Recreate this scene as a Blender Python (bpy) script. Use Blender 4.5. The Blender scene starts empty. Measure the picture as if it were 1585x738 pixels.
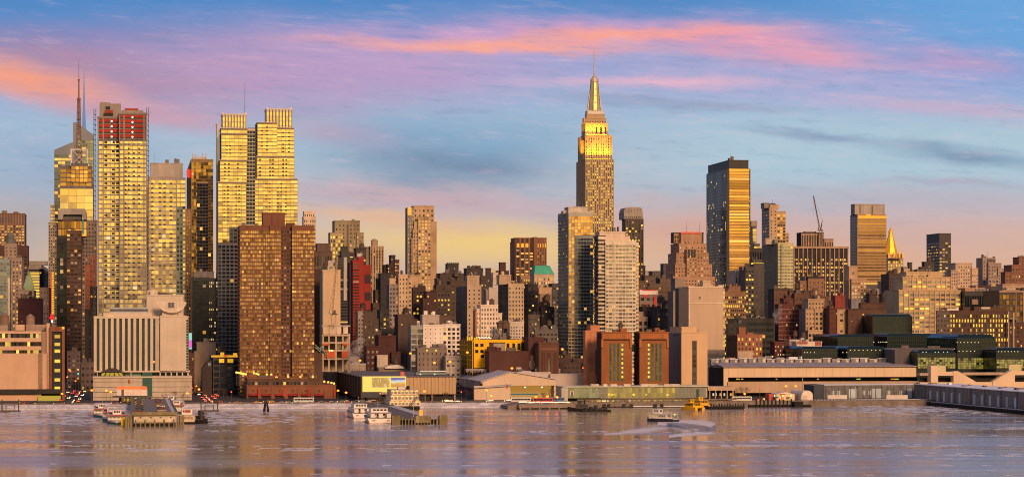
import bpy, math, random
from math import sin, cos, radians, atan, pi, sqrt
from mathutils import Vector
R = random.Random(7)
SC = bpy.context.scene
COL = SC.collection

# ------------------------------------------------------------------ camera
K, CX, HZ, EYE, GZ = 3840.0, 792.5, 505.0, 52.0, 2.5      # focal length in photo pixels, principal column, horizon row, eye height, quay height
cam = bpy.data.cameras.new('camera'); cam_o = bpy.data.objects.new('camera', cam); COL.objects.link(cam_o)
cam_o.location = (0, 0, EYE); cam_o.rotation_euler = (radians(90), 0, 0)
cam.sensor_width = 36.0; cam.lens = 36.0 * K / 1585.0
cam.shift_y = (HZ - 369.0) / 1585.0
cam.clip_start = 1.0; cam.clip_end = 60000.0
SC.camera = cam_o
# ------------------------------------------------------------------ view, sampling
SC.view_settings.view_transform = 'Standard'; SC.view_settings.look = 'None'
SC.view_settings.exposure = 0.0; SC.view_settings.gamma = 1.0; SC.view_settings.use_curve_mapping = False
SC.cycles.use_denoising = True; SC.cycles.filter_width = 1.05
SC.cycles.max_bounces = 6; SC.cycles.glossy_bounces = 4; SC.cycles.diffuse_bounces = 3
SC.cycles.sample_clamp_indirect = 6.0
SC.cycles.caustics_reflective = False; SC.cycles.caustics_refractive = False

def lin(r, g, b):
    f = lambda c: (c / 255 / 12.92) if c <= 10.3 else ((c / 255 + 0.055) / 1.055) ** 2.4
    return (f(r), f(g), f(b), 1.0)

# node helper -------------------------------------------------------
class NT:
    def __init__(s, tree): s.t = tree; s.n = tree.nodes; s.l = tree.links
    def new(s, typ, **kw):
        n = s.n.new(typ)
        for k, v in kw.items(): setattr(n, k, v)
        return n
    def put(s, sock, v):
        if isinstance(v, bpy.types.NodeSocket): s.l.new(v, sock)
        elif v is not None: sock.default_value = v
    def m(s, op, a, b=None, c=None, clamp=False):
        n = s.new('ShaderNodeMath', operation=op); n.use_clamp = clamp
        for i, v in enumerate((a, b, c)):
            if v is not None: s.put(n.inputs[i], v)
        return n.outputs[0]
    def mix(s, f, a, b, mode='MIX'):
        n = s.new('ShaderNodeMix', data_type='RGBA', blend_type=mode)
        s.put(n.inputs[0], f); s.put(n.inputs[6], a); s.put(n.inputs[7], b)
        return n.outputs[2]
    def ramp(s, f, stops, interp='LINEAR'):
        n = s.new('ShaderNodeValToRGB'); e = n.color_ramp.elements; n.color_ramp.interpolation = interp
        while len(e) < len(stops): e.new(0.5)
        for i, (p, c) in enumerate(stops):
            e[i].position = p; e[i].color = c if len(c) == 4 else (*c, 1)
        s.put(n.inputs[0], f); return n.outputs[0]
    def noise(s, vec, scale, detail=3, rough=.5, dim='3D', out=0):
        n = s.new('ShaderNodeTexNoise', noise_dimensions=dim)
        if vec is not None: s.l.new(vec, n.inputs['Vector'])
        n.inputs['Scale'].default_value = scale; n.inputs['Detail'].default_value = detail; n.inputs['Roughness'].default_value = rough
        return n.outputs[out]
    def scale(s, vec, xyz):
        n = s.new('ShaderNodeVectorMath', operation='MULTIPLY'); s.l.new(vec, n.inputs[0]); n.inputs[1].default_value = xyz
        return n.outputs[0]
    def smooth(s, x, a, b):
        n = s.new('ShaderNodeMapRange', interpolation_type='SMOOTHSTEP'); s.put(n.inputs[0], x)
        n.inputs[1].default_value = a; n.inputs[2].default_value = b; n.inputs[3].default_value = 0; n.inputs[4].default_value = 1
        return n.outputs[0]

# ------------------------------------------------------------------ sun and sky
TH = atan((200.0 - CX) / K)                         # street direction (towards the vanishing column 200)
E = Vector((sin(TH), cos(TH))); S = Vector((cos(TH), -sin(TH))); ROT = -TH
SUN_EL, SUN_SIDE = 23.0, 14.0                        # height of the low sun, how far it comes from the right of the street axis
hd = TH - radians(SUN_SIDE)                         # heading of the light
sun_to = Vector((-sin(hd) * cos(radians(SUN_EL)), -cos(hd) * cos(radians(SUN_EL)), sin(radians(SUN_EL))))
sun = bpy.data.lights.new('sun', 'SUN'); sun.energy = 3.7; sun.angle = radians(14.0); sun.color = (1.0, 0.56, 0.28)
so = bpy.data.objects.new('sun', sun); COL.objects.link(so)
so.rotation_euler = sun_to.to_track_quat('Z', 'Y').to_euler(); so.location = (0, -300, 400)

w = bpy.data.worlds.new('World'); SC.world = w; w.use_nodes = True
wt = NT(w.node_tree); w.node_tree.nodes.clear()
tc = wt.new('ShaderNodeTexCoord'); sp = wt.new('ShaderNodeSeparateXYZ'); wt.l.new(tc.outputs['Generated'], sp.inputs[0])
dx, dy, dz = sp.outputs
yy = wt.m('MAXIMUM', dy, 0.08)
U0 = wt.m('MULTIPLY_ADD', wt.m('DIVIDE', dx, yy), 38.4, 7.925)      # columns and rows of the eastern sky, in hundreds
V0 = wt.m('MULTIPLY_ADD', wt.m('DIVIDE', dz, yy), -38.4, 5.05)
cb = wt.new('ShaderNodeCombineXYZ'); wt.put(cb.inputs[0], wt.m('MULTIPLY', U0, .33)); wt.put(cb.inputs[1], wt.m('MULTIPLY_ADD', U0, -.10, V0))
n1 = wt.noise(cb.outputs[0], 1.1, 4, .55); n2 = wt.noise(cb.outputs[0], 3.1, 5, .6)
cb2 = wt.new('ShaderNodeCombineXYZ'); wt.put(cb2.inputs[0], wt.m('MULTIPLY', U0, .10)); wt.put(cb2.inputs[1], wt.m('MULTIPLY_ADD', U0, -.05, V0)); cb2.inputs[2].default_value = 4.2
n3 = wt.noise(cb2.outputs[0], 4.5, 9, .68)
U = wt.m('MULTIPLY_ADD', wt.m('SUBTRACT', n1, .5), 1.6, U0)
V = wt.m('ADD', V0, wt.m('MULTIPLY_ADD', wt.m('SUBTRACT', n1, .5), .45, wt.m('MULTIPLY', wt.m('SUBTRACT', n2, .5), .30)))
colE = wt.ramp(wt.m('MULTIPLY', V, .2), [(0.0, lin(72, 132, 196)), (.10, lin(106, 142, 200)), (.25, lin(146, 168, 210)), (.38, lin(162, 186, 211)),
        (.50, lin(174, 190, 206)), (.60, lin(180, 184, 198)), (.68, lin(196, 180, 184)), (.78, lin(210, 180, 160)), (1.0, lin(212, 172, 138))])
colE = wt.mix(wt.m('MULTIPLY', wt.smooth(U0, 9.5, 16.5), wt.smooth(V0, 3.4, .0)), colE, lin(104, 164, 220))
colE = wt.mix(wt.m('MULTIPLY', wt.smooth(U0, 9.0, 12.0), wt.m('MULTIPLY', wt.smooth(V0, 1.3, 2.2), wt.smooth(V0, 3.3, 2.5))), colE, lin(172, 198, 214))
def cloud(c, cx, cy, rx, ry, slope, col, amt, streak=.6):
    global colE
    u = wt.m('SUBTRACT', U, cx); v = wt.m('SUBTRACT', wt.m('SUBTRACT', V, cy), wt.m('MULTIPLY', u, slope))
    a = wt.m('DIVIDE', u, rx); b = wt.m('DIVIDE', v, ry)
    d = wt.m('SQRT', wt.m('ADD', wt.m('MULTIPLY', a, a), wt.m('MULTIPLY', b, b)))
    f = wt.smooth(d, 1.35, .0)
    f = wt.m('MULTIPLY', f, wt.m('MULTIPLY_ADD', wt.m('SUBTRACT', n3, .5), streak * 3.0, amt), clamp=True)
    colE = wt.mix(f, colE, lin(*col))
for a in [
    ('', 1.2, .62, 2.9, .42, .03, (122, 122, 178), .6, .3), ('', 3.6, 1.15, 4.0, .85, .02, (190, 146, 182), .82, .3),
    ('', 5.9, 1.05, 2.6, .55, .0, (188, 152, 196), .8, .3), ('', 1.2, 1.05, 2.2, .45, .18, (176, 132, 160), .8, .3),
    ('', .3, 1.22, 2.0, .36, .22, (244, 156, 128), 1.05, .4), ('', 2.1, 1.75, 1.6, .25, .1, (206, 148, 168), .7, .4),
    ('', .9, 2.6, 2.3, .7, .0, (122, 156, 196), .5, .3),
    ('', 5.6, 2.14, 1.25, .26, .12, (206, 158, 182), .85, .4), ('', 4.9, 1.75, 1.2, .2, .05, (168, 156, 190), .6, .4),
    ('', 6.9, 2.25, 2.6, .55, .0, (118, 160, 194), .8, .4), ('', 7.0, 2.62, 2.0, .38, .03, (108, 132, 164), .8, .45),
    ('', 9.6, .85, 5.6, .75, .02, (206, 172, 210), .36, .35), ('', 13.6, 1.3, 3.4, .6, .06, (200, 174, 212), .4, .35), ('', 14.0, 3.55, 4.5, .75, 0, (212, 176, 178), .5, .2), ('', 8.7, .55, 4.9, .30, -.02, (222, 158, 196), .62, .6), ('', 7.6, .72, 3.0, .13, .03, (250, 166, 148), .85, .7), ('', 9.9, .56, 2.4, .16, -.06, (253, 162, 140), .88, .7),
    ('', 11.8, .72, 2.0, .30, .10, (244, 156, 172), .74, .6),
    ('', 10.3, 1.28, 2.6, .13, -.01, (236, 180, 200), .58, .6), ('', 14.8, .95, 1.4, .28, .1, (190, 152, 196), .75, .4),
    ('', 14.9, 1.68, 2.0, .20, .08, (206, 172, 200), .7, .5), ('', 10.4, 1.62, 2.2, .10, .06, (146, 154, 184), .7, .5), ('', 12.6, 2.1, 1.3, .10, .12, (136, 158, 188), .85, .5),
    ('', 15.0, 2.42, 1.5, .17, .10, (126, 154, 182), .95, .5), ('', 13.4, 3.1, 3.6, .25, .02, (178, 176, 190), .6, .5), ('', 14.6, 2.85, 1.6, .09, .04, (160, 160, 182), .6, .5),
    ('', 6.4, 3.05, 2.9, .28, .07, (200, 164, 172), .85, .35), ('', 7.4, 3.72, 3.0, .38, .06, (238, 200, 130), 1.1, .3), ('', 5.9, 3.35, 1.7, .16, .10, (232, 180, 142), .75, .4),
    ('', 10.6, 3.55, 1.8, .5, .0, (214, 162, 144), .75, .3), ('', 13.6, 3.95, 4.6, .5, .0, (226, 172, 140), .75, .2), ('', .3, 3.5, 1.0, .6, 0, (168, 160, 160), .6, .2), ('', 13.8, 3.65, 3.0, .35, 0, (206, 172, 166), .7, .3)]:
    cloud(*a)
n4 = wt.noise(cb2.outputs[0], 9.0, 10, .72); n5 = wt.noise(cb.outputs[0], 5.5, 9, .70)
ve = wt.m('ADD', wt.m('MULTIPLY', n4, .6), wt.m('MULTIPLY', n5, .4)); vm = wt.m('MULTIPLY', wt.smooth(V0, 4.2, 2.6), wt.smooth(V0, -.5, .5))
colE = wt.mix(wt.m('MULTIPLY', wt.m('MULTIPLY', wt.smooth(ve, .50, .68), vm), .30), colE, lin(232, 196, 212))
colE = wt.mix(wt.m('MULTIPLY', wt.m('MULTIPLY', wt.smooth(ve, .49, .33), vm), .30), colE, lin(104, 122, 166))
# the unseen western sky: bright amber afterglow over a dusky bank added to dim low reflections
glow = wt.m('ADD', wt.m('MULTIPLY', dx, -sin(hd)), wt.m('MULTIPLY', dy, -cos(hd)))
colW = wt.ramp(wt.m('ADD', dz, wt.m('MULTIPLY', wt.m('SUBTRACT', wt.noise(wt.scale(tc.outputs['Generated'], (3, 3, 22)), 2.0, 3), .5), .03)),
        [(0.0, (.20, .12, .095)), (.016, (.42, .27, .17)), (.032, (.82, .52, .20)), (.046, (1.25, .78, .19)), (.08, (1.45, .93, .20)), (.14, (1.10, .74, .28)), (.30, (.55, .46, .46)), (.60, (.21, .23, .37)), (1.0, (.15, .18, .33))])
colW = wt.mix(wt.m('MULTIPLY', wt.smooth(glow, .35, -.4), .75), colW, (.15, .145, .26, 1))
colE = wt.mix(wt.smooth(dz, .16, .55), colE, (.19, .21, .35, 1))
east = wt.smooth(dy, -.10, .35)
colr = wt.mix(east, colW, colE)
sky = wt.new('ShaderNodeTexSky', sky_type='NISHITA'); sky.sun_disc = False
sky.sun_elevation = radians(SUN_EL); sky.sun_rotation = math.atan2(sun_to.x, sun_to.y)
b1 = wt.new('ShaderNodeBackground'); wt.l.new(sky.outputs[0], b1.inputs[0]); b1.inputs[1].default_value = .10
b2 = wt.new('ShaderNodeBackground'); wt.l.new(colr, b2.inputs[0]); b2.inputs[1].default_value = 1.0
mx = wt.new('ShaderNodeMixShader'); mx.inputs[0].default_value = .95
wo = wt.new('ShaderNodeOutputWorld')
wt.l.new(b1.outputs[0], mx.inputs[1]); wt.l.new(b2.outputs[0], mx.inputs[2]); wt.l.new(mx.outputs[0], wo.inputs[0])

# ------------------------------------------------------------------ materials
def newmat(name):
    m = bpy.data.materials.new(name); m.use_nodes = True; m.node_tree.nodes.clear()
    t = NT(m.node_tree); o = t.new('ShaderNodeOutputMaterial'); p = t.new('ShaderNodeBsdfPrincipled'); t.l.new(p.outputs[0], o.inputs[0])
    return m, t, p, o
def rnd_of(t):
    oi = t.new('ShaderNodeObjectInfo'); at = t.new('ShaderNodeAttribute', attribute_name='rnd')
    return t.m('FRACT', t.m('ADD', oi.outputs['Random'], at.outputs['Fac']))
WM = {}
def wall(c, rough=.85, var=.42, sc=.06, metal=0.0, spec=.3):
    key = ('w', c, rough, var, sc, metal)
    if key in WM: return WM[key]
    m, t, p, o = newmat('wall_surface')
    co = t.new('ShaderNodeTexCoord').outputs['Object']
    a = t.noise(co, sc, 4, .6); b = t.noise(t.scale(co, (1, 1, .07)), .35, 3, .6); c3 = t.noise(co, 1.3, 2, .5)
    f = t.m('ADD', t.m('MULTIPLY', t.m('SUBTRACT', a, .5), 1.6), t.m('ADD', t.m('SUBTRACT', b, .5), t.m('MULTIPLY', t.m('SUBTRACT', c3, .5), .6)))
    f = t.m('MULTIPLY_ADD', f, var * 1.5, 1.0)
    n = t.new('ShaderNodeVectorMath', operation='SCALE'); n.inputs[0].default_value = c; t.l.new(f, n.inputs['Scale'])
    t.l.new(n.outputs[0], p.inputs['Base Color']); p.inputs['Roughness'].default_value = rough
    p.inputs['Metallic'].default_value = metal; p.inputs['Specular IOR Level'].default_value = spec
    WM[key] = m; return m
def glass(c, metal=.6, rough=.06, tilt=.02, blinds=0.0, var=.5):
    key = ('g', c, metal, rough, tilt, blinds, var)
    if key in WM: return WM[key]
    m, t, p, o = newmat('window_glass')
    r = rnd_of(t)
    v = t.m('MULTIPLY_ADD', t.m('SUBTRACT', r, .5), var * 1.2, 1.0)
    n = t.new('ShaderNodeVectorMath', operation='SCALE'); n.inputs[0].default_value = c; t.l.new(v, n.inputs['Scale'])
    col = n.outputs[0]; mt = metal
    if blinds:
        q = t.smooth(t.m('FRACT', t.m('MULTIPLY', r, 17.3)), 1 - blinds, min(1.0, 1.12 - blinds))
        col = t.mix(q, col, (.42, .38, .32, 1)); mt = t.m('MULTIPLY', t.m('SUBTRACT', 1.0, q), metal)
    t.put(p.inputs['Base Color'], col); t.put(p.inputs['Metallic'], mt)
    p.inputs['Roughness'].default_value = rough
    # every pane hangs a little out of true
    geo = t.new('ShaderNodeNewGeometry'); co = t.new('ShaderNodeTexCoord').outputs['Object']
    nz = t.new('ShaderNodeTexNoise'); t.l.new(geo.outputs['Position'], nz.inputs['Vector']); nz.inputs['Scale'].default_value = .11; nz.inputs['Detail'].default_value = 2
    wn = t.new('ShaderNodeTexWhiteNoise', noise_dimensions='1D'); t.put(wn.inputs['W'], t.m('MULTIPLY', r, 91.7))
    ad = t.new('ShaderNodeVectorMath', operation='ADD'); t.l.new(nz.outputs['Color'], ad.inputs[0]); t.l.new(wn.outputs['Color'], ad.inputs[1])
    sb = t.new('ShaderNodeVectorMath', operation='SUBTRACT'); t.l.new(ad.outputs[0], sb.inputs[0]); sb.inputs[1].default_value = (1, 1, 1)
    sc_ = t.new('ShaderNodeVectorMath', operation='SCALE'); t.l.new(sb.outputs[0], sc_.inputs[0]); sc_.inputs['Scale'].default_value = tilt
    a2 = t.new('ShaderNodeVectorMath', operation='ADD'); t.l.new(geo.outputs['Normal'], a2.inputs[0]); t.l.new(sc_.outputs[0], a2.inputs[1])
    nn = t.new('ShaderNodeVectorMath', operation='NORMALIZE'); t.l.new(a2.outputs[0], nn.inputs[0]); t.l.new(nn.outputs[0], p.inputs['Normal'])
    WM[key] = m; return m
def lit(c1=(1.0, .50, .06), c2=(1.0, .74, .25), s=1.1, var=.8):
    key = ('l', c1, c2, s, var)
    if key in WM: return WM[key]
    m, t, p, o = newmat('lit_window')
    r = rnd_of(t)
    p.inputs['Base Color'].default_value = (.05, .05, .05, 1)
    t.put(p.inputs['Emission Color'], t.mix(t.m('FRACT', t.m('MULTIPLY', r, 7.7)), (*c1, 1), (*c2, 1)))
    t.put(p.inputs['Emission Strength'], t.m('MULTIPLY', t.m('MULTIPLY_ADD', t.m('FRACT', t.m('MULTIPLY', r, 31.3)), var, 1 - var * .6), s))
    m.cycles.emission_sampling = 'NONE'
    WM[key] = m; return m
def glow_mat(c, s, sample=False):
    key = ('e', c, s, sample)
    if key in WM: return WM[key]
    m, t, p, o = newmat('lamp_light')
    p.inputs['Base Color'].default_value = (c[0] * .12, c[1] * .12, c[2] * .12, 1); p.inputs['Emission Color'].default_value = (*c, 1); p.inputs['Emission Strength'].default_value = s
    if not sample: m.cycles.emission_sampling = 'NONE'
    WM[key] = m; return m
def paint(c, rough=.45, metal=0.0, var=.12): return wall(c, rough, var, .3, metal, .5)

# ------------------------------------------------------------------ mesh builder
DASH = wall((.02, .02, .022))
class MB:
    def __init__(s): s.v = []; s.f = []; s.m = []; s.r = []
    def quad(s, p, m=0, r=0.0):
        b = len(s.v); s.v += [tuple(q) for q in p]; s.f.append(tuple(range(b, b + len(p)))); s.m.append(m); s.r.append(r)
    def box(s, x0, x1, y0, y1, z0, z1, m=0, r=0.0):
        if x0 > x1: x0, x1 = x1, x0
        if y0 > y1: y0, y1 = y1, y0
        if z0 > z1: z0, z1 = z1, z0
        b = len(s.v)
        s.v += [(x0, y0, z0), (x1, y0, z0), (x1, y1, z0), (x0, y1, z0), (x0, y0, z1), (x1, y0, z1), (x1, y1, z1), (x0, y1, z1)]
        for q in ((0, 3, 2, 1), (4, 5, 6, 7), (0, 1, 5, 4), (1, 2, 6, 5), (2, 3, 7, 6), (3, 0, 4, 7)):
            s.f.append(tuple(b + i for i in q)); s.m.append(m); s.r.append(r)
    def loft(s, rings, m=0, caps=True):
        n = len(rings[0]); b = len(s.v)
        for rg in rings: s.v += [tuple(q) for q in rg]
        for i in range(len(rings) - 1):
            for j in range(n):
                k = (j + 1) % n
                s.f.append((b + i * n + j, b + i * n + k, b + (i + 1) * n + k, b + (i + 1) * n + j)); s.m.append(m); s.r.append(0.0)
        if caps:
            s.f.append(tuple(b + j for j in reversed(range(n)))); s.m.append(m); s.r.append(0.0)
            s.f.append(tuple(b + (len(rings) - 1) * n + j for j in range(n))); s.m.append(m); s.r.append(0.0)
    def prism(s, poly, y0, y1, m=0):               # poly in x,z; extruded along y
        s.loft([[(x, y0, z) for x, z in poly], [(x, y1, z) for x, z in poly]], m)
    def plan(s, poly, z0, z1, m=0):                # poly in x,y; extruded along z
        s.loft([[(x, y, z0) for x, y in poly], [(x, y, z1) for x, y in poly]], m)
    def cyl(s, cx, cy, z0, z1, r0, r1=None, n=12, m=0):
        r1 = r0 if r1 is None else r1
        ring = lambda r, z: [(cx + r * cos(2 * pi * i / n), cy + r * sin(2 * pi * i / n), z) for i in range(n)]
        s.loft([ring(r0, z0), ring(max(r1, 1e-3), z1)], m)
    def tube(s, p, q, r, r1=None, n=4, m=0):
        p = Vector(p); q = Vector(q); d = (q - p)
        if d.length < 1e-6: return
        d.normalize(); a = d.orthogonal().normalized(); b2 = d.cross(a); r1 = r if r1 is None else r1
        ring = lambda c, rr: [tuple(c + a * rr * cos(2 * pi * (i + .5) / n) + b2 * rr * sin(2 * pi * (i + .5) / n)) for i in range(n)]
        s.loft([ring(p, r), ring(q, r1)], m)
    def ball(s, c, r, n=8, m=0, zs=1.0):
        rings = []
        for i in range(1, n):
            a = pi * i / n - pi / 2
            rings.append([(c[0] + r * cos(a) * cos(2 * pi * j / n), c[1] + r * cos(a) * sin(2 * pi * j / n), c[2] + r * zs * sin(a)) for j in range(n)])
        s.loft(rings, m)
    def mesh(s, name, mats):
        me = bpy.data.meshes.new(name); me.from_pydata(s.v, [], s.f); me.polygons.foreach_set('material_index', s.m)
        if any(s.r):
            at = me.attributes.new('rnd', 'FLOAT', 'FACE'); at.data.foreach_set('value', s.r)
        for x in (mats if isinstance(mats, (list, tuple)) else [mats]): me.materials.append(x)
        me.update(); return me
    def build(s, name, mats, parent=None, loc=(0, 0, 0), rz=0):
        return link(name, s.mesh(name, mats), parent, loc, rz)
def link(name, me, parent=None, loc=(0, 0, 0), rz=0):
    o = bpy.data.objects.new(name, me); COL.objects.link(o); o.location = loc
    if rz: o.rotation_euler = (0, 0, rz)
    if parent: o.parent = parent
    return o
LABELS = {}
def tag(o, label, cat, group=None):
    o['label'] = label; o['category'] = cat
    if group: o['group'] = group
    n = len(label.split())
    if not 4 <= n <= 16: print('LABEL LENGTH', n, label)
    if label in LABELS and not group: print('DUP LABEL', label)
    LABELS[label] = 1
    return o
def empty(name, loc, rz=0):
    o = bpy.data.objects.new(name, None); COL.objects.link(o); o.location = loc; o.rotation_euler = (0, 0, rz); o.empty_display_size = 5
    return o
def copy_tree(o, parent=None):
    c = o.copy(); COL.objects.link(c); c.parent = parent
    for ch in [x for x in o.children]: copy_tree(ch, c)
    return c
def kx(px): return (px - CX) / K
def G(px, py, z=GZ):                                # point of a level z seen at a pixel
    D = (EYE - z) * K / (py - HZ); return Vector((kx(px) * D, D, z))
def at(px, D, z=GZ): return Vector((kx(px) * D, D, z))

# ------------------------------------------------------------------ buildings
def st(fp, bp, wf=.55, hf=.5, g='dark', lit=.12, pm=0, sm=0, po=.35, so=.30, mt=3, mb=0, mu=0, lm='amber', bay=None, hl=None):
    if lit < .32: lit *= .62
    return dict(fp=fp, bp=bp, wf=wf, hf=hf, g=g, lit=lit, pm=pm, sm=sm, po=po, so=so, mt=mt, mb=mb, mu=mu, lm=lm, hl=hl)
GL = {}
LT = {}
WMESH = {}
N_WIN = [0]
class B:
    def __init__(s, name, label, cat, D, px, mats, group=None, rot=0.0, maxw=100, base=GZ):
        s.D = D; s.P = Vector((kx(px) * D, D)); a = ROT + radians(rot)
        s.S = Vector((cos(a), sin(a))); s.E = Vector((-sin(a), cos(a)))
        s.base = base
        s.o = empty(name, (s.P.x, s.P.y, base), a); tag(s.o, label, cat, group)
        s.w = MB(); s.mats = mats; s.wins = []; s.maxw = maxw; s.sc = K / D
    def X(s, px, ly=0):
        W = s.P + s.E * ly; k = kx(px); return (k * W.y - W.x) / (s.S.x - k * s.S.y)
    def Y(s, px, lx, ly=0):
        W = s.P + s.S * lx; k = kx(px); return (k * W.y - W.x) / (s.E.x - k * s.E.y)
    def Z(s, py, lx=0, ly=0):
        return EYE + (HZ - py) / K * (s.P.y + s.S.y * lx + s.E.y * ly) - s.base
    def tier(s, x0, x1, yt, yb=None, dy=0, xl=None, xr=None, dep=28, f=None, n=None, so=None, m=0, cap=None, capm=None, side=True, auto=True):
        a = s.X(x0, dy); b = s.X(x1, dy); zt = s.Z(yt, (a + b) / 2, dy); zb = 0 if yb is None else s.Z(yb, (a + b) / 2, dy)
        if xl is not None: dep = s.Y(xl, a) - dy
        elif xr is not None: dep = s.Y(xr, b) - dy
        c = dy; d = dy + dep
        if n is None and f is not None and side is True: n = f
        if so is None and f is not None and side is True: so = f
        IN = .45
        s.w.box(a + (IN if n else 0), b - (IN if so else 0), c + (IN if f else 0), d, zb, zt - .05, m)
        if f: s.face('W', a, b, c, zb, zt, f)
        if n: s.face('N', c, d, a, zb, zt, n)
        if so: s.face('S', c, d, b, zb, zt, so)
        if cap is not False:
            h = cap or .9
            if auto and yt > 395 and b - a > 9 and s.D < 2700: s.rooftop(a, b, c, d, zt)
            s.w.box(a - .25, b + .25, c - .25, d + .25, zt, zt + h, m if capm is None else capm)
        return a, b, c, d, zb, zt
    def rooftop(s, a, b, c, d, zt):
        n = R.choice([1, 2, 2, 3]); rbm = WM.get('rb') or WM.setdefault('rb', wall((.12, .10, .10)))
        for i in range(n):
            wd = R.uniform(.10, .28) * (b - a); x = R.uniform(a + .5, b - wd - .5); y = R.uniform(c + 1.5, max(c + 2, d - 6)); q = MB(); q.box(x, x + wd, y, min(d - .5, y + R.uniform(3, 6)), zt + .3 + i * .011, zt + R.uniform(2.0, 4.2)); q.build('lift_house', rbm if i % 2 else s.mats[0], s.o)
        for i in range(R.choice([2, 3, 4])):
            x = R.uniform(a + .4, b - .4); yq = c + R.uniform(.5, 4); q = MB(); q.tube((x, yq, zt + .3), (x, yq, zt + R.uniform(1.6, 3.4)), .14, None, 5); q.build('vent_pipe', rbm, s.o)
        if R.random() < .22 and b - a > 13: s.tank_at(R.uniform(a + 3, b - 3), c + R.uniform(4, 9), zt + 3.4, R.uniform(1.5, 2.2))
    def tank_at(s, a, dy, z, r):
        h = r * 1.9; b = MB()
        for i in range(4): b.tube((a + r * .7 * cos(pi / 4 + i * pi / 2), dy + r * .7 * sin(pi / 4 + i * pi / 2), z - 3.4), (a + r * .7 * cos(pi / 4 + i * pi / 2), dy + r * .7 * sin(pi / 4 + i * pi / 2), z), .16)
        b.cyl(a, dy, z, z + h, r, r * .94, 12); b.cyl(a, dy, z + h, z + h + r * .7, r * 1.08, .1, 12); b.build('water_tank', wall((.09, .065, .05)), s.o)
    def face(s, F, u0, u1, q, z0, z1, y):
        Wd = u1 - u0; H = z1 - z0; px = 1 / s.sc
        nb = max(1, round((Wd / px - 2 * y['mu']) / y['bp'])); mt = y['mt'] * px; mb = y['mb'] * px
        nf = max(1, round((H - mt - mb) / px / y['fp'])); mu = y['mu'] * px
        pb = (Wd - 2 * mu) / nb; pf = (H - mt - mb) / nf
        ww = pb * y['wf']; wh = pf * y['hf']
        def bx(ua, ub, oa, ob, za, zb, m):
            if F == 'W': s.w.box(ua, ub, q - ob, q - oa, za, zb, m)
            elif F == 'N': s.w.box(q - ob, q - oa, ua, ub, za, zb, m)
            else: s.w.box(q + oa, q + ob, ua, ub, za, zb, m)
        IN = -.44
        # piers
        e = .02 if F != 'W' else 0
        for i in range(nb + 1):
            c = u0 + mu + i * pb; hw = (pb - ww) / 2
            ua, ub = (u0 + e, c + hw) if i == 0 else ((c - hw, u1 - e) if i == nb else (c - hw, c + hw))
            bx(ua, ub, IN, y['po'] - .35 - e, z0, z1 - e, y['pm'])
        # spandrels
        for j in range(nf + 1):
            if j == 0: za, zb = z0, z0 + mb + (pf - wh) / 2
            elif j == nf: za, zb = z1 - mt - (pf - wh) / 2, z1 - .06
            else:
                c = z0 + mb + j * pf; za, zb = c - (pf - wh) / 2, c + (pf - wh) / 2
            bx(u0 + .03 + e, u1 - .03 - e, IN, y['so'] - .35 - .003 - e, za, zb, y['sm'])
        for j in range(nf):
            hl = y['lit'] if y['hl'] is None else y['lit'] + y['hl'] * (1 - j / max(1, nf - 1))
            fl = R.random() < .15
            for i in range(nb):
                isl = R.random() < (min(.9, hl * 3) if fl else hl * .75)
                s.wins.append((F, u0 + mu + (i + .5) * pb, q, z0 + mb + (j + .5) * pf, ww, wh, y['lm'] if isl else y['g'], isl))
    def windows(s):
        ws = s.wins
        if len(ws) > s.maxw:
            idx = sorted(range(len(ws)), key=lambda i: (ws[i][0] != 'W' and s.P.x > 0 and False, not ws[i][7], -ws[i][4] * ws[i][5], R.random()))
            pick = set(idx[:s.maxw])
        else: pick = set(range(len(ws)))
        rest = {}; rm = MB(); keys = []
        for i, (F, u, q, z, ww, wh, k, isl) in enumerate(ws):
            mat = LT[k] if isl else GL[k]
            oi, oo = -.40, -.22
            if i in pick:
                key = (F == 'W', round(ww, 2), round(wh, 2), k, isl)
                me = WMESH.get(key)
                if me is None:
                    b = MB()
                    if F == 'W': b.box(-ww / 2, ww / 2, -.09, .09, -wh / 2, wh / 2)
                    else: b.box(-.09, .09, -ww / 2, ww / 2, -wh / 2, wh / 2)
                    me = WMESH[key] = b.mesh('window', mat)
                loc = (u, q + .31, z) if F == 'W' else ((q + .31, u, z) if F == 'N' else (q - .31, u, z))
                link('window', me, s.o, loc); N_WIN[0] += 1
            else:
                if (k, isl) not in rest: rest[(k, isl)] = len(keys); keys.append(mat)
                mi = rest[(k, isl)]; r = R.random() * .98 + .01
                if F == 'W': rm.box(u - ww / 2, u + ww / 2, q + .22, q + .40, z - wh / 2, z + wh / 2, mi, r)
                elif F == 'N': rm.box(q + .22, q + .40, u - ww / 2, u + ww / 2, z - wh / 2, z + wh / 2, mi, r)
                else: rm.box(q - .40, q - .22, u - ww / 2, u + ww / 2, z - wh / 2, z + wh / 2, mi, r)
        if rm.f:
            o = rm.build('window', keys, s.o); o['kind'] = 'stuff'
    def pbox(s, x0, x1, yt, yb, dy=0, dep=1.0, m=0, mb=None):   # a box given by the pixels it covers
        a = s.X(x0, dy); b = s.X(x1, dy); zt = s.Z(yt, (a + b) / 2, dy); zb = s.Z(yb, (a + b) / 2, dy)
        (mb or s.w).box(a, b, dy, dy + dep, zb, zt, m)
    def part(s, name, boxes, mats, dy=0, dep=1.0):
        b = MB()
        for q in boxes: s.pbox(*q[:4], dy=q[4] if len(q) > 4 else dy, dep=q[5] if len(q) > 5 else dep, mb=b)
        return b.build(name, mats, s.o)
    def poly(s, pts, dy, dep, m=0, mb=None):
        p = []
        for x, y in pts:
            a = s.X(x, dy); p.append((a, s.Z(y, a, dy)))
        (mb or s.w).prism(p, dy, dy + dep, m)
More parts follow.
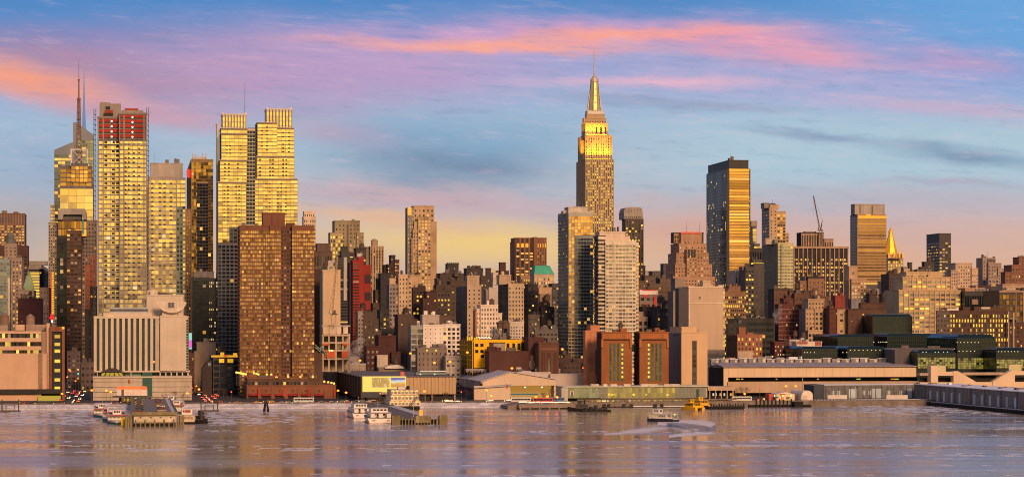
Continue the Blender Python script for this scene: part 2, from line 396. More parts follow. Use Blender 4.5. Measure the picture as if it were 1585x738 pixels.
    def tank(s, px, yb, r=2.2, h=4.2, dy=8, m=None):
        a = s.X(px, dy); z = s.Z(yb, a, dy); b = MB()
        for i in range(4): b.tube((a + r * .7 * cos(pi / 4 + i * pi / 2), dy + r * .7 * sin(pi / 4 + i * pi / 2), z - 3.4), (a + r * .7 * cos(pi / 4 + i * pi / 2), dy + r * .7 * sin(pi / 4 + i * pi / 2), z), .18)
        b.cyl(a, dy, z, z + h, r, r * .94, 12); b.cyl(a, dy, z + h, z + h + r * .75, r * 1.08, .1, 12)
        b.build('water_tank', m or wall((.10, .07, .05)), s.o)
    def clutter(s, x0, x1, yt, n=4, dy=4, h=(1.5, 5), m=None, dep=18):
        a = s.X(x0, dy); b = s.X(x1, dy); z = s.Z(yt, (a + b) / 2, dy); 
        for i in range(n):
            q = MB(); wd = R.uniform(.06, .22) * (b - a); c = R.uniform(a + wd / 2, b - wd / 2); dd = dy + R.uniform(0, dep * .5)
            q.box(c - wd / 2, c + wd / 2, dd, dd + R.uniform(3, 7), z + .3 + i * .01, z + R.uniform(*h)); q.build('roof_equipment', m or wall((.16, .14, .13)), s.o)
        if R.random() < .7: c = R.uniform(a, b); q = MB(); q.tube((c, dy + 3, z), (c, dy + 3, z + h[1] * 1.6), .12); q.build('roof_mast', steel, s.o)
    def dashes(s, xs, y0, y1, fp, dy, wpx=2.6, hpx=1.5, skip=.12):
        n = int((y1 - y0) / fp); q = MB(); k = 0
        for j in range(n):
            for x in xs:
                if R.random() < skip: continue
                q = MB(); s.pbox(x, x + wpx, y0 + j * fp, y0 + j * fp + hpx, dy=dy, dep=.25, mb=q); q.build('vent', DASH, s.o); k += 1
    def done(s, name='wall'):
        s.w.build(name, s.mats, s.o); s.windows(); return s.o

GL['dark'] = glass((.10, .11, .13), .7, .08, .03, .18)
GL['dim'] = glass((.06, .06, .07), .6, .12, .02, .16, 1.1)
GL['gold'] = glass((.84, .72, .42), .95, .05, .024, .0, .42)
GL['amber'] = glass((.78, .46, .16), .95, .06, .02, .0, .8)
GL['bronze'] = glass((.40, .26, .10), .9, .06, .03, .0, .7)
GL['blue'] = glass((.13, .16, .21), .8, .06, .02, .0, .4)
GL['grey'] = glass((.34, .34, .34), .8, .08, .03, .12, .5)
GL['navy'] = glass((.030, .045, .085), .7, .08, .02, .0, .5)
GL['home'] = glass((.52, .36, .17), .85, .09, .014, .10, 1.1)
GL['black'] = glass((.014, .020, .030), .25, .14, .02, .03, .6)
GL['green'] = glass((.05, .16, .14), .7, .10, .02, .0, .4)
GL['javits'] = glass((.035, .06, .06), .7, .10, .015, .0, .4)
GL['pale'] = glass((.30, .36, .36), .85, .08, .02, .0, .4)
LT['amber'] = lit((1.0, .42, .04), (1.0, .60, .14), .85); LT['pale'] = lit((1.0, .60, .18), (1.0, .76, .38), .75); LT['deep'] = lit((1.0, .36, .03), (1.0, .55, .08), 1.1); LT['yellow'] = lit((1.0, .56, .02), (1.0, .68, .09), 1.0)
# ------------------------------------------------------------------ the setting
L0 = at(200, 1560, 0); L0.z = 0
def L(x, y, z=0): return Vector((L0.x + S.x * x + E.x * y, L0.y + S.y * x + E.y * y, z))      # quay frame: x along the quay, y inland
def Lpx(px, y):                                    # x of a column at an inland distance
    W = Vector((L0.x, L0.y)) + E * y; k = kx(px); return (k * W.y - W.x) / (S.x - k * S.y)
def structure(b, name, mats, loc=None, rz=ROT):
    o = b.build(name, mats, None, loc if loc is not None else L0, rz); o['kind'] = 'structure'; return o

# water
m, t, p, o = newmat('river_water')
co = t.new('ShaderNodeNewGeometry').outputs['Position']
p.inputs['Base Color'].default_value = (.31, .25, .195, 1); p.inputs['Specular IOR Level'].default_value = 1.0; t.put(p.inputs['Roughness'], t.m('MULTIPLY_ADD', t.smooth(t.noise(t.scale(co, (.10, 1, 1)), .022, 4, .6), .35, .7), .16, .10))
nb = t.noise(co, .012, 3, .5); na = t.noise(t.scale(co, (.32, 1, 1)), .085, 4, .55); nc = t.noise(co, .75, 2, .5)
calm = t.smooth(t.noise(t.scale(co, (.25, 1, 1)), .010, 3, .55), .38, .62)
h = t.m('ADD', t.m('MULTIPLY', na, t.m('MULTIPLY_ADD', calm, 1.5, .7)), t.m('MULTIPLY', nc, t.m('MULTIPLY_ADD', calm, .10, .03)))
bp = t.new('ShaderNodeBump'); bp.inputs['Strength'].default_value = .19; bp.inputs['Distance'].default_value = .8; t.l.new(h, bp.inputs['Height']); t.l.new(bp.outputs[0], p.inputs['Normal'])
# floating ice: thin brash in bands and near the quay
sx = t.new('ShaderNodeSeparateXYZ'); t.l.new(co, sx.inputs[0])
band = t.smooth(t.noise(t.scale(co, (.16, 1, 1)), .020, 5, .68), .47, .68)
near = t.m('MULTIPLY', t.smooth(sx.outputs[1], 1285, 1345), t.smooth(sx.outputs[0], -85, -150))
near2 = t.m('MULTIPLY', t.smooth(sx.outputs[1], 1440, 1500), t.smooth(sx.outputs[0], 190, 240))
fl = t.m('MAXIMUM', t.m('MAXIMUM', t.m('MULTIPLY', near, .92), t.m('MULTIPLY', near2, .85)), t.m('MULTIPLY', band, .76))
vo = t.new('ShaderNodeTexVoronoi', feature='F1'); t.l.new(t.scale(co, (1.0, .5, 1)), vo.inputs['Vector']); vo.inputs['Scale'].default_value = .19
vr = t.new('ShaderNodeSeparateColor'); t.l.new(vo.outputs['Color'], vr.inputs[0])
shape = t.m('MULTIPLY', vr.outputs[0], t.smooth(vo.outputs['Distance'], .75, .45))
mr = t.new('ShaderNodeMapRange', interpolation_type='SMOOTHSTEP')
t.put(mr.inputs[0], t.m('ADD', t.m('ADD', shape, fl), t.m('MULTIPLY', t.m('SUBTRACT', t.noise(co, .10, 3), .5), .6)))
mr.inputs[1].default_value = 1.05; mr.inputs[2].default_value = 1.20; mr.inputs[3].default_value = 0; mr.inputs[4].default_value = 1
ib = t.new('ShaderNodeBsdfPrincipled'); ib.inputs['Roughness'].default_value = .6
t.put(ib.inputs['Base Color'], t.mix(t.noise(co, .5, 3), (.42, .43, .50, 1), (.86, .84, .88, 1)))
ms = t.new('ShaderNodeMixShader'); t.put(ms.inputs[0], t.m('MULTIPLY', mr.outputs[0], .8)); t.l.new(p.outputs[0], ms.inputs[1]); t.l.new(ib.outputs[0], ms.inputs[2]); t.l.new(ms.outputs[0], o.inputs[0])
b = MB(); b.quad([(-9000, -9000, 0), (9000, -9000, 0), (9000, 1500, 0), (-9000, 1500, 0)]); 
W_ = b.build('river', m, None, (0, 0, 0)); W_['kind'] = 'structure'
# (one sheet of water is enough: the river's far edge lies under the quay)
W_.data.vertices[2].co.y = 3600; W_.data.vertices[3].co.y = 600

# ground of the city, quay wall, promenade, roads
asph = wall((.045, .043, .045), .9, .3, .05); pave = wall((.20, .18, .17), .9, .4, .08); snow = wall((.62, .64, .72), .8, .25, .12); conc = wall((.30, .26, .22), .9, .5, .10)
stone = wall((.17, .145, .13), .9, .6, .2)
b = MB(); b.box(-9000, 9000, 1.5, 45000, -3, GZ); structure(b, 'ground', asph)
b = MB(); b.box(-9000, 9000, 0, 1.5, -3, GZ + 1.0); b.box(-9000, 9000, -.25, 1.7, GZ + 1.0, GZ + 1.25); structure(b, 'quay_wall', stone)
b = MB(); xq = Lpx(845, 0); pr_b = []
for i in range(140):
    x_ = -700 + (xq + 700) * i / 139; j_ = R.uniform(-.6, .6); pr_b.append([(x_, -5.5 + j_, -1), (x_, -5.5 + j_, .75), (x_, -3.2 + j_, 1.5 + R.uniform(-.3, .3)), (x_, -1.2, 2.6 + R.uniform(-.4, .3)), (x_, .2, 3.3), (x_, .2, -1)])
b.loft(pr_b); structure(b, 'shore_bank', wall((.46, .45, .50), .85, .6, .10))
b = MB(); b.box(-9000, 9000, 1.5, 13, GZ, GZ + .15); structure(b, 'promenade', wall((.42, .42, .47), .85, .8, .06))
b = MB(); b.box(-9000, 9000, 17, 45, GZ, GZ + .02); structure(b, 'road', asph)
b = MB()
for k in range(-60, 90):
    for yl in (24, 28, 34, 38): b.box(k * 9, k * 9 + 3, yl, yl + .15, GZ + .024, GZ + .028)
structure(b, 'road_marking', paint((.7, .7, .65)))
b = MB(); b.box(-9000, 9000, 45, 50, GZ, GZ + .15); structure(b, 'pavement', pave)
for px in (118, 316):
    x = Lpx(px, 300); b = MB(); b.box(x - 9, x + 9, 50, 2600, GZ, GZ + .02); structure(b, 'street', asph)
# the wooded ridge of the near shore behind the viewer, unseen, added to dim low glass reflections
b = MB(); pr = []
for i in range(81):
    x = -4000 + i * 100; zt = 58 + 12 * sin(i * .5) + 9 * sin(i * 1.31) + R.uniform(-4, 4)
    pr.append([(x, -40, 0), (x, -60, 44), (x, -170, zt - 8), (x, -300, zt), (x, -700, 30), (x, -700, 0)])
b.loft(pr, 0); o = b.build('added_unseen_hills', wall((.05, .045, .035), .95, .4, .02), None, (0, 0, 0)); o['kind'] = 'structure'

# ------------------------------------------------------------------ colours of walls
tan = wall((.42, .31, .21)); tand = wall((.32, .23, .155)); beige = wall((.50, .38, .27)); brick = wall((.19, .075, .048)); brown = wall((.15, .088, .065)); dbrown = wall((.085, .052, .045))
maroon = wall((.11, .035, .035)); red = wall((.30, .045, .035)); grey = wall((.22, .21, .22)); dgrey = wall((.10, .10, .11)); lgrey = wall((.42, .40, .38)); white = wall((.62, .58, .53)); black = wall((.022, .022, .028), .5)
navy = wall((.014, .020, .034), .5); steel = wall((.20, .20, .21), .45, .2, .1, .3); olive = wall((.26, .22, .15)); copper = wall((.10, .26, .20), .7, .3); slate = wall((.12, .12, .14))
orange = wall((.42, .17, .08)); pink = wall((.36, .21, .16)); purple = wall((.14, .10, .115)); limestone = wall((.40, .335, .28)); umber = wall((.13, .085, .07))

# ================================================================== far left
b = B('office_tower', 'brown office slab with a dark louvred top band, at the far left edge', 'office tower', 2900, -25, [brown, wall((.26, .16, .12))])
f = st(4.3, 4.4, .62, .55, 'dim', .75, lm='amber', pm=1, po=.5, so=.25, mt=17)
b.tier(-25, 38, 331, f=f, so=None, n=None, dep=40, xr=41, side=False)
for i in range(15): b.pbox(-24 + i * 4.2, -22.4 + i * 4.2, 336, 344, dy=-.3, dep=.3, m=0)
b.part('louvre_band', [(-24, 37, 334.5, 345)], dgrey, dy=-.12, dep=.5); b.clutter(-5, 35, 331, 4); b.done()
b = B('office_block', 'dark red brown block behind the stone cupola tower', 'office block', 2750, -20, [wall((.075, .04, .04))])
b.tier(-20, 43, 381, xr=45, f=st(5.5, 6, .6, .4, 'dim', .12, mt=14), side=False); b.done()
b = B('stone_tower', 'grey stone setback tower topped by a small round cupola', 'stone tower', 2600, 6, [wall((.27, .21, .18))])
f = st(5.4, 5.2, .42, .52, 'dim', .4)
b.tier(7, 26, 378, yb=402, dy=6, f=st(6, 6, .4, .4, 'dim', .1), xr=27, dep=20, side=False); b.tier(4, 34, 400, f=f, xr=37, side=False)
q = MB(); a = b.X(16.5, 14); z = b.Z(378, a, 14); q.cyl(a, 14, z, z + 5, 5.4, 5.2); q.cyl(a, 14, z + 5, z + 8, 4, 4); q.ball((a, 14, z + 8), 4.2, 10); q.tube((a, 14, z + 11), (a, 14, z + 16), .3)
q.build('cupola', wall((.12, .13, .12)), b.o); b.done()
b = B('glass_office', 'pale blue glass office with one light vertical strip', 'office building', 2300, -30, [wall((.24, .28, .30), .5)])
f = st(5, 5, .85, .8, 'pale', .12, po=.42, so=.40)
b.tier(-30, 15, 403, f=f, xr=17, dep=30, side=False); b.part('light_strip', [(12, 15.5, 430, 500)], wall((.6, .5, .4)), dy=-.5, dep=.4); b.part('roof_screen', [(-20, 13, 398, 403, 6, 15)], steel); b.done()
b = B('banded_office', 'far office with bright yellow ribbon floors behind the green mansard roof', 'office building', 3300, 30, [wall((.30, .26, .24))])
b.tier(36, 64, 410, f=st(4.4, 30, .97, .58, 'dim', .9, lm='yellow', mt=6), xr=76, dep=40, side=False); b.tier(40, 73, 405, yb=410, dy=5, f=None, dep=30); b.done()
b = B('slab_tower', 'dark navy slab with one column of lit windows', 'office tower', 3000, 61, [navy])
b.tier(61, 68, 417, xr=75, f=st(4.5, 3.5, .6, .5, 'navy', .35), so=st(4.5, 4, .9, .6, 'navy', .0), side=False); b.done()
b = B('mansard_building', 'narrow stone building under a pale green copper pyramid roof', 'building', 2400, 30, [wall((.26, .21, .19))])
b.tier(30, 52, 450, f=st(6, 5, .4, .5, 'dim', .05), xr=56, dep=24, side=False)
q = MB(); a0, a1 = b.X(36), b.X(52); z0 = b.Z(450, a0, 4); z1 = b.Z(426, a0, 4); cxx = (a0 + a1) / 2
q.box(a0, a1, 3, 14, z0, z0 + 4, 0); q.loft([[(a0, 3, z0 + 4), (a1, 3, z0 + 4), (a1, 14, z0 + 4), (a0, 14, z0 + 4)], [(cxx - 2, 7, z1), (cxx + 2, 7, z1), (cxx + 2, 10, z1), (cxx - 2, 10, z1)]]); q.cyl(cxx, 8.5, z1, z1 + 4, 1.6, 1.4, 8); q.tube((cxx, 8.5, z1 + 4), (cxx, 8.5, z1 + 9), .3)
q.build('copper_roof', wall((.20, .30, .20), .7), b.o); b.done()
b = B('brick_block', 'nearly windowless maroon brick block below the green copper roof', 'building', 2200, 28, [wall((.06, .022, .03))])
b.tier(28, 64, 463, xr=67, dep=30, f=st(9, 12, .15, .2, 'dim', .05), side=False); b.clutter(30, 60, 463, 3); b.done()
b = B('narrow_block', 'narrow grey brown block beside the red neon strip', 'building', 2380, 62, [wall((.15, .12, .13))])
b.tier(62, 76, 446, xr=80, f=st(8, 5, .3, .3, 'dim', .1), dep=25, side=False); b.done()
b = B('apartment_tower', 'slim grey apartment tower with a lit gold crown left of the faceted glass skyscraper', 'apartment tower', 2820, 75, [wall((.28, .24, .22)), wall((.55, .42, .14))])
b.tier(78, 85, 318, yb=346, dy=5, f=st(5, 2.6, .7, .5, 'gold', .5), m=1, dep=14, side=False); b.tier(75, 88, 345, f=st(4.6, 3.0, .6, .5, 'dim', .2), dep=20, xr=92, side=False); b.done()
# faceted glass skyscraper
gl = wall((.17, .20, .25), .35, .15, .05, .15)
b = B('glass_skyscraper', 'grey faceted glass skyscraper with slanted crowns and a tall blue lit spire', 'skyscraper', 2940, 84, [gl, wall((.22, .22, .24), .3)], maxw=100)
b.poly([(84, 520), (84, 232), (115, 219), (115, 520)], 0, 35); b.poly([(113, 520), (113, 189), (119, 190), (145, 209), (145, 520)], 12, 40, 0)
for F in (st(5.2, 5.6, .92, .72, 'blue', .40, po=.50, so=.46, lm='deep'),): b.tier(84.2, 112, 236, dy=-.6, dep=.55, f=F, side=False, cap=False)
b.tier(121, 144.5, 214, dy=11.3, dep=.6, f=st(5.2, 6, .92, .72, 'pale', .30, po=.50, so=.46, lm='deep'), side=False, cap=False)
q = MB(); a = b.X(130, 20); z = b.Z(207, a, 20); q.loft([[(a - 2.6, 18, z), (a + 2.6, 18, z), (a + 2.6, 22, z), (a - 2.6, 22, z)], [(a - 1.2, 19, b.Z(160, a, 20)), (a + 1.2, 19, b.Z(160, a, 20)), (a + 1.2, 21, b.Z(160, a, 20)), (a - 1.2, 21, b.Z(160, a, 20))], [(a - .2, 19.9, b.Z(105, a, 20)), (a + .2, 19.9, b.Z(105, a, 20)), (a + .2, 20.1, b.Z(105, a, 20)), (a - .2, 20.1, b.Z(105, a, 20))]])
q.build('spire', glow_mat((.16, .36, .72), .42), b.o); b.done()
# tower with the broadcast mast
b = B('broadcast_tower', 'dark tower with gold glass middle, square steel frame and tall broadcast mast', 'skyscraper', 2800, 92, [wall((.13, .12, .13)), wall((.30, .28, .27), .4, .2, .1, .5)])
b.tier(93, 144, 289, f=st(11, 13, .96, .95, 'gold', .0, po=.38, so=.36, pm=1), dep=40, side=False)
b.tier(93, 142, 258, yb=289, dy=3, f=st(8, 9, .9, .7, 'bronze', .1), dep=34, side=False); b.tier(110, 136, 254, yb=282, dy=-2, f=st(7, 6, .85, .8, 'amber', .1), dep=4, side=False, m=0)
q = MB(); xa, xb = b.X(110, 14), b.X(135, 14); za, zb = b.Z(256, xa, 14), b.Z(230.5, xa, 14)
for dyy in (14, 30):
    for xx in (xa, xb): q.box(xx - .6, xx + .6, dyy, dyy + 1.2, za, zb)
    q.box(xa - .2, xb + .2, dyy + .1, dyy + 1.1, zb - 1.2, zb + .01); [q.tube((xx, 14.6, zb - .6), (xx, 30.6, zb - .6), .5) for xx in (xa, xb) if dyy == 14]; q.tube((xa, dyy + .6, za), (xb, dyy + .6, zb), .4); q.tube((xb, dyy + .6, za), (xa, dyy + .6, zb), .4)
q.build('steel_frame', wall((.5, .5, .5), .4), b.o)
q = MB(); a = b.X(122, 22); zz = [b.Z(y, a, 22) for y in (258, 200, 152, 123, 92)]
for i in range(4):
    sx_, sy_ = ((-1, -1), (1, -1), (1, 1), (-1, 1))[i]; sx2, sy2 = ((1, -1), (1, 1), (-1, 1), (-1, -1))[i]
    q.tube((a + sx_ * 3.2, 22 + sy_ * 3.2, zz[0]), (a + sx_ * 1.4, 22 + sy_ * 1.4, zz[2]), .45)
    for j in range(16):
        r0 = 3.2 - 1.8 * j / 16; r1 = 3.2 - 1.8 * (j + 1) / 16; h0 = zz[0] + (zz[2] - zz[0]) * j / 16; h1 = zz[0] + (zz[2] - zz[0]) * (j + 1) / 16
        q.tube((a + sx_ * r0, 22 + sy_ * r0, h0), (a + sx2 * r1, 22 + sy2 * r1, h1), .28)
for j in range(9): q.cyl(a, 22, zz[0] + j * 7.6, zz[0] + j * 7.6 + 1.0, 3.0 - j * .15, None, 8)
q.cyl(a, 22, zz[2] - 2, zz[2], 2.2, 2.2, 8); q.tube((a, 22, zz[1] - 5), (a, 22, zz[3]), 1.1, .8, 6); q.tube((a, 22, zz[3]), (a, 22, zz[4]), .35, .2, 5); q.cyl(a, 22, zz[3] - 1.5, zz[3], 1.3, 1.3, 8)
q.build('mast', wall((.22, .13, .12), .6), b.o); b.done()
b = B('residential_tower', 'dark tower with a notched grey crown, navy side and brown balcony front', 'apartment tower', 2350, 88, [wall((.10, .055, .05)), navy, wall((.30, .28, .28))])
b.tier(88, 103, 366, f=st(6, 4.6, .93, .9, 'black', .02, po=.45, so=.41, pm=1, sm=1), dep=40, m=1, side=False)
b.tier(103, 126, 358, dy=-2, f=st(6, 5.6, .70, .55, 'dim', .12, so=.9), dep=40, side=False, xr=128)
b.tier(90, 115, 339, yb=366, dy=6, f=st(11, 5, .9, .85, 'bronze', .05, pm=1), dep=24, side=False, cap=False); b.tier(112, 134, 339, yb=366, dy=8, f=st(11, 6, .93, .9, 'amber', .1), dep=24, side=False, cap=False)
b.poly([(90, 340), (90, 329), (94, 323), (131, 323), (134, 328), (134, 340), (128, 340), (127, 332), (98, 332), (97, 340)], 3, 30, 2); b.part('crown_louvre', [(97, 127, 331, 340, 7, 10)], dgrey); b.part('green_strip', [(127, 130, 339, 362, 7.2, .5)], glow_mat((.05, .32, .2), .5)); b.done()
b = B('office_tower', 'mauve grey mid tower in the gap left of the red topped tower', 'tower', 2400, 127, [wall((.20, .165, .16))])
b.tier(127, 150, 342, f=st(6, 4.4, .55, .5, 'dim', .1), dep=25, side=False); b.done()
b = B('brick_slab', 'small orange brick slab left of the red topped tower', 'building', 2250, 132, [wall((.28, .10, .06))])
b.tier(132, 140, 411, f=st(8, 8, .12, .3, 'dim', .0), dep=20, side=False); b.tier(139, 148, 397, dy=4, f=st(8, 4, .5, .4, 'dim', .1), dep=16, side=False); b.done()
b = B('brick_slab', 'tan slab with a thin window column left of the striped hotel', 'building', 2050, 131, [wall((.24, .17, .115))])
b.tier(131, 148, 480, f=st(6, 17, .12, .4, 'dim', .05), dep=30, side=False); b.tier(139, 150, 445, dy=3, f=st(7, 5, .4, .4, 'dim', .2), dep=16, side=False); b.done()
b = B('low_building', 'low dark building at the end of the lamp lit side street left of the hotel', 'building', 1900, 128, [wall((.10, .075, .075))])
b.tier(125, 146, 562, f=st(9, 7, .5, .4, 'dim', .1), dep=30, side=False); b.done()
b = B('low_building', 'dim house closing the view down the left side street', 'building', 1960, 104, [wall((.09, .07, .075))])
b.tier(104, 124, 545, f=st(7, 6, .5, .4, 'dim', .15), dep=30, side=False); b.done()

# ================================================================== tower with red construction top
concr = wall((.25, .225, .21)); b = B('skyscraper', 'gold glass skyscraper under construction with raw concrete and red netting at its top', 'skyscraper', 1950, 151, [concr, wall((.20, .19, .20))], maxw=100)
fy = st(7.05, 8.3, .94, .74, 'gold', .03, po=.30, so=.28, mt=35, lm='pale', sm=1)
b.tier(151, 184, 182, f=st(7.05, 6.4, .90, .72, 'gold', .02, po=.32, so=.45, mt=36, lm='pale', sm=1), dep=32, side=False)
b.tier(184, 227, 176, dy=-5, f=st(7.05, 7.2, .91, .72, 'gold', .02, po=.32, so=.38, mt=42, lm='pale', sm=1), dep=40, side=False, n=st(7.05, 6, .9, .7, 'navy', 0, mt=42))
b.dashes((161.5, 173, 179.5), 219, 470, 7.05, -.6, 4.5, 2.6, .3); b.dashes((193, 198, 206, 214), 222, 470, 7.05, -5.7, 2.8, 1.6, .3); b.pbox(184, 185.8, 178, 620, dy=-6.2, dep=1.2, m=1)
for x in (151.4, 158.8, 184.2, 191, 222, 225.6): b.pbox(x, x + 1.8, 178 if x > 184 else 183, 620, dy=-5.9 if x > 184 else -.8, dep=.9, m=0)
b.pbox(154, 187, 160.5, 182, dy=8, dep=20); b.pbox(155, 171, 158.5, 161, dy=10, dep=14); b.pbox(188, 222, 171, 177, dy=2, dep=24); 
b.part('plant_opening', [(163.5, 170.5, 165, 170), (160, 175, 175, 180)], wall((.03, .03, .03)), dy=7.8, dep=.5); b.part('safety_net', [(162, 175, 171, 175, 7.7, .4), (193, 214, 168, 171, 3, 10)], red)
rb = []; dkb = []
for x0_, x1_ in ((152.5, 158.5), (161.5, 170), (172, 183)):
    for i in range(4): rb.append((x0_, x1_, 183.8 + i * 8, 188.6 + i * 8, -.55, .3)); dkb.append((x0_, x1_, 183.6 + i * 8, 191.4 + i * 8, -.30, .2))
for x0_, x1_ in ((186.5, 190.5), (193.5, 204), (206, 221.5), (224, 225.5)):
    for i in range(5): rb.append((x0_, x1_, 177.6 + i * 7.6, 182.2 + i * 7.6, -5.6, .3)); dkb.append((x0_, x1_, 177.4 + i * 7.6, 184.8 + i * 7.6, -5.32, .2))
for q_ in dkb:
    q = MB(); b.pbox(*q_[:4], dy=q_[4], dep=q_[5], mb=q); q.build('open_floor_shade', wall((.06, .04, .04)), b.o)  # dark sheets paint the shade inside the open floors
for q_ in rb:
    q = MB(); b.pbox(*q_[:4], dy=q_[4], dep=q_[5], mb=q); q.build('red_netting', wall((.33, .022, .012), .7, .6), b.o)
for i in range(6): b.pbox(151.5, 184, 183 + i * 8, 183.8 + i * 8, dy=-.9, dep=.6)
for i in range(7): b.pbox(185, 227, 176.8 + i * 7.6, 177.6 + i * 7.6, dy=-6, dep=.6)
q = MB()
for i in range(5): a = b.X(173, 0); q.ball((a, -1.2, b.Z(188 + i * 8, a, 0)), .8, 6); a = b.X(205, -5); q.ball((a, -6.2, b.Z(182 + i * 7.6, a, -5)), .8, 6)
q.build('work_lamp', glow_mat((1, .9, .75), 1.2), b.o)
for px, yt_ in ((146.8, 168), (228.6, 166)):
    q = MB(); a = b.X(px, 6); zt = b.Z(yt_, a, 6)
    for sx_ in (-.8, .8):
        for sy_ in (-.8, .8): q.tube((a + sx_, 6 + sy_, 0), (a + sx_, 6 + sy_, zt), .18)
    for j in range(int(zt / 4)): q.tube((a - .8, 5.2, j * 4), (a + .8, 5.2, j * 4 + 4), .12); q.box(a - .9, a + .9, 5.1, 6.9, j * 4, j * 4 + .5)
    q.build('hoist_mast', dgrey, b.o)
b.tier(217, 229, 330, dy=12, dep=14, f=st(7, 4, .8, .7, 'navy', 0), side=False, m=1, cap=False); b.done()

# slim gold tower with green frame
b = B('residential_tower', 'gold glass tower with a blank grey top box and a green lattice corner', 'skyscraper', 2000, 229, [wall((.36, .33, .31)), wall((.16, .15, .16)), wall((.28, .40, .36))])
b.dashes((234, 246, 253, 263), 283, 450, 7.05, -.5, 3.4, 1.8, .25)
b.tier(229, 273, 275, f=st(7.05, 5.4, .94, .72, 'gold', .02, po=.34, so=.50, mt=3, lm='pale'), dep=26, side=False)
b.tier(233, 283, 254, yb=275, dy=4, f=None, dep=20); b.tier(272, 287, 275, yb=320, dy=3, f=st(7, 7, .93, .75, 'gold', .0), dep=22, side=False, cap=False)
b.tier(273, 283, 320, dy=1, f=st(7, 5, .62, .6, 'dim', .0, pm=2, sm=2), dep=22, side=False, cap=False); b.tier(283, 287, 320, dy=6, f=st(7, 4, .9, .7, 'gold', .0), dep=18, side=False, cap=False)
for yy in (391.5, 407): b.pbox(230, 274, yy, yy + 2, dy=-1.4, dep=1.4)
for xx in (228.2, 231.5, 272.2): b.pbox(xx, xx + 1.6, 276, 560, dy=-.7, dep=.8)
b.tier(225, 229.5, 290, dy=6, f=st(7, 4, .8, .7, 'navy', 0), dep=18, side=False, m=1, cap=False)
b.clutter(235, 280, 253, 3, dy=6); b.done()
b = B('glass_tower', 'bronze glass tower with a painted dark reflection and white masts on its roof', 'skyscraper', 2250, 289, [wall((.20, .13, .06), .4), wall((.05, .045, .04), .4)])
b.tier(296, 330, 248, xl=289, yb=None, f=st(5.2, 3.9, .96, .90, 'bronze', .015, po=.40, so=.39, lm='deep'), n=st(5.2, 7, .95, .9, 'bronze', .0, po=.4, so=.39), side=False)
b.part('red_sign', [(289.2, 295.8, 262, 275, 6, 1)], glow_mat((.9, .03, .02), .8)); 
q = MB()
for xx in (298, 302, 313, 318): b.pbox(xx, xx + 1.6, 236 + (xx % 4), 247, dy=4, dep=2, mb=q)
b.pbox(298, 320, 243, 247, dy=5, dep=10, mb=q); q.build('roof_mast', wall((.45, .42, .4)), b.o)
b.tier(305, 322, 281, dy=-.5, dep=.3, f=st(5.2, 3.9, .97, .92, 'navy', .02, po=.5, so=.49), side=False, cap=False, m=1); b.done()  # navy panes paint a dark mirrored neighbour onto the bronze front
b = B('stone_slab', 'slender tan building in front of the bronze glass tower', 'building', 2150, 286, [wall((.26, .17, .11))])
b.tier(285, 295.5, 325, f=st(5.4, 3.4, .5, .5, 'bronze', .02, pm=0), dep=22, side=False); b.done()
b = B('glass_block', 'black glass office block with grey penthouse left of the twin towers', 'office building', 1900, 298, [navy, wall((.17, .155, .17))])
b.tier(298, 324, 431, f=st(5.5, 5, .94, .9, 'black', .04, po=.42, so=.40), dep=30, side=False); b.tier(323, 337, 432, dy=.5, f=st(5.2, 3, .6, .6, 'dim', .28, lm='pale'), dep=28, side=False)
b.tier(300, 331, 422, yb=431, dy=5, m=1, dep=14, f=None); b.part('vent_pipe', [(309, 313, 416, 423, 6, 3)], grey); b.done()

# ================================================================== twin towers
al = wall((.44, .40, .33), .5, .15, .05, .2); drk = wall((.09, .095, .11), .4)
def fg(**k): d = dict(fp=5.85, bp=7.2, wf=.955, hf=.80, g='gold', lit=.0, po=.38, so=.42, mt=2, lm='pale', sm=2, pm=2); d.update(k); return st(**d)
al2 = wall((.13, .11, .075), .5, .15, .05, .2)
b = B('skyscraper', 'left of the gold twin towers, stepped, with a thin mast', 'skyscraper', 1900, 337, [al, drk, al2])
b.tier(344, 381, 178, yb=205, dy=10, f=st(7.4, 4.6, .62, .80, 'gold', .0, po=.5, so=.45, pm=1, sm=0), dep=22, side=False)
b.tier(342, 383, 199, yb=212, dy=4, f=fg(bp=10), dep=30, side=False, cap=.5); b.tier(342, 383, 207, yb=248, dy=0, f=fg(), n=fg(), dep=32, side=False, cap=.4)
b.tier(340, 382, 248, yb=283, dy=-2, f=fg(), n=fg(), dep=34, side=False, cap=.4); b.tier(337, 381, 282, yb=376, dy=-4, f=fg(), n=fg(), dep=36, side=False, cap=.4)
b.tier(381, 395, 199, dy=8, f=st(5.85, 5, .9, .8, 'navy', .01), m=1, dep=24, side=False, cap=.5)
b.tier(337, 381, 376, dy=-4, f=st(5.85, 6.0, .80, .74, 'navy', .03, pm=1, sm=1), n=st(5.85, 6, .8, .7, 'navy', 0, pm=1, sm=1), dep=36, side=False, m=1, cap=.3)  # darker panes below: the dim low reflection is put into the glass colour
b.tier(355, 380, 351, yb=376, dy=-4.4, f=st(5.85, 6, .8, .74, 'navy', .02, pm=1, sm=1), m=1, dep=.4, side=False, cap=False)  # stepped upper edge of the painted dark reflection
b.tier(335.4, 338.4, 193, dy=10, dep=16, f=None, m=0)
b.dashes((350, 355, 371), 225, 248, 5.85, -.5); b.dashes((347, 353, 367), 253, 283, 5.85, -2.5); b.dashes((346, 352, 364, 369), 288, 350, 5.85, -4.5)
q = MB(); a = b.X(379, 14); q.tube((a, 14, b.Z(178, a, 14)), (a, 14, b.Z(128, a, 14)), .25, .1); q.build('mast', steel, b.o)
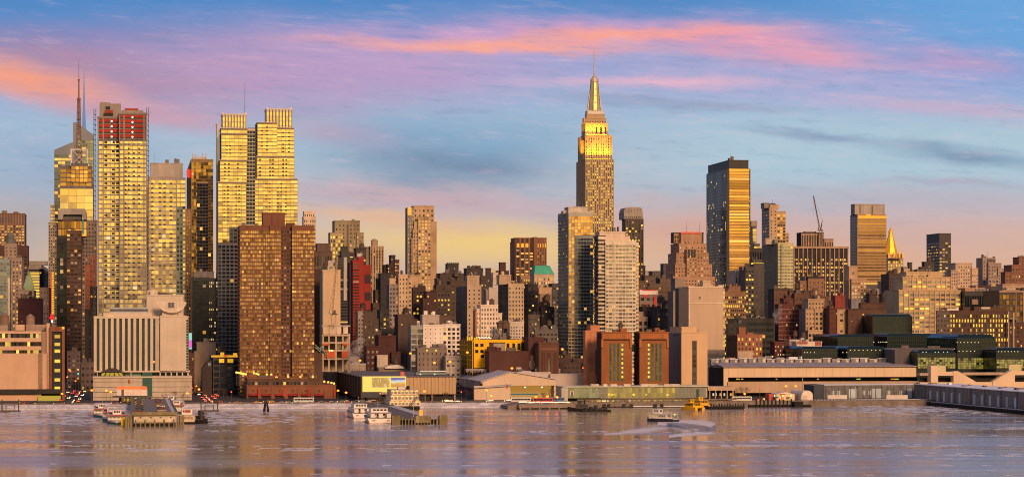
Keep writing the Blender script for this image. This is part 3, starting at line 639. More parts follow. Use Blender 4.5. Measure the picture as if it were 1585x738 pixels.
q = MB(); [q.ball((b.X(x_, 11), 11, b.Z(176.5, b.X(x_, 11), 11)), .8, 6) for x_ in (345, 380)]; q.build('warning_light', glow_mat((1, .25, .03), 2.0), b.o); b.done()
b = B('skyscraper', 'right of the gold twin towers, slightly taller, behind the brown apartment slab', 'skyscraper', 1960, 397, [al, drk, al2])
b.tier(412, 452, 170, yb=202, dy=10, f=st(7.0, 4.8, .62, .80, 'gold', .0, po=.5, so=.45, pm=1, sm=0), dep=22, side=False)
b.tier(398, 429, 190, yb=242, dy=0, f=fg(), n=fg(), dep=32, side=False, cap=.5); b.tier(429, 455, 198, yb=242, dy=3, f=fg(), dep=30, side=False, cap=.5)
b.tier(397, 431, 242, yb=278, dy=-2, f=fg(), n=fg(), dep=34, side=False, cap=.4); b.tier(431, 455.5, 242, yb=278, dy=2, f=fg(), dep=30, side=False, cap=.4)
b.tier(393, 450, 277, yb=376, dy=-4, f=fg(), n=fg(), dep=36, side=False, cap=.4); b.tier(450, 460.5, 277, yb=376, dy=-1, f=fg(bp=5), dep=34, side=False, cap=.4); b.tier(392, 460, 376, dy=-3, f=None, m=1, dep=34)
b.dashes((404, 412), 196, 242, 5.85, -.5); b.dashes((437, 446), 205, 242, 5.85, 2.5); b.dashes((401, 417, 421), 247, 278, 5.85, -2.5); b.dashes((437, 442), 247, 278, 5.85, 1.5); b.dashes((411, 416, 429, 434, 441), 284, 345, 5.85, -4.5)
q = MB(); [q.ball((b.X(x_, 11), 11, b.Z(168.5, b.X(x_, 11), 11)), .8, 6) for x_ in (414, 450)]; q.build('warning_light', glow_mat((1, .25, .03), 2.0), b.o); b.done()

# brown apartment slab
obr = wall((.165, .072, .048), .85, .3); obd = wall((.13, .06, .045))
b = B('apartment_building', 'broad orange brown brick apartment slab with dark recessed bays, front row', 'apartment building', 1740, 371, [obr, obd], maxw=100)
fa = st(6.2, 3.4, .80, .60, 'home', .06, po=.20, so=.62, mt=4, lm='amber'); fb = st(6.2, 3.2, .72, .62, 'home', .07, po=.2, so=.85, mt=4, pm=1)
b.tier(371, 404, 352, f=fa, n=fa, dep=30, side=False, cap=1.4); b.tier(404, 418, 352, dy=2.5, f=fb, m=1, dep=27, side=False, cap=1.4); b.tier(418, 435, 352, dy=.6, f=fa, dep=29, side=False, cap=1.4)
b.tier(435, 452, 352, dy=4, f=st(6.2, 4, .6, .5, 'dim', .08, so=.5, pm=1, sm=1, mt=4), m=1, dep=25, side=False, cap=1.4); b.tier(452, 486.5, 352, dy=.2, f=fa, dep=30, side=False, cap=1.4)
b.tier(407, 441, 331, yb=352, dy=8, f=None, dep=16); b.pbox(420, 423, 331, 352, dy=7.5, dep=.5, m=1); b.tier(444, 456, 347, yb=352, dy=10, f=None, m=1, dep=8); b.clutter(375, 404, 351, 3); b.done()
b = B('podium', 'brick podium with arched shop bays and rooftop lights below the brown apartment slab', 'building', 1700, 384, [wall((.20, .085, .05)), wall((.10, .06, .045))])
a0, a1, c0, c1, z0, z1 = b.tier(382, 520, 597, dep=60, xl=365, f=None, cap=.6)
b.tier(383, 476, 586, yb=597, dy=6, f=st(11, 5.5, .7, .6, 'dim', .35, lm='yellow', pm=1, sm=1), dep=26, side=False); b.tier(476, 500, 588, yb=597, dy=8, f=None, m=1, dep=20)
for i in range(6):
    xa_ = 384.5 + i * 20.5
    b.part('shop_bay', [(xa_, xa_ + 14.5, 609, 619)], wall((.03, .022, .02)), dy=-.15, dep=.3); b.part('awning', [(xa_ + .5, xa_ + 14, 609.5, 612)], wall((.30, .02, .03)), dy=-1.4, dep=1.4); b.pbox(xa_ + 15, xa_ + 17.5, 598, 618, dy=-.6, dep=.7)
    b.part('porthole', [(xa_ + 6, xa_ + 8.4, 603.5, 606)], wall((.04, .03, .03)), dy=-.1, dep=.2)
for i in (0, 2, 4, 6): b.part('banner', [(399.5 + i * 19.5, 401.4 + i * 19.5, 601, 613)], wall((.45, .04, .03)), dy=-1.6, dep=.15)
for x_, y_ in [(366 + i * 2.4, 576 + i * .45) for i in range(7)] + [(393, 577), (397, 578), (400, 579), (413, 579), (420, 579), (428, 583.5), (446, 583), (465, 583), (484, 583), (492, 588), (497, 589), (502, 590), (508, 591), (513, 592), (517, 593)]:
    q = MB(); dy_ = 12; a = b.X(x_, dy_); q.tube((a, dy_, b.Z(597, a, dy_)), (a, dy_, b.Z(y_, a, dy_)), .12); q.build('lamp_post', dgrey, b.o); q = MB(); q.ball((a, dy_, b.Z(y_, a, dy_)), .75, 6); q.build('roof_lamp', glow_mat((1.0, .50, .08), 2.0), b.o)
b.done()
# ================================================================== front row, left
b = B('terminal_building', 'tan concrete building with rounded corner, lit slot windows and brick framed stair, far left front', 'building', 1650, -40, [wall((.52, .35, .25), .85, .2, .05), brick, wall((.03, .028, .03)), wall((.30, .22, .18))])
b.tier(-40, 64, 512, f=st(11.4, 4.2, .985, .52, 'dim', .40, lm='yellow', mt=1, mb=56, po=.36, so=.9), dep=45, side=False, m=2, cap=False)
b.pbox(-40, 66, 546.5, 602, dy=-1.4, dep=1.5, m=0)
q = MB(); a = b.X(65.9, 0); zt = b.Z(547, a, 0); zb_ = b.Z(602, a, 0); rr = 3.6
q.plan([(a - 3, -1.4)] + [(a + rr * sin(pi / 2 * i / 8), -1.4 + rr - rr * cos(pi / 2 * i / 8)) for i in range(9)] + [(a + rr, 20), (a - 3, 20)], zb_, zt - .02); q.build('rounded_corner', b.mats[0], b.o)
b.pbox(64, 76, 513, 602, dy=4, dep=30, m=3); b.pbox(72, 77, 500, 602, dy=2, dep=6, m=0)
b.pbox(-40, 12, 503, 512, dy=14, dep=14, m=3); b.pbox(40, 71, 502, 512, dy=14, dep=14, m=3); b.pbox(24, 38, 502, 511, dy=8, dep=8, m=0)
b.part('stair_frame', [(77, 80, 505, 606, -1, 8), (96, 100, 505, 622, -1, 8), (77, 100, 505, 513, -1.1, 8)], brick); b.part('stair_glass', [(80, 96, 513, 606, .5, 2)], wall((.02, .02, .025), .3))
for i, y_ in enumerate((518, 530, 540.5, 556, 570.5, 585, 598)): b.part('stair_window', [(84.5, 93, y_, y_ + 5, .2, .4)], lit((1, .55, .03), (1, .66, .08), 1.0))
b.part('corner_lamp', [(96, 99.5, 505.5, 509, -1.4, .4)], glow_mat((1, .4, .03), 1.4))
b.pbox(-40, 96, 602, 609, dy=-3, dep=40, m=2); b.pbox(-40, 96, 609, 628, dy=2, dep=30, m=2)
for i in range(9): b.part('ground_window', [(11 + i * 4.4, 14.6 + i * 4.4, 616.5, 620, 1.7, .4)], lit((1, .60, .03), (1, .7, .1), .9))
q = MB(); a0 = b.X(59, -4); a1 = b.X(94, -4); z0 = b.Z(620.5, a0, -4); q.loft([[(a0, -6, z0), (a1, -6, z0), (a1, -5, z0 + 1), (a0, -5, z0 + 1)]] + [[(a0, -4 + i, z0 + 1 + 1.6 * sin(i * .6)), (a1, -4 + i, z0 + 1 + 1.6 * sin(i * .6)), (a1, -4 + i, z0 + 2 + 1.6 * sin(i * .6)), (a0, -4 + i, z0 + 2 + 1.6 * sin(i * .6))] for i in range(5)], 0); q.build('entrance_canopy', lit((.9, .6, .03), (.95, .7, .1), .4), b.o)
for i in range(7): b.part('canopy_post', [(62 + i * 5, 62.6 + i * 5, 620, 628, -3, .4)], dgrey)
b.tank(7, 503, 3.4, 6, 20, wall((.20, .13, .10))); b.tank(47, 503, 3.0, 5.4, 18, wall((.24, .17, .13))); b.done()
# hotel
hw = wall((.50, .43, .36), .85, .2, .05); b = B('hotel', 'hotel with vertical dark green stripes, blank wing and a fan shaped balcony', 'hotel', 1675, 145, [hw, wall((.42, .36, .31), .9, .3, .06), wall((0.0305, 0.048, 0.0445), .3)])
b.pbox(146, 247, 490.5, 575, dy=.6, dep=28, m=2); b.pbox(145, 248, 489, 492.5, dy=-.4, dep=29, m=0)
for i in range(11): b.pbox(145.2 + i * 8.75, 149.6 + i * 8.75, 492.4, 574, dy=-.3, dep=1.2, m=0)
b.tier(149.6, 232, 493, yb=574, dy=.5, dep=.2, f=st(4.2, 4.37, .9, .8, 'green', .02, po=.42, so=.40, pm=2, sm=2, mt=0), side=False, m=2, cap=False)
b.tier(233, 240, 493, yb=574, dy=.2, dep=.6, f=st(4.2, 3.5, .9, .85, 'green', .03, pm=2, sm=2), side=False, m=2, cap=False); b.pbox(240.4, 246.5, 493, 574, dy=0, dep=1, m=1)
b.tier(248, 288, 490, yb=575, dy=-2, dep=30, f=None, m=0); b.tier(288, 291.5, 491, yb=575, dy=2, dep=26, f=st(4.2, 3, .8, .8, 'green', .02), side=False)
b.tier(227, 284, 458, yb=490, dy=12, dep=22, f=None, m=0); b.pbox(251, 280, 476, 490, dy=2, dep=10, m=0)
q = MB(); pts = [(242.5, 467), (288.5, 467), (288, 471), (284, 477), (279, 481), (272, 484), (262, 484), (253, 481), (247, 476), (243, 471)]
b.poly(pts, -1, 2.4, mb=q); q.build('fan_balcony', wall((.58, .5, .42)), b.o)
for i in range(9): b.part('balcony_rib', [(246 + i * 4.6, 246.8 + i * 4.6, 468, 480 - abs(i - 4) * 1.6, -1.4, .4)], lgrey)
b.part('roof_room', [(260, 270, 468, 476, -1.3, .5)], dgrey); b.pbox(160, 235, 484, 489.5, dy=4, dep=14, m=0); b.part('roof_lounge', [(170, 229, 475.5, 484, 6, 10)], wall((.34, .38, .44), .3)); b.part('lounge_band', [(170, 229, 478, 481.5, 5.8, .4)], dgrey)
b.part('lounge_light', [(168, 176, 488, 490, 3.7, .3)], glow_mat((1, .5, .05), 1))
b.pbox(144, 297, 583, 626, dy=-14, dep=50, m=1); b.pbox(143.6, 297.4, 582, 584.3, dy=-14.6, dep=51, m=0); b.pbox(147, 292, 575, 583, dy=3, dep=26, m=2); b.pbox(146, 294, 573.3, 575.6, dy=-2, dep=34, m=0)
for i in range(5): b.pbox(150 + i * 13, 151.4 + i * 13, 575.6, 583, dy=-1, dep=1, m=0)
for i in range(6): b.pbox(247 + i * 8.6, 249 + i * 8.6, 575.6, 583, dy=-1, dep=1, m=0)
for i in range(4): b.pbox(144.5, 296, 590 + i * 8, 590.5 + i * 8, dy=-14.2, dep=.3, m=2)
b.part('lobby_light', [(157, 190, 576.5, 582, 2.7, .3)], lit((.8, .55, .05), (.9, .65, .1), .5)); b.part('green_glass', [(220.5, 235.5, 576, 612, -14.3, .5)], wall((0.0344, 0.1046, 0.0937), .25)); b.part('skylight', [(193, 218, 577, 583, 2.6, .3)], wall((.2, .34, .28), .3))
q = MB(); a = b.X(173.5, -6); z = b.Z(583, a, -6)
for i in range(6): q.tube((a + (i - 2.5) * 4, -6, z), (a + (i - 2.5) * 1.2, -6, z + 5.4), .25)
q.loft([[(a - 8, -9, z + 3.4), (a + 8, -9, z + 3.4), (a + 8, -3, z + 3.4), (a - 8, -3, z + 3.4)], [(a - 1, -6.5, z + 6), (a + 1, -6.5, z + 6), (a + 1, -5.5, z + 6), (a - 1, -5.5, z + 6)]]); q.build('garden_pavilion', wall((0.0536, 0.0429, 0.0374)), b.o)
b.part('side_screen', [(292.3, 297, 515, 540, 3, 1)], glow_mat((.25, .75, .7), .8)); b.part('side_screen', [(292.3, 297, 526, 538, 2.6, .3)], glow_mat((.75, .12, .65), .8)); b.done()

# low blocks between hotel and twin towers
b = B('low_block', 'blank tan stepped wall between hotel and the roof lit grey office', 'building', 1850, 301, [wall((.36, .27, .20))])
b.tier(305, 334, 531, f=None, dep=30); b.tier(301, 310, 545, dy=-2, f=None, dep=10); b.done()
b = B('low_block', 'dark brick corner block at the mouth of the red lit avenue', 'building', 1800, 291, [wall((0.0837, 0.0486, 0.0405))])
b.tier(291, 301, 548, f=st(8, 5, .3, .4, 'dim', .1), dep=30, side=False); b.done()
b = B('office_block', 'grey gridded office with yellow floodlit roof trim beside the avenue', 'office building', 1790, 326, [wall((0.1044, 0.0936, 0.1017)), wall((.50, .36, .06))])
b.tier(330, 369, 553, xl=314, f=st(9, 9.6, .78, .72, 'navy', .05), n=st(9, 8, .5, .4, 'dim', .1), side=False, dep=30)
for q_ in ((339, 347, 555, 561), (352, 361, 555, 561)): b.part('lit_panel', [(*q_, -.3, .3)], lit((1, .48, .02), (1, .55, .04), .9))
b.part('roof_trim', [(327, 368, 549.5, 552.5, -1, .8)], glow_mat((.95, .45, .03), .8)); b.part('roof_sign', [(341, 347, 545, 550, -.5, .6)], glow_mat((.95, .5, .03), .8)); b.part('roof_sign', [(361, 367, 546, 551, -.5, .6)], glow_mat((.95, .5, .03), .8)); b.part('red_panel', [(346, 352, 549, 552, -1.2, .3)], glow_mat((.8, .1, .03), .8)); b.done()
b = B('low_block', 'small dark gabled block left of the roof lit grey office', 'building', 1780, 313, [wall((0.0475, 0.0366, 0.0393))])
b.poly([(313, 620), (313, 570), (320, 560), (328, 558), (328, 620)], -4, 20); b.part('blue_dormer', [(322, 326, 561, 566, -4.4, .5)], wall((.2, .28, .4))); b.done()

# ================================================================== centre left
b = B('residential_tower', 'slender white ribbed tower top behind the brown apartment slab', 'tower', 2700, 470, [wall((.58, .46, .38))])
b.tier(471, 487, 328, dy=3, yb=338, f=st(10, 3.2, .45, .8, 'dim', .0, po=.7), dep=20, side=False); b.tier(470, 489, 336, f=st(6.5, 3.4, .5, .6, 'dim', .06, po=.6), dep=24, side=False); b.done()
b = B('masonry_block', 'dusky brown block with tall dark windows right of the brown apartment slab', 'building', 2400, 486, [wall((0.1119, 0.0768, 0.0687))])
b.tier(491, 512, 378, yb=392, dy=6, f=None, dep=22); b.tier(486, 514, 390, f=st(28, 4, .55, .55, 'dim', .0, mt=0), dep=28, side=False); b.done()
b = B('masonry_block', 'dark brick flank with few red lit windows beside the blank cream slab', 'building', 1950, 486, [wall((0.0651, 0.0392, 0.0381))])
b.tier(486, 501, 418, f=st(17, 9, .14, .2, 'dim', .2, lm='deep'), dep=30, side=False); b.clutter(487, 500, 418, 2); b.done()
b = B('blank_slab', 'blank cream slab with grey water box on the roof, behind the crane', 'building', 1900, 499, [wall((.52, .39, .26), .9, .2, .04), wall((.40, .38, .36))])
b.tier(499.5, 527, 420, f=None, dep=30, cap=1.2); b.pbox(508, 516, 403, 415, dy=5, dep=6, m=1); b.pbox(507, 517, 413, 420, dy=5, dep=8, m=1); b.pbox(499.5, 502, 421, 520, dy=-.15, dep=.2, m=1)
b.part('roof_box', [(501, 506, 407, 416, 4, 5)], maroon); b.part('roof_box', [(500, 507, 412, 420, 3, 4)], wall((0.0386, 0.0548, 0.0548))); b.tank(521, 420, 1.6, 3, 8); b.done()
b = B('apartment_tower', 'olive stone tower with broad shoulders and lit left wing', 'tower', 2500, 511, [olive, wall((.34, .27, .17))])
b.tier(518, 557, 343, f=st(6.2, 5.6, .34, .42, 'dim', .10, hl=.1), dep=30, side=False, cap=1.2); b.tier(511, 531, 361, dy=-4, f=st(6, 4.2, .62, .58, 'dim', .72, lm='yellow', pm=1, sm=1), dep=24, side=False); b.tier(552, 563, 361, dy=-2, f=st(6.2, 4.2, .5, .5, 'dim', .35), dep=24, side=False)
b.pbox(529, 532, 340, 343, dy=8, dep=4); b.pbox(545, 549, 339, 343, dy=8, dep=5); b.pbox(552, 555, 341, 343, dy=8, dep=4); b.part('dark_column', [(537, 539.5, 347, 400, -.4, .4)], dgrey); b.done()
b = B('dark_tower', 'black box topped tower with grey ribs between cream slab and red block', 'tower', 2150, 523, [wall((0.064, 0.064, 0.0694)), lgrey, black])
b.tier(523, 547, 400, f=st(4.6, 24, .95, .5, 'dim', .03, sm=0), dep=26, side=False); b.pbox(532, 537, 398, 465, dy=-.9, dep=.6, m=1); b.pbox(528.5, 539.5, 381, 392, dy=6, dep=10, m=2); b.tier(528, 541, 390, yb=400, dy=4, f=None, dep=14); b.done()
b = B('red_block', 'red corrugated block with a red and black chequered side strip', 'building', 2050, 544, [wall((.27, .030, .026), .8, .4, .05), wall((.05, .03, .04)), lgrey])
b.tier(546, 563, 404, dep=24, f=st(4.4, 18, .98, .45, 'dim', .0, po=.30, so=.36), side=False); b.tier(554, 563, 399, yb=404, dy=5, f=None, dep=12); b.pbox(556, 563, 399, 560, dy=-.3, dep=.4, m=0)
b.pbox(563, 574, 410, 560, dy=3, dep=20, m=0)
for i in (0, 2, 4): b.pbox(564.5, 574, 425 + i * 13.5, 438 + i * 13.5, dy=2.6, dep=.5, m=1)
b.tier(541, 546, 408, dy=4, f=None, m=1, dep=18); b.part('roof_unit', [(553, 561, 392, 400, 7, 5)], wall((.45, .42, .4))); b.clutter(547, 562, 403, 2); b.done()
b = B('dark_tower', 'dark rooftop clutter block between red block and the cupola tower', 'building', 2250, 549, [wall((0.061, 0.0502, 0.0475))])
b.tier(551, 567, 385, f=st(6, 5, .5, .5, 'dim', .25, lm='amber'), dep=22, side=False); b.tier(541, 553, 392, dy=3, f=st(8, 6, .7, .5, 'dim', .8, lm='yellow'), dep=20, side=False); b.tank(560, 384, 2.4, 3.4, 6); b.clutter(552, 566, 384, 3); b.done()
b = B('ribbed_tower', 'tan tower with vertical ribs and a round cupola at its top', 'tower', 2600, 566, [wall((.40, .29, .19)), wall((.24, .19, .16))])
b.tier(573, 594, 382, f=st(4.4, 4.2, .46, .8, 'dim', .02, po=.8, so=.25, sm=1, mt=5), dep=26, side=False); b.tier(566, 573.5, 383, dy=4, f=None, m=1, dep=20)
q = MB(); a = b.X(579.5, 12); z = b.Z(382, a, 12); q.cyl(a, 12, z, z + 6, 3.6, 3.6, 14); q.cyl(a, 12, z + 6, z + 6.6, 3.9, 3.9, 14); q.ball((a, 12, z + 6.6), 3.2, 10, zs=.6); q.build('cupola', wall((.34, .25, .18)), b.o); b.done()
b = B('stepped_block', 'umber stepped block with pale outlined setbacks under the cupola tower', 'building', 2250, 576, [wall((0.0859, 0.0616, 0.0535))])
for x0_, y_, d_ in ((585, 432, 8), (581, 450, 5), (577, 470, 2)): b.tier(x0_, 594, y_, dy=d_, f=st(9, 5, .3, .3, 'dim', .05), dep=22, side=False, m=0)
b.done()
b = B('dark_tower', 'thin black stepped tower pair with scattered amber windows', 'tower', 2350, 594, [wall((0.0443, 0.0338, 0.0408)), wall((0.1023, 0.0565, 0.0457))])
b.tier(605, 612, 396, f=st(5, 3, .5, .4, 'dim', .25), dep=18, side=False); b.tier(600, 606, 410, dy=-2, f=st(5, 3, .5, .4, 'dim', .3), dep=18, side=False, m=1); b.tier(611, 618, 403, dy=-1, f=st(5, 3, .5, .4, 'dim', .35, lm='deep', pm=1), dep=18, side=False, m=1); b.tier(595, 601, 411, dy=2, f=None, dep=18); b.done()
b = B('dark_tower', 'black slab with pale yellow windows left of the cream brick tower', 'building', 2250, 590, [wall((.035, .035, .045)), wall((0.0375, 0.0375, 0.048))])
b.tier(589, 602, 424, f=st(8, 6, .4, .35, 'dim', .12, lm='pale'), dep=22, side=False); b.done()
b = B('apartment_building', 'cream brick tower with a grey windowed side and dark roof tank', 'apartment building', 2020, 617, [wall((.52, .39, .27)), wall((.25, .22, .23))])
b.tier(617, 632, 426, f=st(6.8, 6, .32, .42, 'dim', .06), dep=22, side=False); b.tier(632, 637, 432, dy=-1, f=st(6.8, 5, .5, .5, 'dim', .02), dep=22, side=False); b.tier(602.5, 617, 441, dy=2, f=st(6.8, 4.8, .5, .5, 'dim', .03, pm=1, sm=1), m=1, dep=20, side=False); b.tier(603, 612, 432, yb=441, dy=6, f=None, dep=10); b.clutter(619, 631, 425, 2); b.done()
b = B('stone_block', 'tan penthouse block at the foot of the tall tan tower', 'building', 2300, 634, [wall((.44, .31, .20))])
b.tier(634, 653, 427, f=None, dep=20); b.tier(631, 656, 440, dy=-2, f=st(8, 5, .2, .3, 'dim', .05), dep=20, side=False); b.tank(647, 427, 2, 3, 5); b.done()
b = B('stone_tower', 'tall tan stone tower with glowing windows and glowing top corner, centre left', 'skyscraper', 2850, 637, [wall((.40, .285, .185)), wall((.20, .17, .17))])
fw = st(5.2, 4.6, .55, .52, 'dim', .80, lm='amber', mt=4)
b.tier(640, 672, 319.5, yb=345, dy=6, f=st(9, 6.4, .36, .5, 'dim', .1), dep=24, side=False); b.tier(647, 667, 336, dy=-3, f=fw, dep=4, side=False, cap=.4); b.tier(641, 676, 344, dy=0, f=None, dep=30); b.tier(639, 648, 356, dy=-1.5, f=st(5.2, 4.5, .4, .5, 'dim', .1), dep=4, side=False)
b.tier(630.5, 641, 321, dy=5, f=st(6, 4, .6, .6, 'grey', .02, pm=1, sm=1), m=1, dep=22, side=False, cap=False); b.tier(637, 642, 370, dy=-.8, f=st(5.2, 4.6, .4, .5, 'dim', .1), dep=6, side=False)
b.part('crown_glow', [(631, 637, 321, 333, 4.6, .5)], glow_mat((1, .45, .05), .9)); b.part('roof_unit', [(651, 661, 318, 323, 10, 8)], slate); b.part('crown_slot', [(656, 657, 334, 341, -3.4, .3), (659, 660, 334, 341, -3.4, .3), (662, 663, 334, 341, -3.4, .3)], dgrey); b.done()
b = B('brick_building', 'dark brick apartment house with bright yellow windows below the tall tan tower', 'apartment building', 2050, 638, [wall((0.0563, 0.0401, 0.0374))])
b.tier(639, 659, 446, f=st(6.6, 4.8, .55, .45, 'dim', .35, lm='yellow'), dep=24, side=False); b.pbox(648, 658, 442, 447, dy=3, dep=6); b.clutter(640, 658, 446, 3); b.done()
b = B('brick_building', 'maroon brick house right below the tall tan tower', 'building', 2000, 655, [wall((0.0706, 0.0371, 0.0355))])
b.tier(655, 671, 463, f=st(7.5, 5, .35, .35, 'dim', .15, lm='pale'), dep=24, side=False); b.tier(660, 676, 452, dy=8, f=st(7, 5, .4, .4, 'dim', .2), dep=20, side=False); b.done()
b = B('brick_building', 'wide umber building with rows of pale yellow windows, left of centre', 'building', 2100, 668, [wall((0.0771, 0.0593, 0.0555))])
b.tier(672, 697, 450, f=st(7.4, 5, .5, .34, 'dim', .38, lm='yellow'), dep=26, side=False); b.tier(675, 700, 442, yb=450, dy=6, f=None, dep=18); b.clutter(674, 696, 442, 3); b.done()
b = B('crenellated_tower', 'small dark tower with a spiked battlement top', 'tower', 2700, 692, [wall((0.0518, 0.0437, 0.0491))])
b.tier(692.5, 710, 409, f=st(7, 5, .3, .3, 'dim', .02), dep=18, side=False)
for i in range(6): b.pbox(692.5 + i * 3.2, 694 + i * 3.2, 406, 410, dy=0, dep=3)
b.done()
b = B('masonry_block', 'broad dark block under the spiked battlement tower', 'building', 2500, 676, [wall((0.0676, 0.0525, 0.0541))])
b.tier(681, 718, 424, f=st(7, 5, .45, .4, 'dim', .15, lm='yellow'), dep=30, side=False, yb=None); b.tier(676, 690, 432, dy=-3, f=st(7, 5, .4, .4, 'dim', .05), dep=20, side=False); b.tank(706, 428, 2.6, 3.4, -4); b.clutter(682, 717, 424, 4); b.done()
b = B('masonry_block', 'plain brown wall block left of the grey sided apartment tower', 'building', 2300, 697, [wall((0.0794, 0.0568, 0.0514))])
b.tier(697, 722, 436, f=st(9, 8, .25, .25, 'dim', .1), dep=24, side=False); b.done()
b = B('crenellated_tower', 'dark castle topped block with two corner turrets', 'building', 2600, 721, [wall((0.0574, 0.045, 0.045))])
b.tier(722, 748, 416, f=st(6, 5, .4, .35, 'dim', .05), dep=22, side=False); b.pbox(724, 728, 411, 417, dy=0, dep=5); b.pbox(740, 744, 411, 417, dy=0, dep=5); b.clutter(725, 745, 416, 4); b.done()
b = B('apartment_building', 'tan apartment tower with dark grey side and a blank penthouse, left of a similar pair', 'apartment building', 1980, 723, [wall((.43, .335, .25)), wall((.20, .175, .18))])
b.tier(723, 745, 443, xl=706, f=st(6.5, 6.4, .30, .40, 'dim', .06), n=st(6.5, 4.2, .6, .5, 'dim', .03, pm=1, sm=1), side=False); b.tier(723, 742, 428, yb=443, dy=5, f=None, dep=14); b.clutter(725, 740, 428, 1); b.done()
b = B('masonry_block', 'white blank box building right of the tan apartment tower', 'building', 2150, 752, [wall((.50, .45, .42)), wall((.26, .22, .22))])
b.tier(757, 771, 446, f=None, dep=16); b.tier(752, 757, 449, dy=1, f=None, m=1, dep=14); b.tier(763, 771, 423, yb=446, dy=8, f=st(12, 8, .6, .06, 'dim', 0), dep=8, side=False); b.tank(742, 478, 3, 4.5, -20); b.done()
b = B('masonry_block', 'dark jumble of lift houses with a shiny tank behind the white box', 'building', 2450, 746, [wall((0.0643, 0.0507, 0.0507))])
b.tier(744, 773, 428, f=st(7, 5, .4, .35, 'dim', .15, lm='yellow'), dep=24, side=False); b.tier(753, 760, 416, yb=428, dy=4, f=None, dep=8); b.part('shiny_tank', [(760, 767, 416, 424, 6, 6)], wall((.5, .5, .5), .25, .2, .2, .8)); b.clutter(745, 772, 428, 4); b.done()
b = B('brick_tower', 'small square maroon chimney tower on the skyline', 'tower', 2700, 773, [wall((0.0769, 0.0392, 0.0392))])
b.tier(774, 783, 407, f=st(10, 9, .2, .2, 'dim', 0), dep=10, side=False); b.tier(770, 788, 420, dy=2, f=None, dep=20); b.tier(786, 800, 429, dy=4, f=None, dep=18); b.done()
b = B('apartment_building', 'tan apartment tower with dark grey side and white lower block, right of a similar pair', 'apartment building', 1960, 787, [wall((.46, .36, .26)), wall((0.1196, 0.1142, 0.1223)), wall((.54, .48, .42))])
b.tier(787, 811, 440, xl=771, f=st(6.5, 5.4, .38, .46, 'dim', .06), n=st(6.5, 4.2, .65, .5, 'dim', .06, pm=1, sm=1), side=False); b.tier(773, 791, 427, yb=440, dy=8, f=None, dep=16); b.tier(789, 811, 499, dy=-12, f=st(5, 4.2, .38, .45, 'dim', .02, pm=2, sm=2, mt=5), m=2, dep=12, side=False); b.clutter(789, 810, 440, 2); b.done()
b = B('apartment_building', 'white stepped apartment house with water tanks behind, above the yellow scaffold building', 'apartment building', 1880, 741, [wall((.66, .56, .48)), wall((.45, .20, .10))])
b.tier(744, 771, 473, f=st(6.8, 4.6, .42, .5, 'dim', .12, po=.36, so=.34), dep=20, side=False); b.tier(738, 744, 479, dy=2, f=st(6.8, 4, .4, .5, 'dim', .2), dep=18, side=False); b.pbox(736, 738, 480, 521, dy=2.5, dep=14, m=1); b.tier(771, 777, 486, dy=1, f=st(6.8, 3.4, .6, .5, 'dim', .5, lm='amber'), dep=18, side=False); b.pbox(746, 751, 473, 476, dy=3, dep=6)
b.tank(761, 472, 2.2, 3.6, 12); b.tank(775, 508, 3, 4.2, -12); b.tank(782, 508, 3, 4.2, -14, wall((0.1164, 0.0732, 0.0571))); b.done()
b = B('office_tower', 'brown fluted office tower with chamfered corners and amber glow under the roof', 'office tower', 2700, 797, [wall((.20, .095, .06), .7), wall((0.0645, 0.0374, 0.0321))])
f = st(4.6, 7.0, .66, .5, 'dim', .38, lm='amber', po=.95, so=.25, sm=1, mt=16)
b.tier(798, 826, 369, f=f, dep=34, side=False); b.tier(826, 831, 368, dy=-2.5, f=None, dep=36); b.tier(831, 846, 369, dy=-1, f=st(4.6, 3.4, .4, .5, 'dim', .05, po=.9, mt=16), dep=34, side=False)
b.tier(796, 798, 375, dy=3, f=None, dep=30)
for x_ in (800, 806.5, 813.5): b.part('crown_light', [(x_, x_ + 5.4, 376.5, 383, -.1, .3)], glow_mat((1, .42, .02), .9))
for x_ in (832, 836, 840, 843.5): b.part('crown_light', [(x_, x_ + 2.2, 377, 383, -1.3, .3)], glow_mat((1, .42, .02), .9))
b.done()
b = B('mansard_building', 'ornate pale building with lit windows under a bright green mansard roof', 'building', 2300, 826, [wall((.44, .34, .26))])
b.tier(827, 858, 426, f=st(6.2, 3.6, .52, .58, 'dim', .42, lm='amber', mt=3), dep=24, side=False, cap=1.2)
q = MB(); a0, a1 = b.X(827), b.X(858); z0 = b.Z(425, a0, 0); z1 = b.Z(410.5, a0, 0); q.loft([[(a0, -.5, z0 + .6), (a1, -.5, z0 + .6), (a1, 24, z0 + .6), (a0, 24, z0 + .6)], [(a0 + 1.5, 5, z1), (a1 - 3.6, 5, z1), (a1 - 3.6, 19, z1), (a0 + 1.5, 19, z1)]]); q.build('green_roof', wall((.06, .36, .25), .6, .3), b.o); b.done()
b = B('stone_block', 'lit tan loft building left of the green mansard roof', 'building', 2350, 806, [wall((.34, .20, .12))])
b.tier(806, 828, 428, f=st(5.4, 3.8, .5, .5, 'dim', .75, lm='yellow', mt=3), dep=24, side=False); b.done()
b = B('stone_block', 'blank tan box below the green mansard roof', 'building', 2100, 834, [wall((.42, .29, .19)), wall((.28, .2, .15))])
b.tier(834, 854, 446, f=None, dep=18); b.tier(836, 854, 456, dy=-2, f=None, m=1, dep=8); b.tank(847, 465, 2.8, 4, -6); b.done()
b = B('brick_building', 'black brick house with a few amber windows under the lit tan loft', 'building', 2060, 811, [wall((0.0483, 0.0399, 0.0413)), wall((0.0806, 0.0601, 0.0617))])
b.tier(812, 833, 452, f=st(7, 5, .5, .36, 'dim', .18, lm='yellow'), dep=24, side=False); b.tier(817, 833, 441, dy=8, yb=452, f=None, m=1, dep=14); b.clutter(813, 832, 452, 3); b.done()
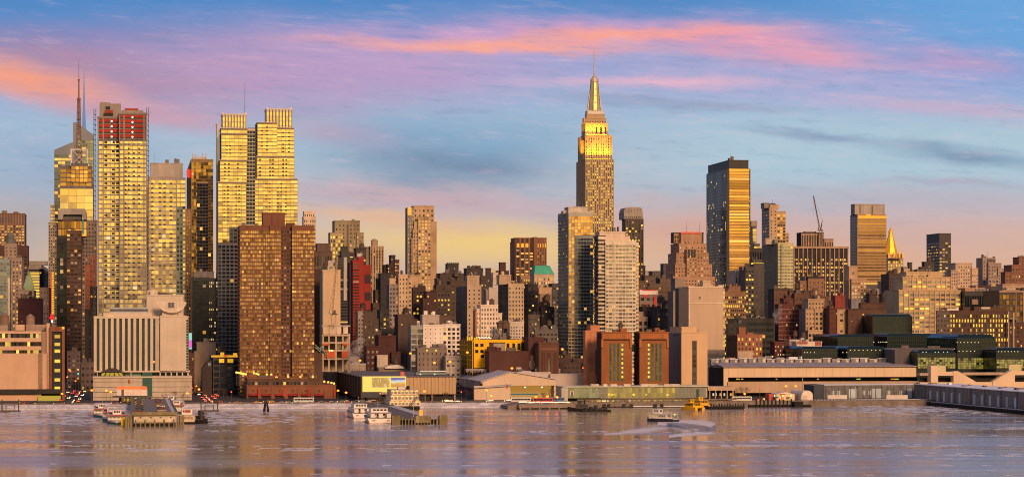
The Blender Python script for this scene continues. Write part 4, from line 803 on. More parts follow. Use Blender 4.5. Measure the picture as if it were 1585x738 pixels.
b = B('brick_building', 'dark house with cold white windows right of the black brick house', 'building', 1980, 832, [wall((0.0572, 0.0426, 0.0448)), wall((0.0963, 0.0827, 0.0854))])
b.tier(838, 858, 476, f=st(6.5, 5, .35, .42, 'dim', .22, lm='pale'), dep=24, side=False); b.tier(832, 842, 468, dy=6, f=st(8, 5, .4, .3, 'dim', .05), m=1, dep=18, side=False); b.tier(818, 836, 488, dy=-4, f=st(7, 5, .5, .4, 'dim', .08, pm=1, sm=1), m=1, dep=18, side=False); b.clutter(839, 857, 475, 3); b.done()
b = B('dark_slab', 'dark grey slab in the gap left of the tall glass pair', 'building', 2200, 855, [wall((0.0713, 0.0713, 0.0795))])
b.tier(855, 866, 440, f=st(7, 5, .6, .4, 'dim', .06), dep=24, side=False); b.done()
b = B('apartment_building', 'low grey apartment house with a white roof floodlight', 'apartment building', 1870, 826, [wall((0.1177, 0.1069, 0.1069))])
b.tier(828, 863, 511, f=st(7.4, 6.4, .6, .5, 'dim', .05), xl=826, dep=20, side=False); b.part('roof_floodlight', [(854, 857.5, 505, 507.5, 4, 1)], glow_mat((1, .95, .75), 2.5)); b.clutter(830, 852, 511, 3); b.done()
# ================================================================== front centre
b = B('steel_frame_building', 'unfinished concrete frame building with pale formwork on top and orange nets, behind the dark shed', 'construction site', 1800, 498, [wall((.40, .33, .28))])
for y_ in (503, 517.5, 529, 541, 554): b.pbox(498, 542, y_, y_ + 2.4, dy=0, dep=24)
for x_ in (499, 508, 519, 529.5, 539.5): b.pbox(x_, x_ + 2.4, 516, 575, dy=.3, dep=1.4)
b.pbox(500, 540, 518, 575, dy=14, dep=2); 
for i in range(4): b.part('formwork', [(500 + i * 10.4, 507.5 + i * 10.4, 505.8, 516.5, -.6, 2)], wall((.55, .46, .4)))
for q_ in ((500, 508, 541, 545), (502, 519, 543.5, 553), (529, 541, 543.5, 553), (500, 510, 531.5, 534), (530, 540, 531, 534)): b.part('safety_net', [(*q_, -.4, .3)], wall((.50, .10, .03)))
for x_, y_ in ((509.5, 541.5), (513, 541.5)): b.part('work_lamp', [(x_, x_ + 1.6, y_, y_ + 1.8, -.8, .4)], glow_mat((1, .75, .25), 3))
b.part('lit_bay', [(520, 528, 530.5, 540, 6, .3)], lit((.8, .35, .08), (.8, .4, .1), .4)); b.done('frame')
def luffing_crane(name, label, D, px, yb, yt, jibs, boom, cw, c1, c2, wdt=1.6):
    b = B(name, label, 'crane', D, px, [c1])
    q = MB(); r = wdt; z0 = b.Z(yb); z1 = b.Z(yt); n = max(4, int((z1 - z0) / 4))
    for sx_ in (-r, r):
        for sy_ in (-r, r): q.tube((sx_, sy_, z0), (sx_, sy_, z1), .26)
    for j in range(n):
        h0, h1 = z0 + (z1 - z0) * j / n, z0 + (z1 - z0) * (j + 1) / n; sg = 1 if j % 2 else -1
        q.tube((-r * sg, -r, h0), (r * sg, -r, h1), .18); q.tube((r, -r * sg, h0), (r, r * sg, h1), .18)
    q.build('mast', c1, b.o)
    q = MB(); q.box(-r * 1.5, r * 1.5, -2, 5, z1, z1 + 1); a = b.X(cw[0]); z = b.Z(cw[1], a); q.box(-r * 1.2, r * 1.0, 3, 6, z1 + 1, z1 + 3.4); q.tube((0, 2, z1 + 1), (a, 3, z), .35); q.tube((0, -1, z1 + 1), (a, 3, z), .3); q.build('machinery_deck', wall((0.0824, 0.0716, 0.0716)), b.o)
    q = MB(); q.box(-r * 2.2, -r * 1.1, -2.4, -.2, z1 + .6, z1 + 3); q.build('cab', wall((.5, .42, .36)), b.o)
    pts = [Vector((b.X(x), -1, b.Z(y, b.X(x)))) for x, y in boom]; q = MB(); A, Bv = pts[0], pts[-1]; d = (Bv - A); nn = max(6, int(d.length / 3)); up = Vector((-d.z, 0, d.x)).normalized() * 1.1; sd = Vector((0, 1.0, 0))
    for s_ in (1, -1): q.tube(A + sd * s_, Bv + sd * .3 * s_, .22)
    q.tube(A + up, Bv + up * .3, .22)
    for j in range(nn):
        a_, b_ = A + d * j / nn, A + d * (j + 1) / nn; q.tube(a_ + sd, b_ + up, .13); q.tube(a_ + up, b_ - sd, .13)
    q.build('boom', c2, b.o)
    q = MB(); q.tube((a, 3, z), Bv, .10, .08, 3); q.tube(Bv, Bv - Vector((0, 0, 22)), .07, .07, 3); q.build('hoist_cable', dgrey, b.o); return b.o
luffing_crane('tower_crane', 'pale luffing tower crane standing on the unfinished concrete frame', 1795, 517, 503, 487, None, [(515, 485), (519, 440), (522.5, 398)], (510, 484), wall((.6, .5, .42)), wall((.50, .36, .25)), 1.5)
b = B('apartment_building', 'umber stepped apartment house with grey left wing and roof tank, beside the concrete frame', 'apartment building', 1900, 563, [wall((0.0825, 0.0583, 0.0518)), wall((.26, .215, .20))])
b.tier(563, 580, 483, f=st(8, 5, .3, .35, 'dim', .2, lm='pale'), dep=24, side=False); b.tier(554, 563, 483, dy=1, f=st(6.4, 4.5, .5, .45, 'dim', .05, pm=1, sm=1), m=1, dep=22, side=False); b.tier(580, 586, 495, dy=1, f=st(8, 5, .5, .4, 'dim', .3, lm='pale'), dep=20, side=False); b.tier(585, 590, 512, dy=2, f=st(8, 4, .5, .4, 'dim', .2), dep=18, side=False); b.tier(558, 561, 478, yb=484, dy=6, f=None, dep=5)
b.tank(562, 478, 2.4, 3.6, 10, wall((0.0478, 0.0373, 0.0338))); b.done()
b = B('brick_building', 'windowless maroon brick warehouse behind the billboard shed', 'warehouse', 1850, 586, [wall((0.0631, 0.0265, 0.0281))])
b.tier(586, 613, 521, f=st(20, 20, .1, .1, 'dim', 0), dep=30, side=False); b.tier(567, 587, 537, dy=-3, f=st(8, 6, .4, .45, 'grey', .05), dep=20, side=False); b.tier(606, 620, 546, dy=-4, f=st(9, 6, .3, .3, 'dim', .1), dep=18, side=False); b.done()
b = B('brick_building', 'tall windowless umber wall block below the cream brick tower', 'building', 1930, 616, [wall((0.0823, 0.0569, 0.0504))])
b.tier(616, 640, 488, f=st(22, 14, .12, .1, 'dim', .1), dep=26, side=False, m=0); b.tank(628, 487, 2.6, 4.4, 6, wall((.05, .04, .04))); b.tier(640, 646, 495, dy=3, f=None, dep=18); b.done()
b = B('masonry_block', 'dark office with pale lit windows and setbacks left of the umber wall block', 'building', 1990, 586, [wall((0.0423, 0.0396, 0.045))])
b.tier(588, 603, 480, f=st(7.4, 5, .6, .45, 'dim', .40, lm='yellow'), dep=22, side=False); b.tier(590, 612, 510, dy=-4, f=st(7, 6, .5, .4, 'dim', .3, lm='amber'), dep=14, side=False); b.done()
b = B('white_hotel', 'white hotel with dotted blank wall, glassy grey bays and a windowed right wing', 'hotel', 1860, 654, [wall((.66, .60, .58)), wall((.33, .33, .36)), wall((.36, .31, .28))])
b.tier(655, 685, 504, f=st(6.6, 7.2, .16, .28, 'dim', .02, mt=2), dep=24, side=False); b.tier(636, 655, 505, dy=1, f=st(8.2, 8, .86, .72, 'grey', .04, pm=1, sm=1), m=1, dep=22, side=False); b.tier(685, 712.5, 503, dy=.5, f=st(6.6, 6.6, .62, .62, 'dim', .12, lm='amber'), dep=24, side=False); b.tier(654, 680, 488.5, yb=504, dy=6, f=None, m=2, dep=14); b.clutter(690, 710, 503, 2); b.done()
b = B('brick_building', 'plain brown block behind the white hotel penthouse', 'building', 1940, 680, [wall((0.0989, 0.0692, 0.0611))])
b.tier(680, 697, 489, f=st(10, 16, .1, .1, 'dim', .0), dep=20, side=False); b.done()
b = B('brick_building', 'low grey brick loft lit by sodium lamps in front of the white hotel', 'building', 1800, 646, [wall((.20, .165, .15))])
b.tier(646, 692, 540, f=st(9, 7, .25, .35, 'dim', .04), xl=643, dep=26, side=False); b.clutter(648, 690, 540, 4)
for x_, y_ in ((660, 541), (674, 541)): b.part('wall_lamp', [(x_, x_ + 2, y_, y_ + 2, -.6, .5)], glow_mat((1, .45, .03), 2.2))
b.done()
b = B('low_block', 'low pale annex right of the white hotel', 'building', 1790, 690, [wall((.42, .38, .36))])
b.tier(690, 713, 552, f=st(7, 7, .5, .4, 'dim', .05), dep=18, side=False); b.done()
# scaffold building
yel = wall((.80, .46, .012), .7, .2, .1); ybr = wall((0.0483, 0.0272, 0.024))
b = B('scaffolded_building', 'brick building half wrapped in bright yellow scaffold netting with yellow rooftop letters', 'building', 1760, 733, [ybr, yel, wall((.30, .27, .25))])
b.tier(733, 818, 527, xl=713, f=None, dep=30); b.pbox(733, 817, 525.5, 529.5, dy=-1.2, dep=2, m=1)
b.part('yellow_netting', [(733.5, 757, 529.6, 569, -.9, .5), (745, 763, 538, 543.5, -.92, .4)], yel); b.part('yellow_netting', [(782, 807, 529.6, 545.5, -.9, .5)], yel)
for x_, y_ in ((735.5, 531.5), (743.5, 531.5), (735.5, 541), (743.5, 541), (744, 548.5), (750.5, 548.5)): b.part('window', [(x_, x_ + 5, y_, y_ + 5, -1.0, .3)], GL['navy'])
for x_ in (784, 793, 801): b.part('window', [(x_, x_ + 4.4, 531, 541, -1.0, .3)], GL['navy'])
b.part('plaster_patch', [(764, 782, 531, 545, -.5, .4)], b.mats[2]); b.part('brick_panel', [(757, 764, 530, 538, -.4, .3)], wall((0.0763, 0.0386, 0.0332)))
q = MB(); dN = b.Y(713, 0); nz = 6
for i in range(6): yq = dN * i / 5; q.box(-.9, -.5, yq - .25, yq + .25, 0, b.Z(527))
for j in range(6): q.box(-.95, -.45, 0, dN, b.Z(528 + j * 7.4), b.Z(527 + j * 7.4)); 
q.build('scaffold', yel, b.o); b.tier(714, 733, 530, dy=dN - 3, dep=2, f=None, m=1)
q = MB(); dNx = dN; q.box(-.5, -.35, 0, dNx, b.Z(528) * .5, b.Z(527.5)); q.build('yellow_mesh', wall((.28, .17, .02), .8), b.o)
q = MB()
for i, (x_, h_) in enumerate([(723, 6), (726, 5), (729.5, 6.5), (734, 4.5), (737, 6), (741, 5)]): b.pbox(x_, x_ + 2.0, 526.5 - h_, 526.5, dy=2 + (i % 3), dep=.8, mb=q)
q.build('rooftop_letters', glow_mat((.95, .50, .02), .9), b.o); q = MB()
for i in range(9): b.pbox(722 + i * 2.6, 723 + i * 2.6, 519 + (i % 3), 526.6, dy=6, dep=.4, mb=q)
q.build('rooftop_fence', ybr, b.o)
for i in range(12): b.part('roof_lamp', [(740 + i * 1.7, 740.9 + i * 1.7, 520.5 + (i % 3), 521.7 + (i % 3), 1.5, .4)], glow_mat((1, .85, .6), 2))
b.part('billboard_post', [(797, 799, 546, 575, -2, .5), (792, 806, 546, 547.5, -2, .5)], dgrey); b.clutter(766, 810, 526, 5); b.done()
b = B('brick_building', 'maroon brick building with a faded pale painted figure on its wall', 'building', 1745, 818, [wall((0.0757, 0.0336, 0.0304))])
b.tier(818, 842, 523.5, f=None, dep=28); b.tier(757, 819, 545, dy=-1.5, f=None, dep=20)
q = MB()
for pts in ([(821, 550), (825, 549), (826, 556), (822, 557)], [(820.5, 557), (826.5, 557), (828, 566), (825, 572), (821, 571), (819.5, 565)], [(818.6, 559), (820.2, 559), (819.6, 568), (818.4, 567)]): b.poly(pts, -.2, .15, mb=q)
q.build('painted_figure', wall((.30, .22, .2)), b.o); b.done()
b = B('brick_building', 'brown brick theatre block with tall recessed panels right of the painted wall', 'building', 1730, 834, [wall((0.1072, 0.0522, 0.0382)), wall((0.0758, 0.037, 0.0283)), wall((.30, .16, .1))])
b.tier(834, 865, 532, f=None, dep=24, cap=1.2)
for i in range(3): b.pbox(838 + i * 9, 844 + i * 9, 545, 580, dy=-.1, dep=.2, m=1); b.pbox(840.4 + i * 9, 841.6 + i * 9, 547, 580, dy=-.4, dep=.3, m=0)
b.part('stone_line', [(836, 862, 539, 540, -.3, .3)], b.mats[2]); b.part('narrow_window', [(849, 850.4, 554, 579, -.5, .2)], GL['pale']); b.done()
b = B('brick_building', 'low dark block under the tall glass tower', 'building', 1790, 864, [wall((0.0723, 0.048, 0.0454))])
b.tier(866, 902, 562, f=st(8, 6, .4, .35, 'dim', .1), dep=24, side=False); b.tier(863, 903, 556, dy=10, f=None, dep=16, m=0); b.done()
# pair of tall glass towers
g1 = wall((.36, .35, .31)); g1g = wall((.22, .25, .26)); b = B('residential_tower', 'tall glass tower with greenish balcony side and dark blue lower facade, left of a pair', 'skyscraper', 1930, 880, [g1g, g1, wall((.42, .38, .34))])
fs = st(5.4, 5.6, .80, .62, 'pale', .05, po=.30, so=.75, mt=10)
a = b.tier(880, 918, 330, xl=864, f=None, n=fs, side=False, cap=1.4, capm=2)
b.tier(880.1, 889.5, 330.5, dy=-.5, dep=.4, f=st(5.4, 4.6, .86, .74, 'amber', .05, po=.36, so=.50, mt=4, pm=1, sm=1), side=False, cap=False, m=1)
b.tier(889.5, 918, 330.5, yb=365, dy=-.5, dep=.4, f=st(5.4, 4.6, .90, .80, 'amber', .05, po=.36, so=.44, mt=4, pm=1, sm=1), side=False, cap=False, m=1)
b.tier(889.5, 918, 365, dy=-.9, dep=.8, f=st(5.4, 4.6, .84, .72, 'blue', .07, po=.36, so=.62), side=False, cap=.3, m=0)
b.tier(880, 909, 322, yb=330, dy=6, dep=18, f=None, m=2); b.pbox(872, 880, 326, 331, dy=10, dep=10, m=2); b.part('roof_light', [(879.5, 882, 320, 321.6, 8, .8), (895, 898, 321, 322.6, 8, .8)], glow_mat((1, .12, .05), 1.2)); b.part('roof_unit', [(888, 901, 326, 329.5, 5.6, .5)], lgrey); b.clutter(884, 906, 322, 3); b.done()
b = B('residential_tower', 'white gridded glass tower with blank cream roof box, right of a pair', 'skyscraper', 1890, 937, [wall((.62, .55, .46)), wall((0.0906, 0.0852, 0.0852)), wall((.58, .47, .40))])
b.tier(937, 984, 375, f=st(5.9, 5.2, .84, .60, 'grey', .06, po=.32, so=.80, mt=3), dep=26, side=False, cap=1.2); b.tier(984, 988.5, 377, dy=1.5, f=st(5.9, 3, .75, .6, 'amber', .10, so=.7), dep=22, side=False)
b.tier(926, 937, 366, xl=920, dy=2, f=st(5.9, 5.5, .80, .62, 'dim', .05, so=.85, pm=1, sm=0), n=st(5.9, 5, .8, .6, 'dim', .04, so=.85, pm=1, sm=1), m=1, side=False)
b.tier(928, 968, 360, yb=375, dy=4, f=None, m=2, dep=18); b.tier(968, 975, 367, yb=376, dy=4, f=None, m=2, dep=16); b.part('lit_band', [(929, 967, 372, 375, 3.6, .4)], lit((1, .45, .05), (1, .5, .1), .6)); b.pbox(949.5, 951, 376, 560, dy=-.9, dep=.6); b.clutter(945, 966, 359, 2); b.done()
# the great skyscraper
lime = wall((.41, .30, .19), .85, .15, .03); b = B('skyscraper', 'tallest limestone skyscraper with yellow floodlit setbacks and a needle antenna', 'skyscraper', 3420, 907, [lime, wall((.22, .185, .16)), wall((.40, .40, .40), .45, .2, .05, .3)], maxw=100)
fe = st(4.35, 3.3, .48, .56, 'dim', .62, po=.95, so=.30, sm=1, mt=3, lm='yellow'); fn = st(4.35, 5, .34, .5, 'dim', .05, po=.9, so=.3, sm=1, mt=3)
b.tier(906.5, 950, 247.5, xl=892.5, f=fe, n=fn, side=False); b.tier(906, 947.5, 210, yb=247.5, dy=4, xl=895, f=st(4.35, 4.0, .42, .55, 'dim', .15, po=.95, so=.3, sm=0, mt=3), n=fn, side=False)
b.tier(903.5, 944, 218, yb=247.5, dy=8, xl=899, f=None)
b.tier(906, 940.5, 191, yb=210, dy=9, xl=900, f=st(14, 7, .42, .72, 'dim', .0, po=.9, mt=4), n=None, side=False); b.tier(904, 938.5, 184, yb=191, dy=12, xl=901.5, f=st(6, 4, .4, .5, 'dim', 0), side=False)
b.tier(908, 936, 177.5, yb=184, dy=15, xl=905.5, f=None); b.tier(909.5, 934, 172.5, yb=177.5, dy=17, dep=18, f=None, m=2)
a = b.X(920, 24); q = MB(); lv = [(172.5, 8.5), (160, 7.4), (140, 5.9), (127, 5.0), (126.5, 6.0), (123.5, 6.0), (123, 4.6), (120, 3.6), (117.5, 1.2)]
q.loft([[(a + r * cos(2 * pi * (i + .5) / 8), 24 + r * sin(2 * pi * (i + .5) / 8), b.Z(y, a, 24)) for i in range(8)] for y, r in lv])
for s_ in (-1, 1): q.loft([[(a + s_ * 7, 22, b.Z(172, a, 24)), (a + s_ * 10.5, 22, b.Z(172, a, 24)), (a + s_ * 10.5, 26, b.Z(172, a, 24)), (a + s_ * 7, 26, b.Z(172, a, 24))], [(a + s_ * 5.2, 22, b.Z(140, a, 24)), (a + s_ * 6.4, 22, b.Z(140, a, 24)), (a + s_ * 6.4, 26, b.Z(140, a, 24)), (a + s_ * 5.2, 26, b.Z(140, a, 24))]])
q.build('mooring_mast', wall((.42, .38, .32), .45, .3, .05, .2), b.o)
for i in range(8):
    an = 2 * pi * (i + .5) / 8; q = MB(); q.tube((a + 8.6 * cos(an), 24 + 8.6 * sin(an), b.Z(172.5, a, 24)), (a + 5.1 * cos(an), 24 + 5.1 * sin(an), b.Z(127, a, 24)), .55, .45, 4); q.build('mast_rib', wall((.20, .18, .16), .5), b.o)
q = MB()
for y0_, y1_ in ((171, 161), (159.5, 150), (148.5, 140), (138.5, 129)): q.box(a - 1.8, a + 1.8, 24 - 9.2 + (172 - y0_) * .09, 24 - 6, b.Z(y0_, a, 24), b.Z(y1_, a, 24))
q.build('mast_window', lit((1, .66, .06), (1, .72, .12), 1.0), b.o)
q = MB(); zb_, zt_ = b.Z(118, a, 24), b.Z(73, a, 24); q.tube((a, 24, zb_), (a, 24, zb_ + (zt_ - zb_) * .55), .75, .5, 6); q.tube((a, 24, zb_ + (zt_ - zb_) * .5), (a, 24, zt_), .45, .16, 5)
for j in range(13): q.cyl(a, 24, zb_ + (zt_ - zb_) * j / 15, zb_ + (zt_ - zb_) * j / 15 + 1.3, 1.5 - j * .06, None, 6)
q.build('antenna', wall((.55, .45, .45), .5), b.o)
def flood(b, x, y, z, sx, sy, power, col, tilt=12):
    l = bpy.data.lights.new('floodlight', 'AREA'); l.shape = 'RECTANGLE'; l.size = sx; l.size_y = sy; l.energy = power; l.color = col; l.spread = radians(120)
    o_ = bpy.data.objects.new('floodlight', l); COL.objects.link(o_); o_.parent = b.o; o_.location = (x, y, z); o_.rotation_euler = (radians(180 - tilt) if True else 0, 0, 0); return o_
FY = (1.0, .45, .004)
x0_, x1_ = b.X(906, 0), b.X(948, 0); xc = (x0_ + x1_) / 2; zf = b.Z(247, xc, 0)
flood(b, xc, .6, zf + 1.2, x1_ - x0_, 2.0, 240000, FY, -30)
o_ = flood(b, x0_ - 6, 22, zf + 1.2, 2, 36, 80000, FY, 0); o_.rotation_euler = (radians(180), radians(-25), 0)
flood(b, b.X(922, 5), 6.2, b.Z(209.5, xc, 6) + 1.0, 30, 2, 170000, FY, -30); flood(b, a, 13, b.Z(172.3, a, 24) + 1, 10, 2, 12000, (1, .62, .12), -25)
q = MB(); q.box(x0_, x1_, .5, 1.3, zf + .95, zf + 1.35); q.box(x0_ + 2, x1_ - 5, 5.0, 6.0, b.Z(209.5, xc, 6) + .9, b.Z(209.5, xc, 6) + 1.2); q.build('floodlight_tray', wall((.3, .25, .1)), b.o)
b.done()
b = B('office_tower', 'dark striped tower with a rounded grey louvred crown right of the tallest skyscraper', 'office tower', 2850, 968, [wall((0.1013, 0.0825, 0.0771)), wall((.30, .27, .26)), wall((.22, .2, .2))])
b.tier(968, 996, 339, xl=963, f=st(4.6, 4.4, .56, .62, 'dim', .30, lm='yellow', po=.9, so=.3), n=st(4.6, 6, .4, .6, 'dim', .1, po=.8), side=False, cap=.4)
b.tier(966, 995, 330, yb=339, dy=2, f=st(5, 3, .5, .5, 'dim', 0, pm=1, sm=1), m=1, dep=30, side=False); q = MB(); b.poly([(966, 331), (966, 326), (968, 321.5), (974, 320.5), (989, 320.5), (993, 322), (994.5, 326), (994.5, 331)], 3, 28, mb=q); q.build('crown', b.mats[1], b.o)
for i in range(6): b.part('crown_rib', [(968.5 + i * 4.4, 969.8 + i * 4.4, 323, 331, 2.6, .4)], b.mats[2])
b.tier(984, 999, 412, dy=-8, f=st(5, 4, .5, .5, 'dim', .5, lm='amber'), dep=20, side=False); b.done()
b = B('brick_building', 'brick wall with orange sunlit patches painted on, left of the twin brick blocks', 'building', 1710, 906, [wall((.46, .20, .11)), wall((.36, .14, .085))])
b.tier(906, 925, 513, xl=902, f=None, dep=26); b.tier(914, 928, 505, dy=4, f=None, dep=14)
for x_, y0_, y1_ in ((909, 524, 536), (914, 545, 575), (919, 520, 530), (910, 552, 562)): b.pbox(x_, x_ + 5, y0_, y1_, dy=-.1, dep=.2, m=1)  # sunlit and duller patches put into the brick colours
b.part('gap_shade', [(921, 925, 541, 580, -.3, .4)], umber); b.done()  # umber strip painted in for the shade of the gap
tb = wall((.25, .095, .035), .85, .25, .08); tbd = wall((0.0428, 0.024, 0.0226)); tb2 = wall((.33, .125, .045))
def twin(label, x0, x1, xl, lit_i):
    b = B('brick_block', label, 'building', 1680, x0, [tb, tbd, tb2])
    b.tier(x0, x1, 515, xl=xl, f=None, cap=.8); dN = b.Y(xl, 0); b.w.box(-.25, -.02, 0, dN, 0, b.Z(515), 1)  # side face in darker brick: its lack of sun is put into the colour
    b.pbox(x0 + 1, x1 - 1, 516, 524.5, dy=-1.0, dep=1, m=2); b.pbox(x0 - .2, x0 + 3, 524.5, 538, dy=-.9, dep=.9, m=2); b.pbox(x1 - 3, x1 + .2, 524.5, 538, dy=-.9, dep=.9, m=2); b.pbox(x0 + 4, x1 - 4, 525, 526.4, dy=-.5, dep=.5, m=1)
    for i in range(14): b.pbox(x0 + 2 + i * (x1 - x0 - 4) / 14, x0 + 2.5 + i * (x1 - x0 - 4) / 14, 516.5, 524, dy=-1.12, dep=.13, m=0)
    for i in range(4):
        x_ = x0 + (12.5 + i * 6.1 if lit_i == 3 else 12.5 + i * 6.1); b.part('window_slot', [(x_, x_ + 3.2, 531, 590, -.12, .3)], wall((0.05, 0.0986, 0.077), .3))
        if i == lit_i:
            for j in range(8): b.part('lit_window', [(x_ + .3, x_ + 2.9, 532 + j * 7, 535.6 + j * 7, -.3, .2)], lit((1, .62, .02), (1, .7, .08), 1.0))
        else:
            for j in range(8): b.part('window', [(x_ + .3, x_ + 2.9, 532 + j * 7, 537.6 + j * 7, -.3, .2)], GL['green'])
    b.done(); return b
bt = twin('left of two matching orange brown blocks with green window slots', 931, 978, 924, 3); twin('right of two matching orange brown blocks with green window slots', 990, 1035, 982, 0)
q = MB(); bt.pbox(978.5, 990, 533, 544, dy=6, dep=5, mb=q); q.build('glass_bridge', wall((0.0333, 0.1034, 0.0818), .3), bt.o)
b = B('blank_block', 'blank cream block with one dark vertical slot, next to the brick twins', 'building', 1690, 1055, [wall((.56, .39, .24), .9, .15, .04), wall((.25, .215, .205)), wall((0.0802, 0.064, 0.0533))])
b.tier(1055, 1095, 515, xl=1036, f=None, cap=.7); dN = b.Y(1036, 0); b.w.box(-.25, -.02, 0, dN, 0, b.Z(515), 1)  # grey sheet over the side face paints its shade
b.tier(1055.1, 1073, 506.5, yb=515, dy=.2, xl=1037, f=None, cap=.5); b.pbox(1070, 1077, 505, 514, dy=2, dep=6, m=0); b.part('slot', [(1071.5, 1078.5, 527, 597, -.15, .3)], b.mats[2])
for i in range(10): b.part('slot_window', [(1072.3, 1077.7, 529 + i * 6.8, 533.6 + i * 6.8, -.3, .2)], GL['dim'])
for i in range(4): yy_ = dN * (.25 + .16 * i); q = MB(); q.box(-.5, -.2, yy_, yy_ + dN * .07, b.Z(520, 0, yy_), b.Z(516, 0, yy_)); q.build('side_window', dgrey, b.o)
b.done()
b = B('blank_block', 'large blank beige cube with a pale roof ledge and one lit window column', 'building', 1850, 1066, [wall((.46, .355, .27), .9, .15, .04), wall((.22, .19, .19)), wall((.6, .5, .4))])
b.tier(1066, 1119.5, 445, f=None, dep=34, cap=1.0, capm=2); b.tier(1119.5, 1122, 447, dy=1.5, f=st(6.4, 2.4, .6, .5, 'dim', .6, lm='yellow'), dep=30, side=False, cap=.5); b.pbox(1066, 1120, 468.5, 470, dy=-.3, dep=.4, m=2); b.pbox(1066, 1068, 446, 545, dy=-.25, dep=.3, m=2); b.tier(1088, 1100, 436, yb=445, dy=8, f=None, dep=10); b.pbox(1066, 1122, 541, 552, dy=-.2, dep=.3, m=1); b.part('wall_vent', [(1082, 1084.4, 459, 462.6, -.2, .2)], dgrey); b.pbox(1112, 1121, 441, 443, dy=2, dep=4, m=2); b.done()
b = B('stepped_tower', 'grey windowless stepped flank left of the blank beige cube', 'building', 1960, 1042, [wall((.26, .205, .18))])
b.tier(1042, 1054, 452, f=None, dep=20); b.tier(1045, 1051, 432, yb=452, dy=2, f=None, dep=16); b.tier(1046, 1062, 434, yb=452, dy=10, f=None, dep=14); b.done()
b = B('dark_slab', 'black recess with four bright yellow window rows beside the blank beige cube', 'building', 1910, 1053, [black])
b.tier(1053, 1066, 447, f=st(12.5, 7, .66, .32, 'dim', .45, lm='yellow'), dep=18, side=False); b.done()
# stepped hotel tower
ny = wall((.36, .225, .155)); b = B('stepped_hotel', 'large pinkish brown stepped hotel tower with red roof letters and rounded top shoulders', 'hotel', 2480, 1045, [ny, wall((.28, .17, .12)), wall((0.0683, 0.0575, 0.0575))])
fh = st(5.2, 4.6, .38, .40, 'dim', .22, lm='pale'); fl_ = st(5.2, 6, .3, .4, 'dim', .08)
b.tier(1054, 1086, 361, xl=1042, dy=10, f=st(5.2, 5, .3, .4, 'dim', .12, mt=12), n=fl_, side=False); b.tier(1051, 1093, 378, xl=1038, dy=6, f=fh, n=fl_, side=False); b.tier(1047, 1097, 393, xl=1034, dy=3, f=fh, n=fl_, side=False); b.tier(1045, 1102, 410, xl=1031, dy=0, f=fh, n=fl_, side=False); b.tier(1042, 1107, 429, xl=1028, dy=-4, f=fh, n=fl_, side=False)
b.tier(1063, 1079, 386, dy=-3, f=st(5.2, 4.4, .4, .42, 'dim', .35, lm='amber'), dep=8, side=False, cap=.3); b.tier(1043, 1052, 361, dy=14, f=st(8, 5, .6, .7, 'dim', 0), m=2, dep=14, side=False, yb=376); b.tier(1086, 1089, 361, dy=12, f=None, m=2, dep=12, yb=378)
b.part('arched_opening', [(1065, 1068, 386, 398, -3.5, .4), (1069.5, 1072.5, 386, 398, -3.5, .4), (1074, 1077, 386, 398, -3.5, .4)], black)
q = MB()
for i in range(11): b.pbox(1055 + i * 2.8, 1056.8 + i * 2.8, 358.6, 361.4, dy=9, dep=.4, mb=q)
q.build('roof_letters', glow_mat((.95, .07, .02), .9), b.o); q = MB()
for x_ in (1063, 1083): a = b.X(x_, 14); q.tube((a, 14, b.Z(361, a, 14)), (a, 14, b.Z(344, a, 14)), .22, .1)
q.build('roof_mast', steel, b.o); b.done()
b = B('brick_building', 'purple grey skyline blocks left of the stepped hotel tower', 'building', 2650, 1006, [wall((0.1084, 0.0868, 0.0868)), wall((0.0716, 0.0716, 0.0824))])
b.tier(1010, 1022, 421, f=st(6, 5, .3, .3, 'dim', .05), dep=20, side=False); b.tier(1018, 1030, 429, dy=-3, f=st(6, 5, .3, .3, 'dim', .05), dep=20, side=False, m=0); b.tier(1027, 1034, 409, dy=6, f=None, dep=16, m=1); b.done()
b = B('far_block', 'pale flat roofed block with a green glass end far on the skyline', 'building', 3000, 997, [wall((.36, .33, .34)), wall((.12, .25, .24), .3)])
b.tier(997, 1013, 420, f=st(8, 6, .2, .2, 'dim', 0), dep=20, side=False); b.tier(1013, 1029, 420, dy=1, f=st(8, 4, .9, .8, 'pale', 0), m=1, dep=20, side=False); b.done()
b = B('masonry_block', 'dark brown arched house jumble right of the white gridded glass tower', 'building', 2300, 989, [wall((0.1119, 0.0795, 0.066)), wall((0.0742, 0.058, 0.058))])
b.tier(989, 1000, 436, f=st(7, 5, .3, .3, 'dim', .1), dep=20, side=False); b.tier(998, 1012, 428, dy=2, f=st(8, 6, .4, .3, 'dim', .1, lm='pale'), dep=18, side=False, m=1); b.tier(1005, 1024, 440, dy=-3, f=st(6, 5, .4, .4, 'dim', .22, lm='yellow'), dep=18, side=False); b.tier(1022, 1044, 432, dy=3, f=st(7, 6, .3, .3, 'dim', .06), dep=20, side=False); b.done()
b = B('steel_frame_building', 'half built frame house wrapped in white and red netting', 'construction site', 2080, 990, [wall((.20, .165, .16))])
b.tier(990, 1017, 455, f=st(10, 9, .6, .45, 'dim', .05), dep=18, side=False); b.part('white_netting', [(990, 1018, 448.5, 456, -.8, 1)], wall((.66, .58, .58))); b.part('red_strip', [(994, 1017, 448, 449.6, -1, .6), (996, 1002, 456, 460, -.7, .3), (1012, 1016, 458, 474, -.7, .3), (996, 1002, 470, 474, -.7, .3)], wall((.50, .05, .04))); b.done()
b = B('brick_building', 'navy brick apartment house with pale framed windows and a water tank', 'apartment building', 1990, 1017, [wall((0.0534, 0.0507, 0.0616)), wall((0.11, 0.0939, 0.0993))])
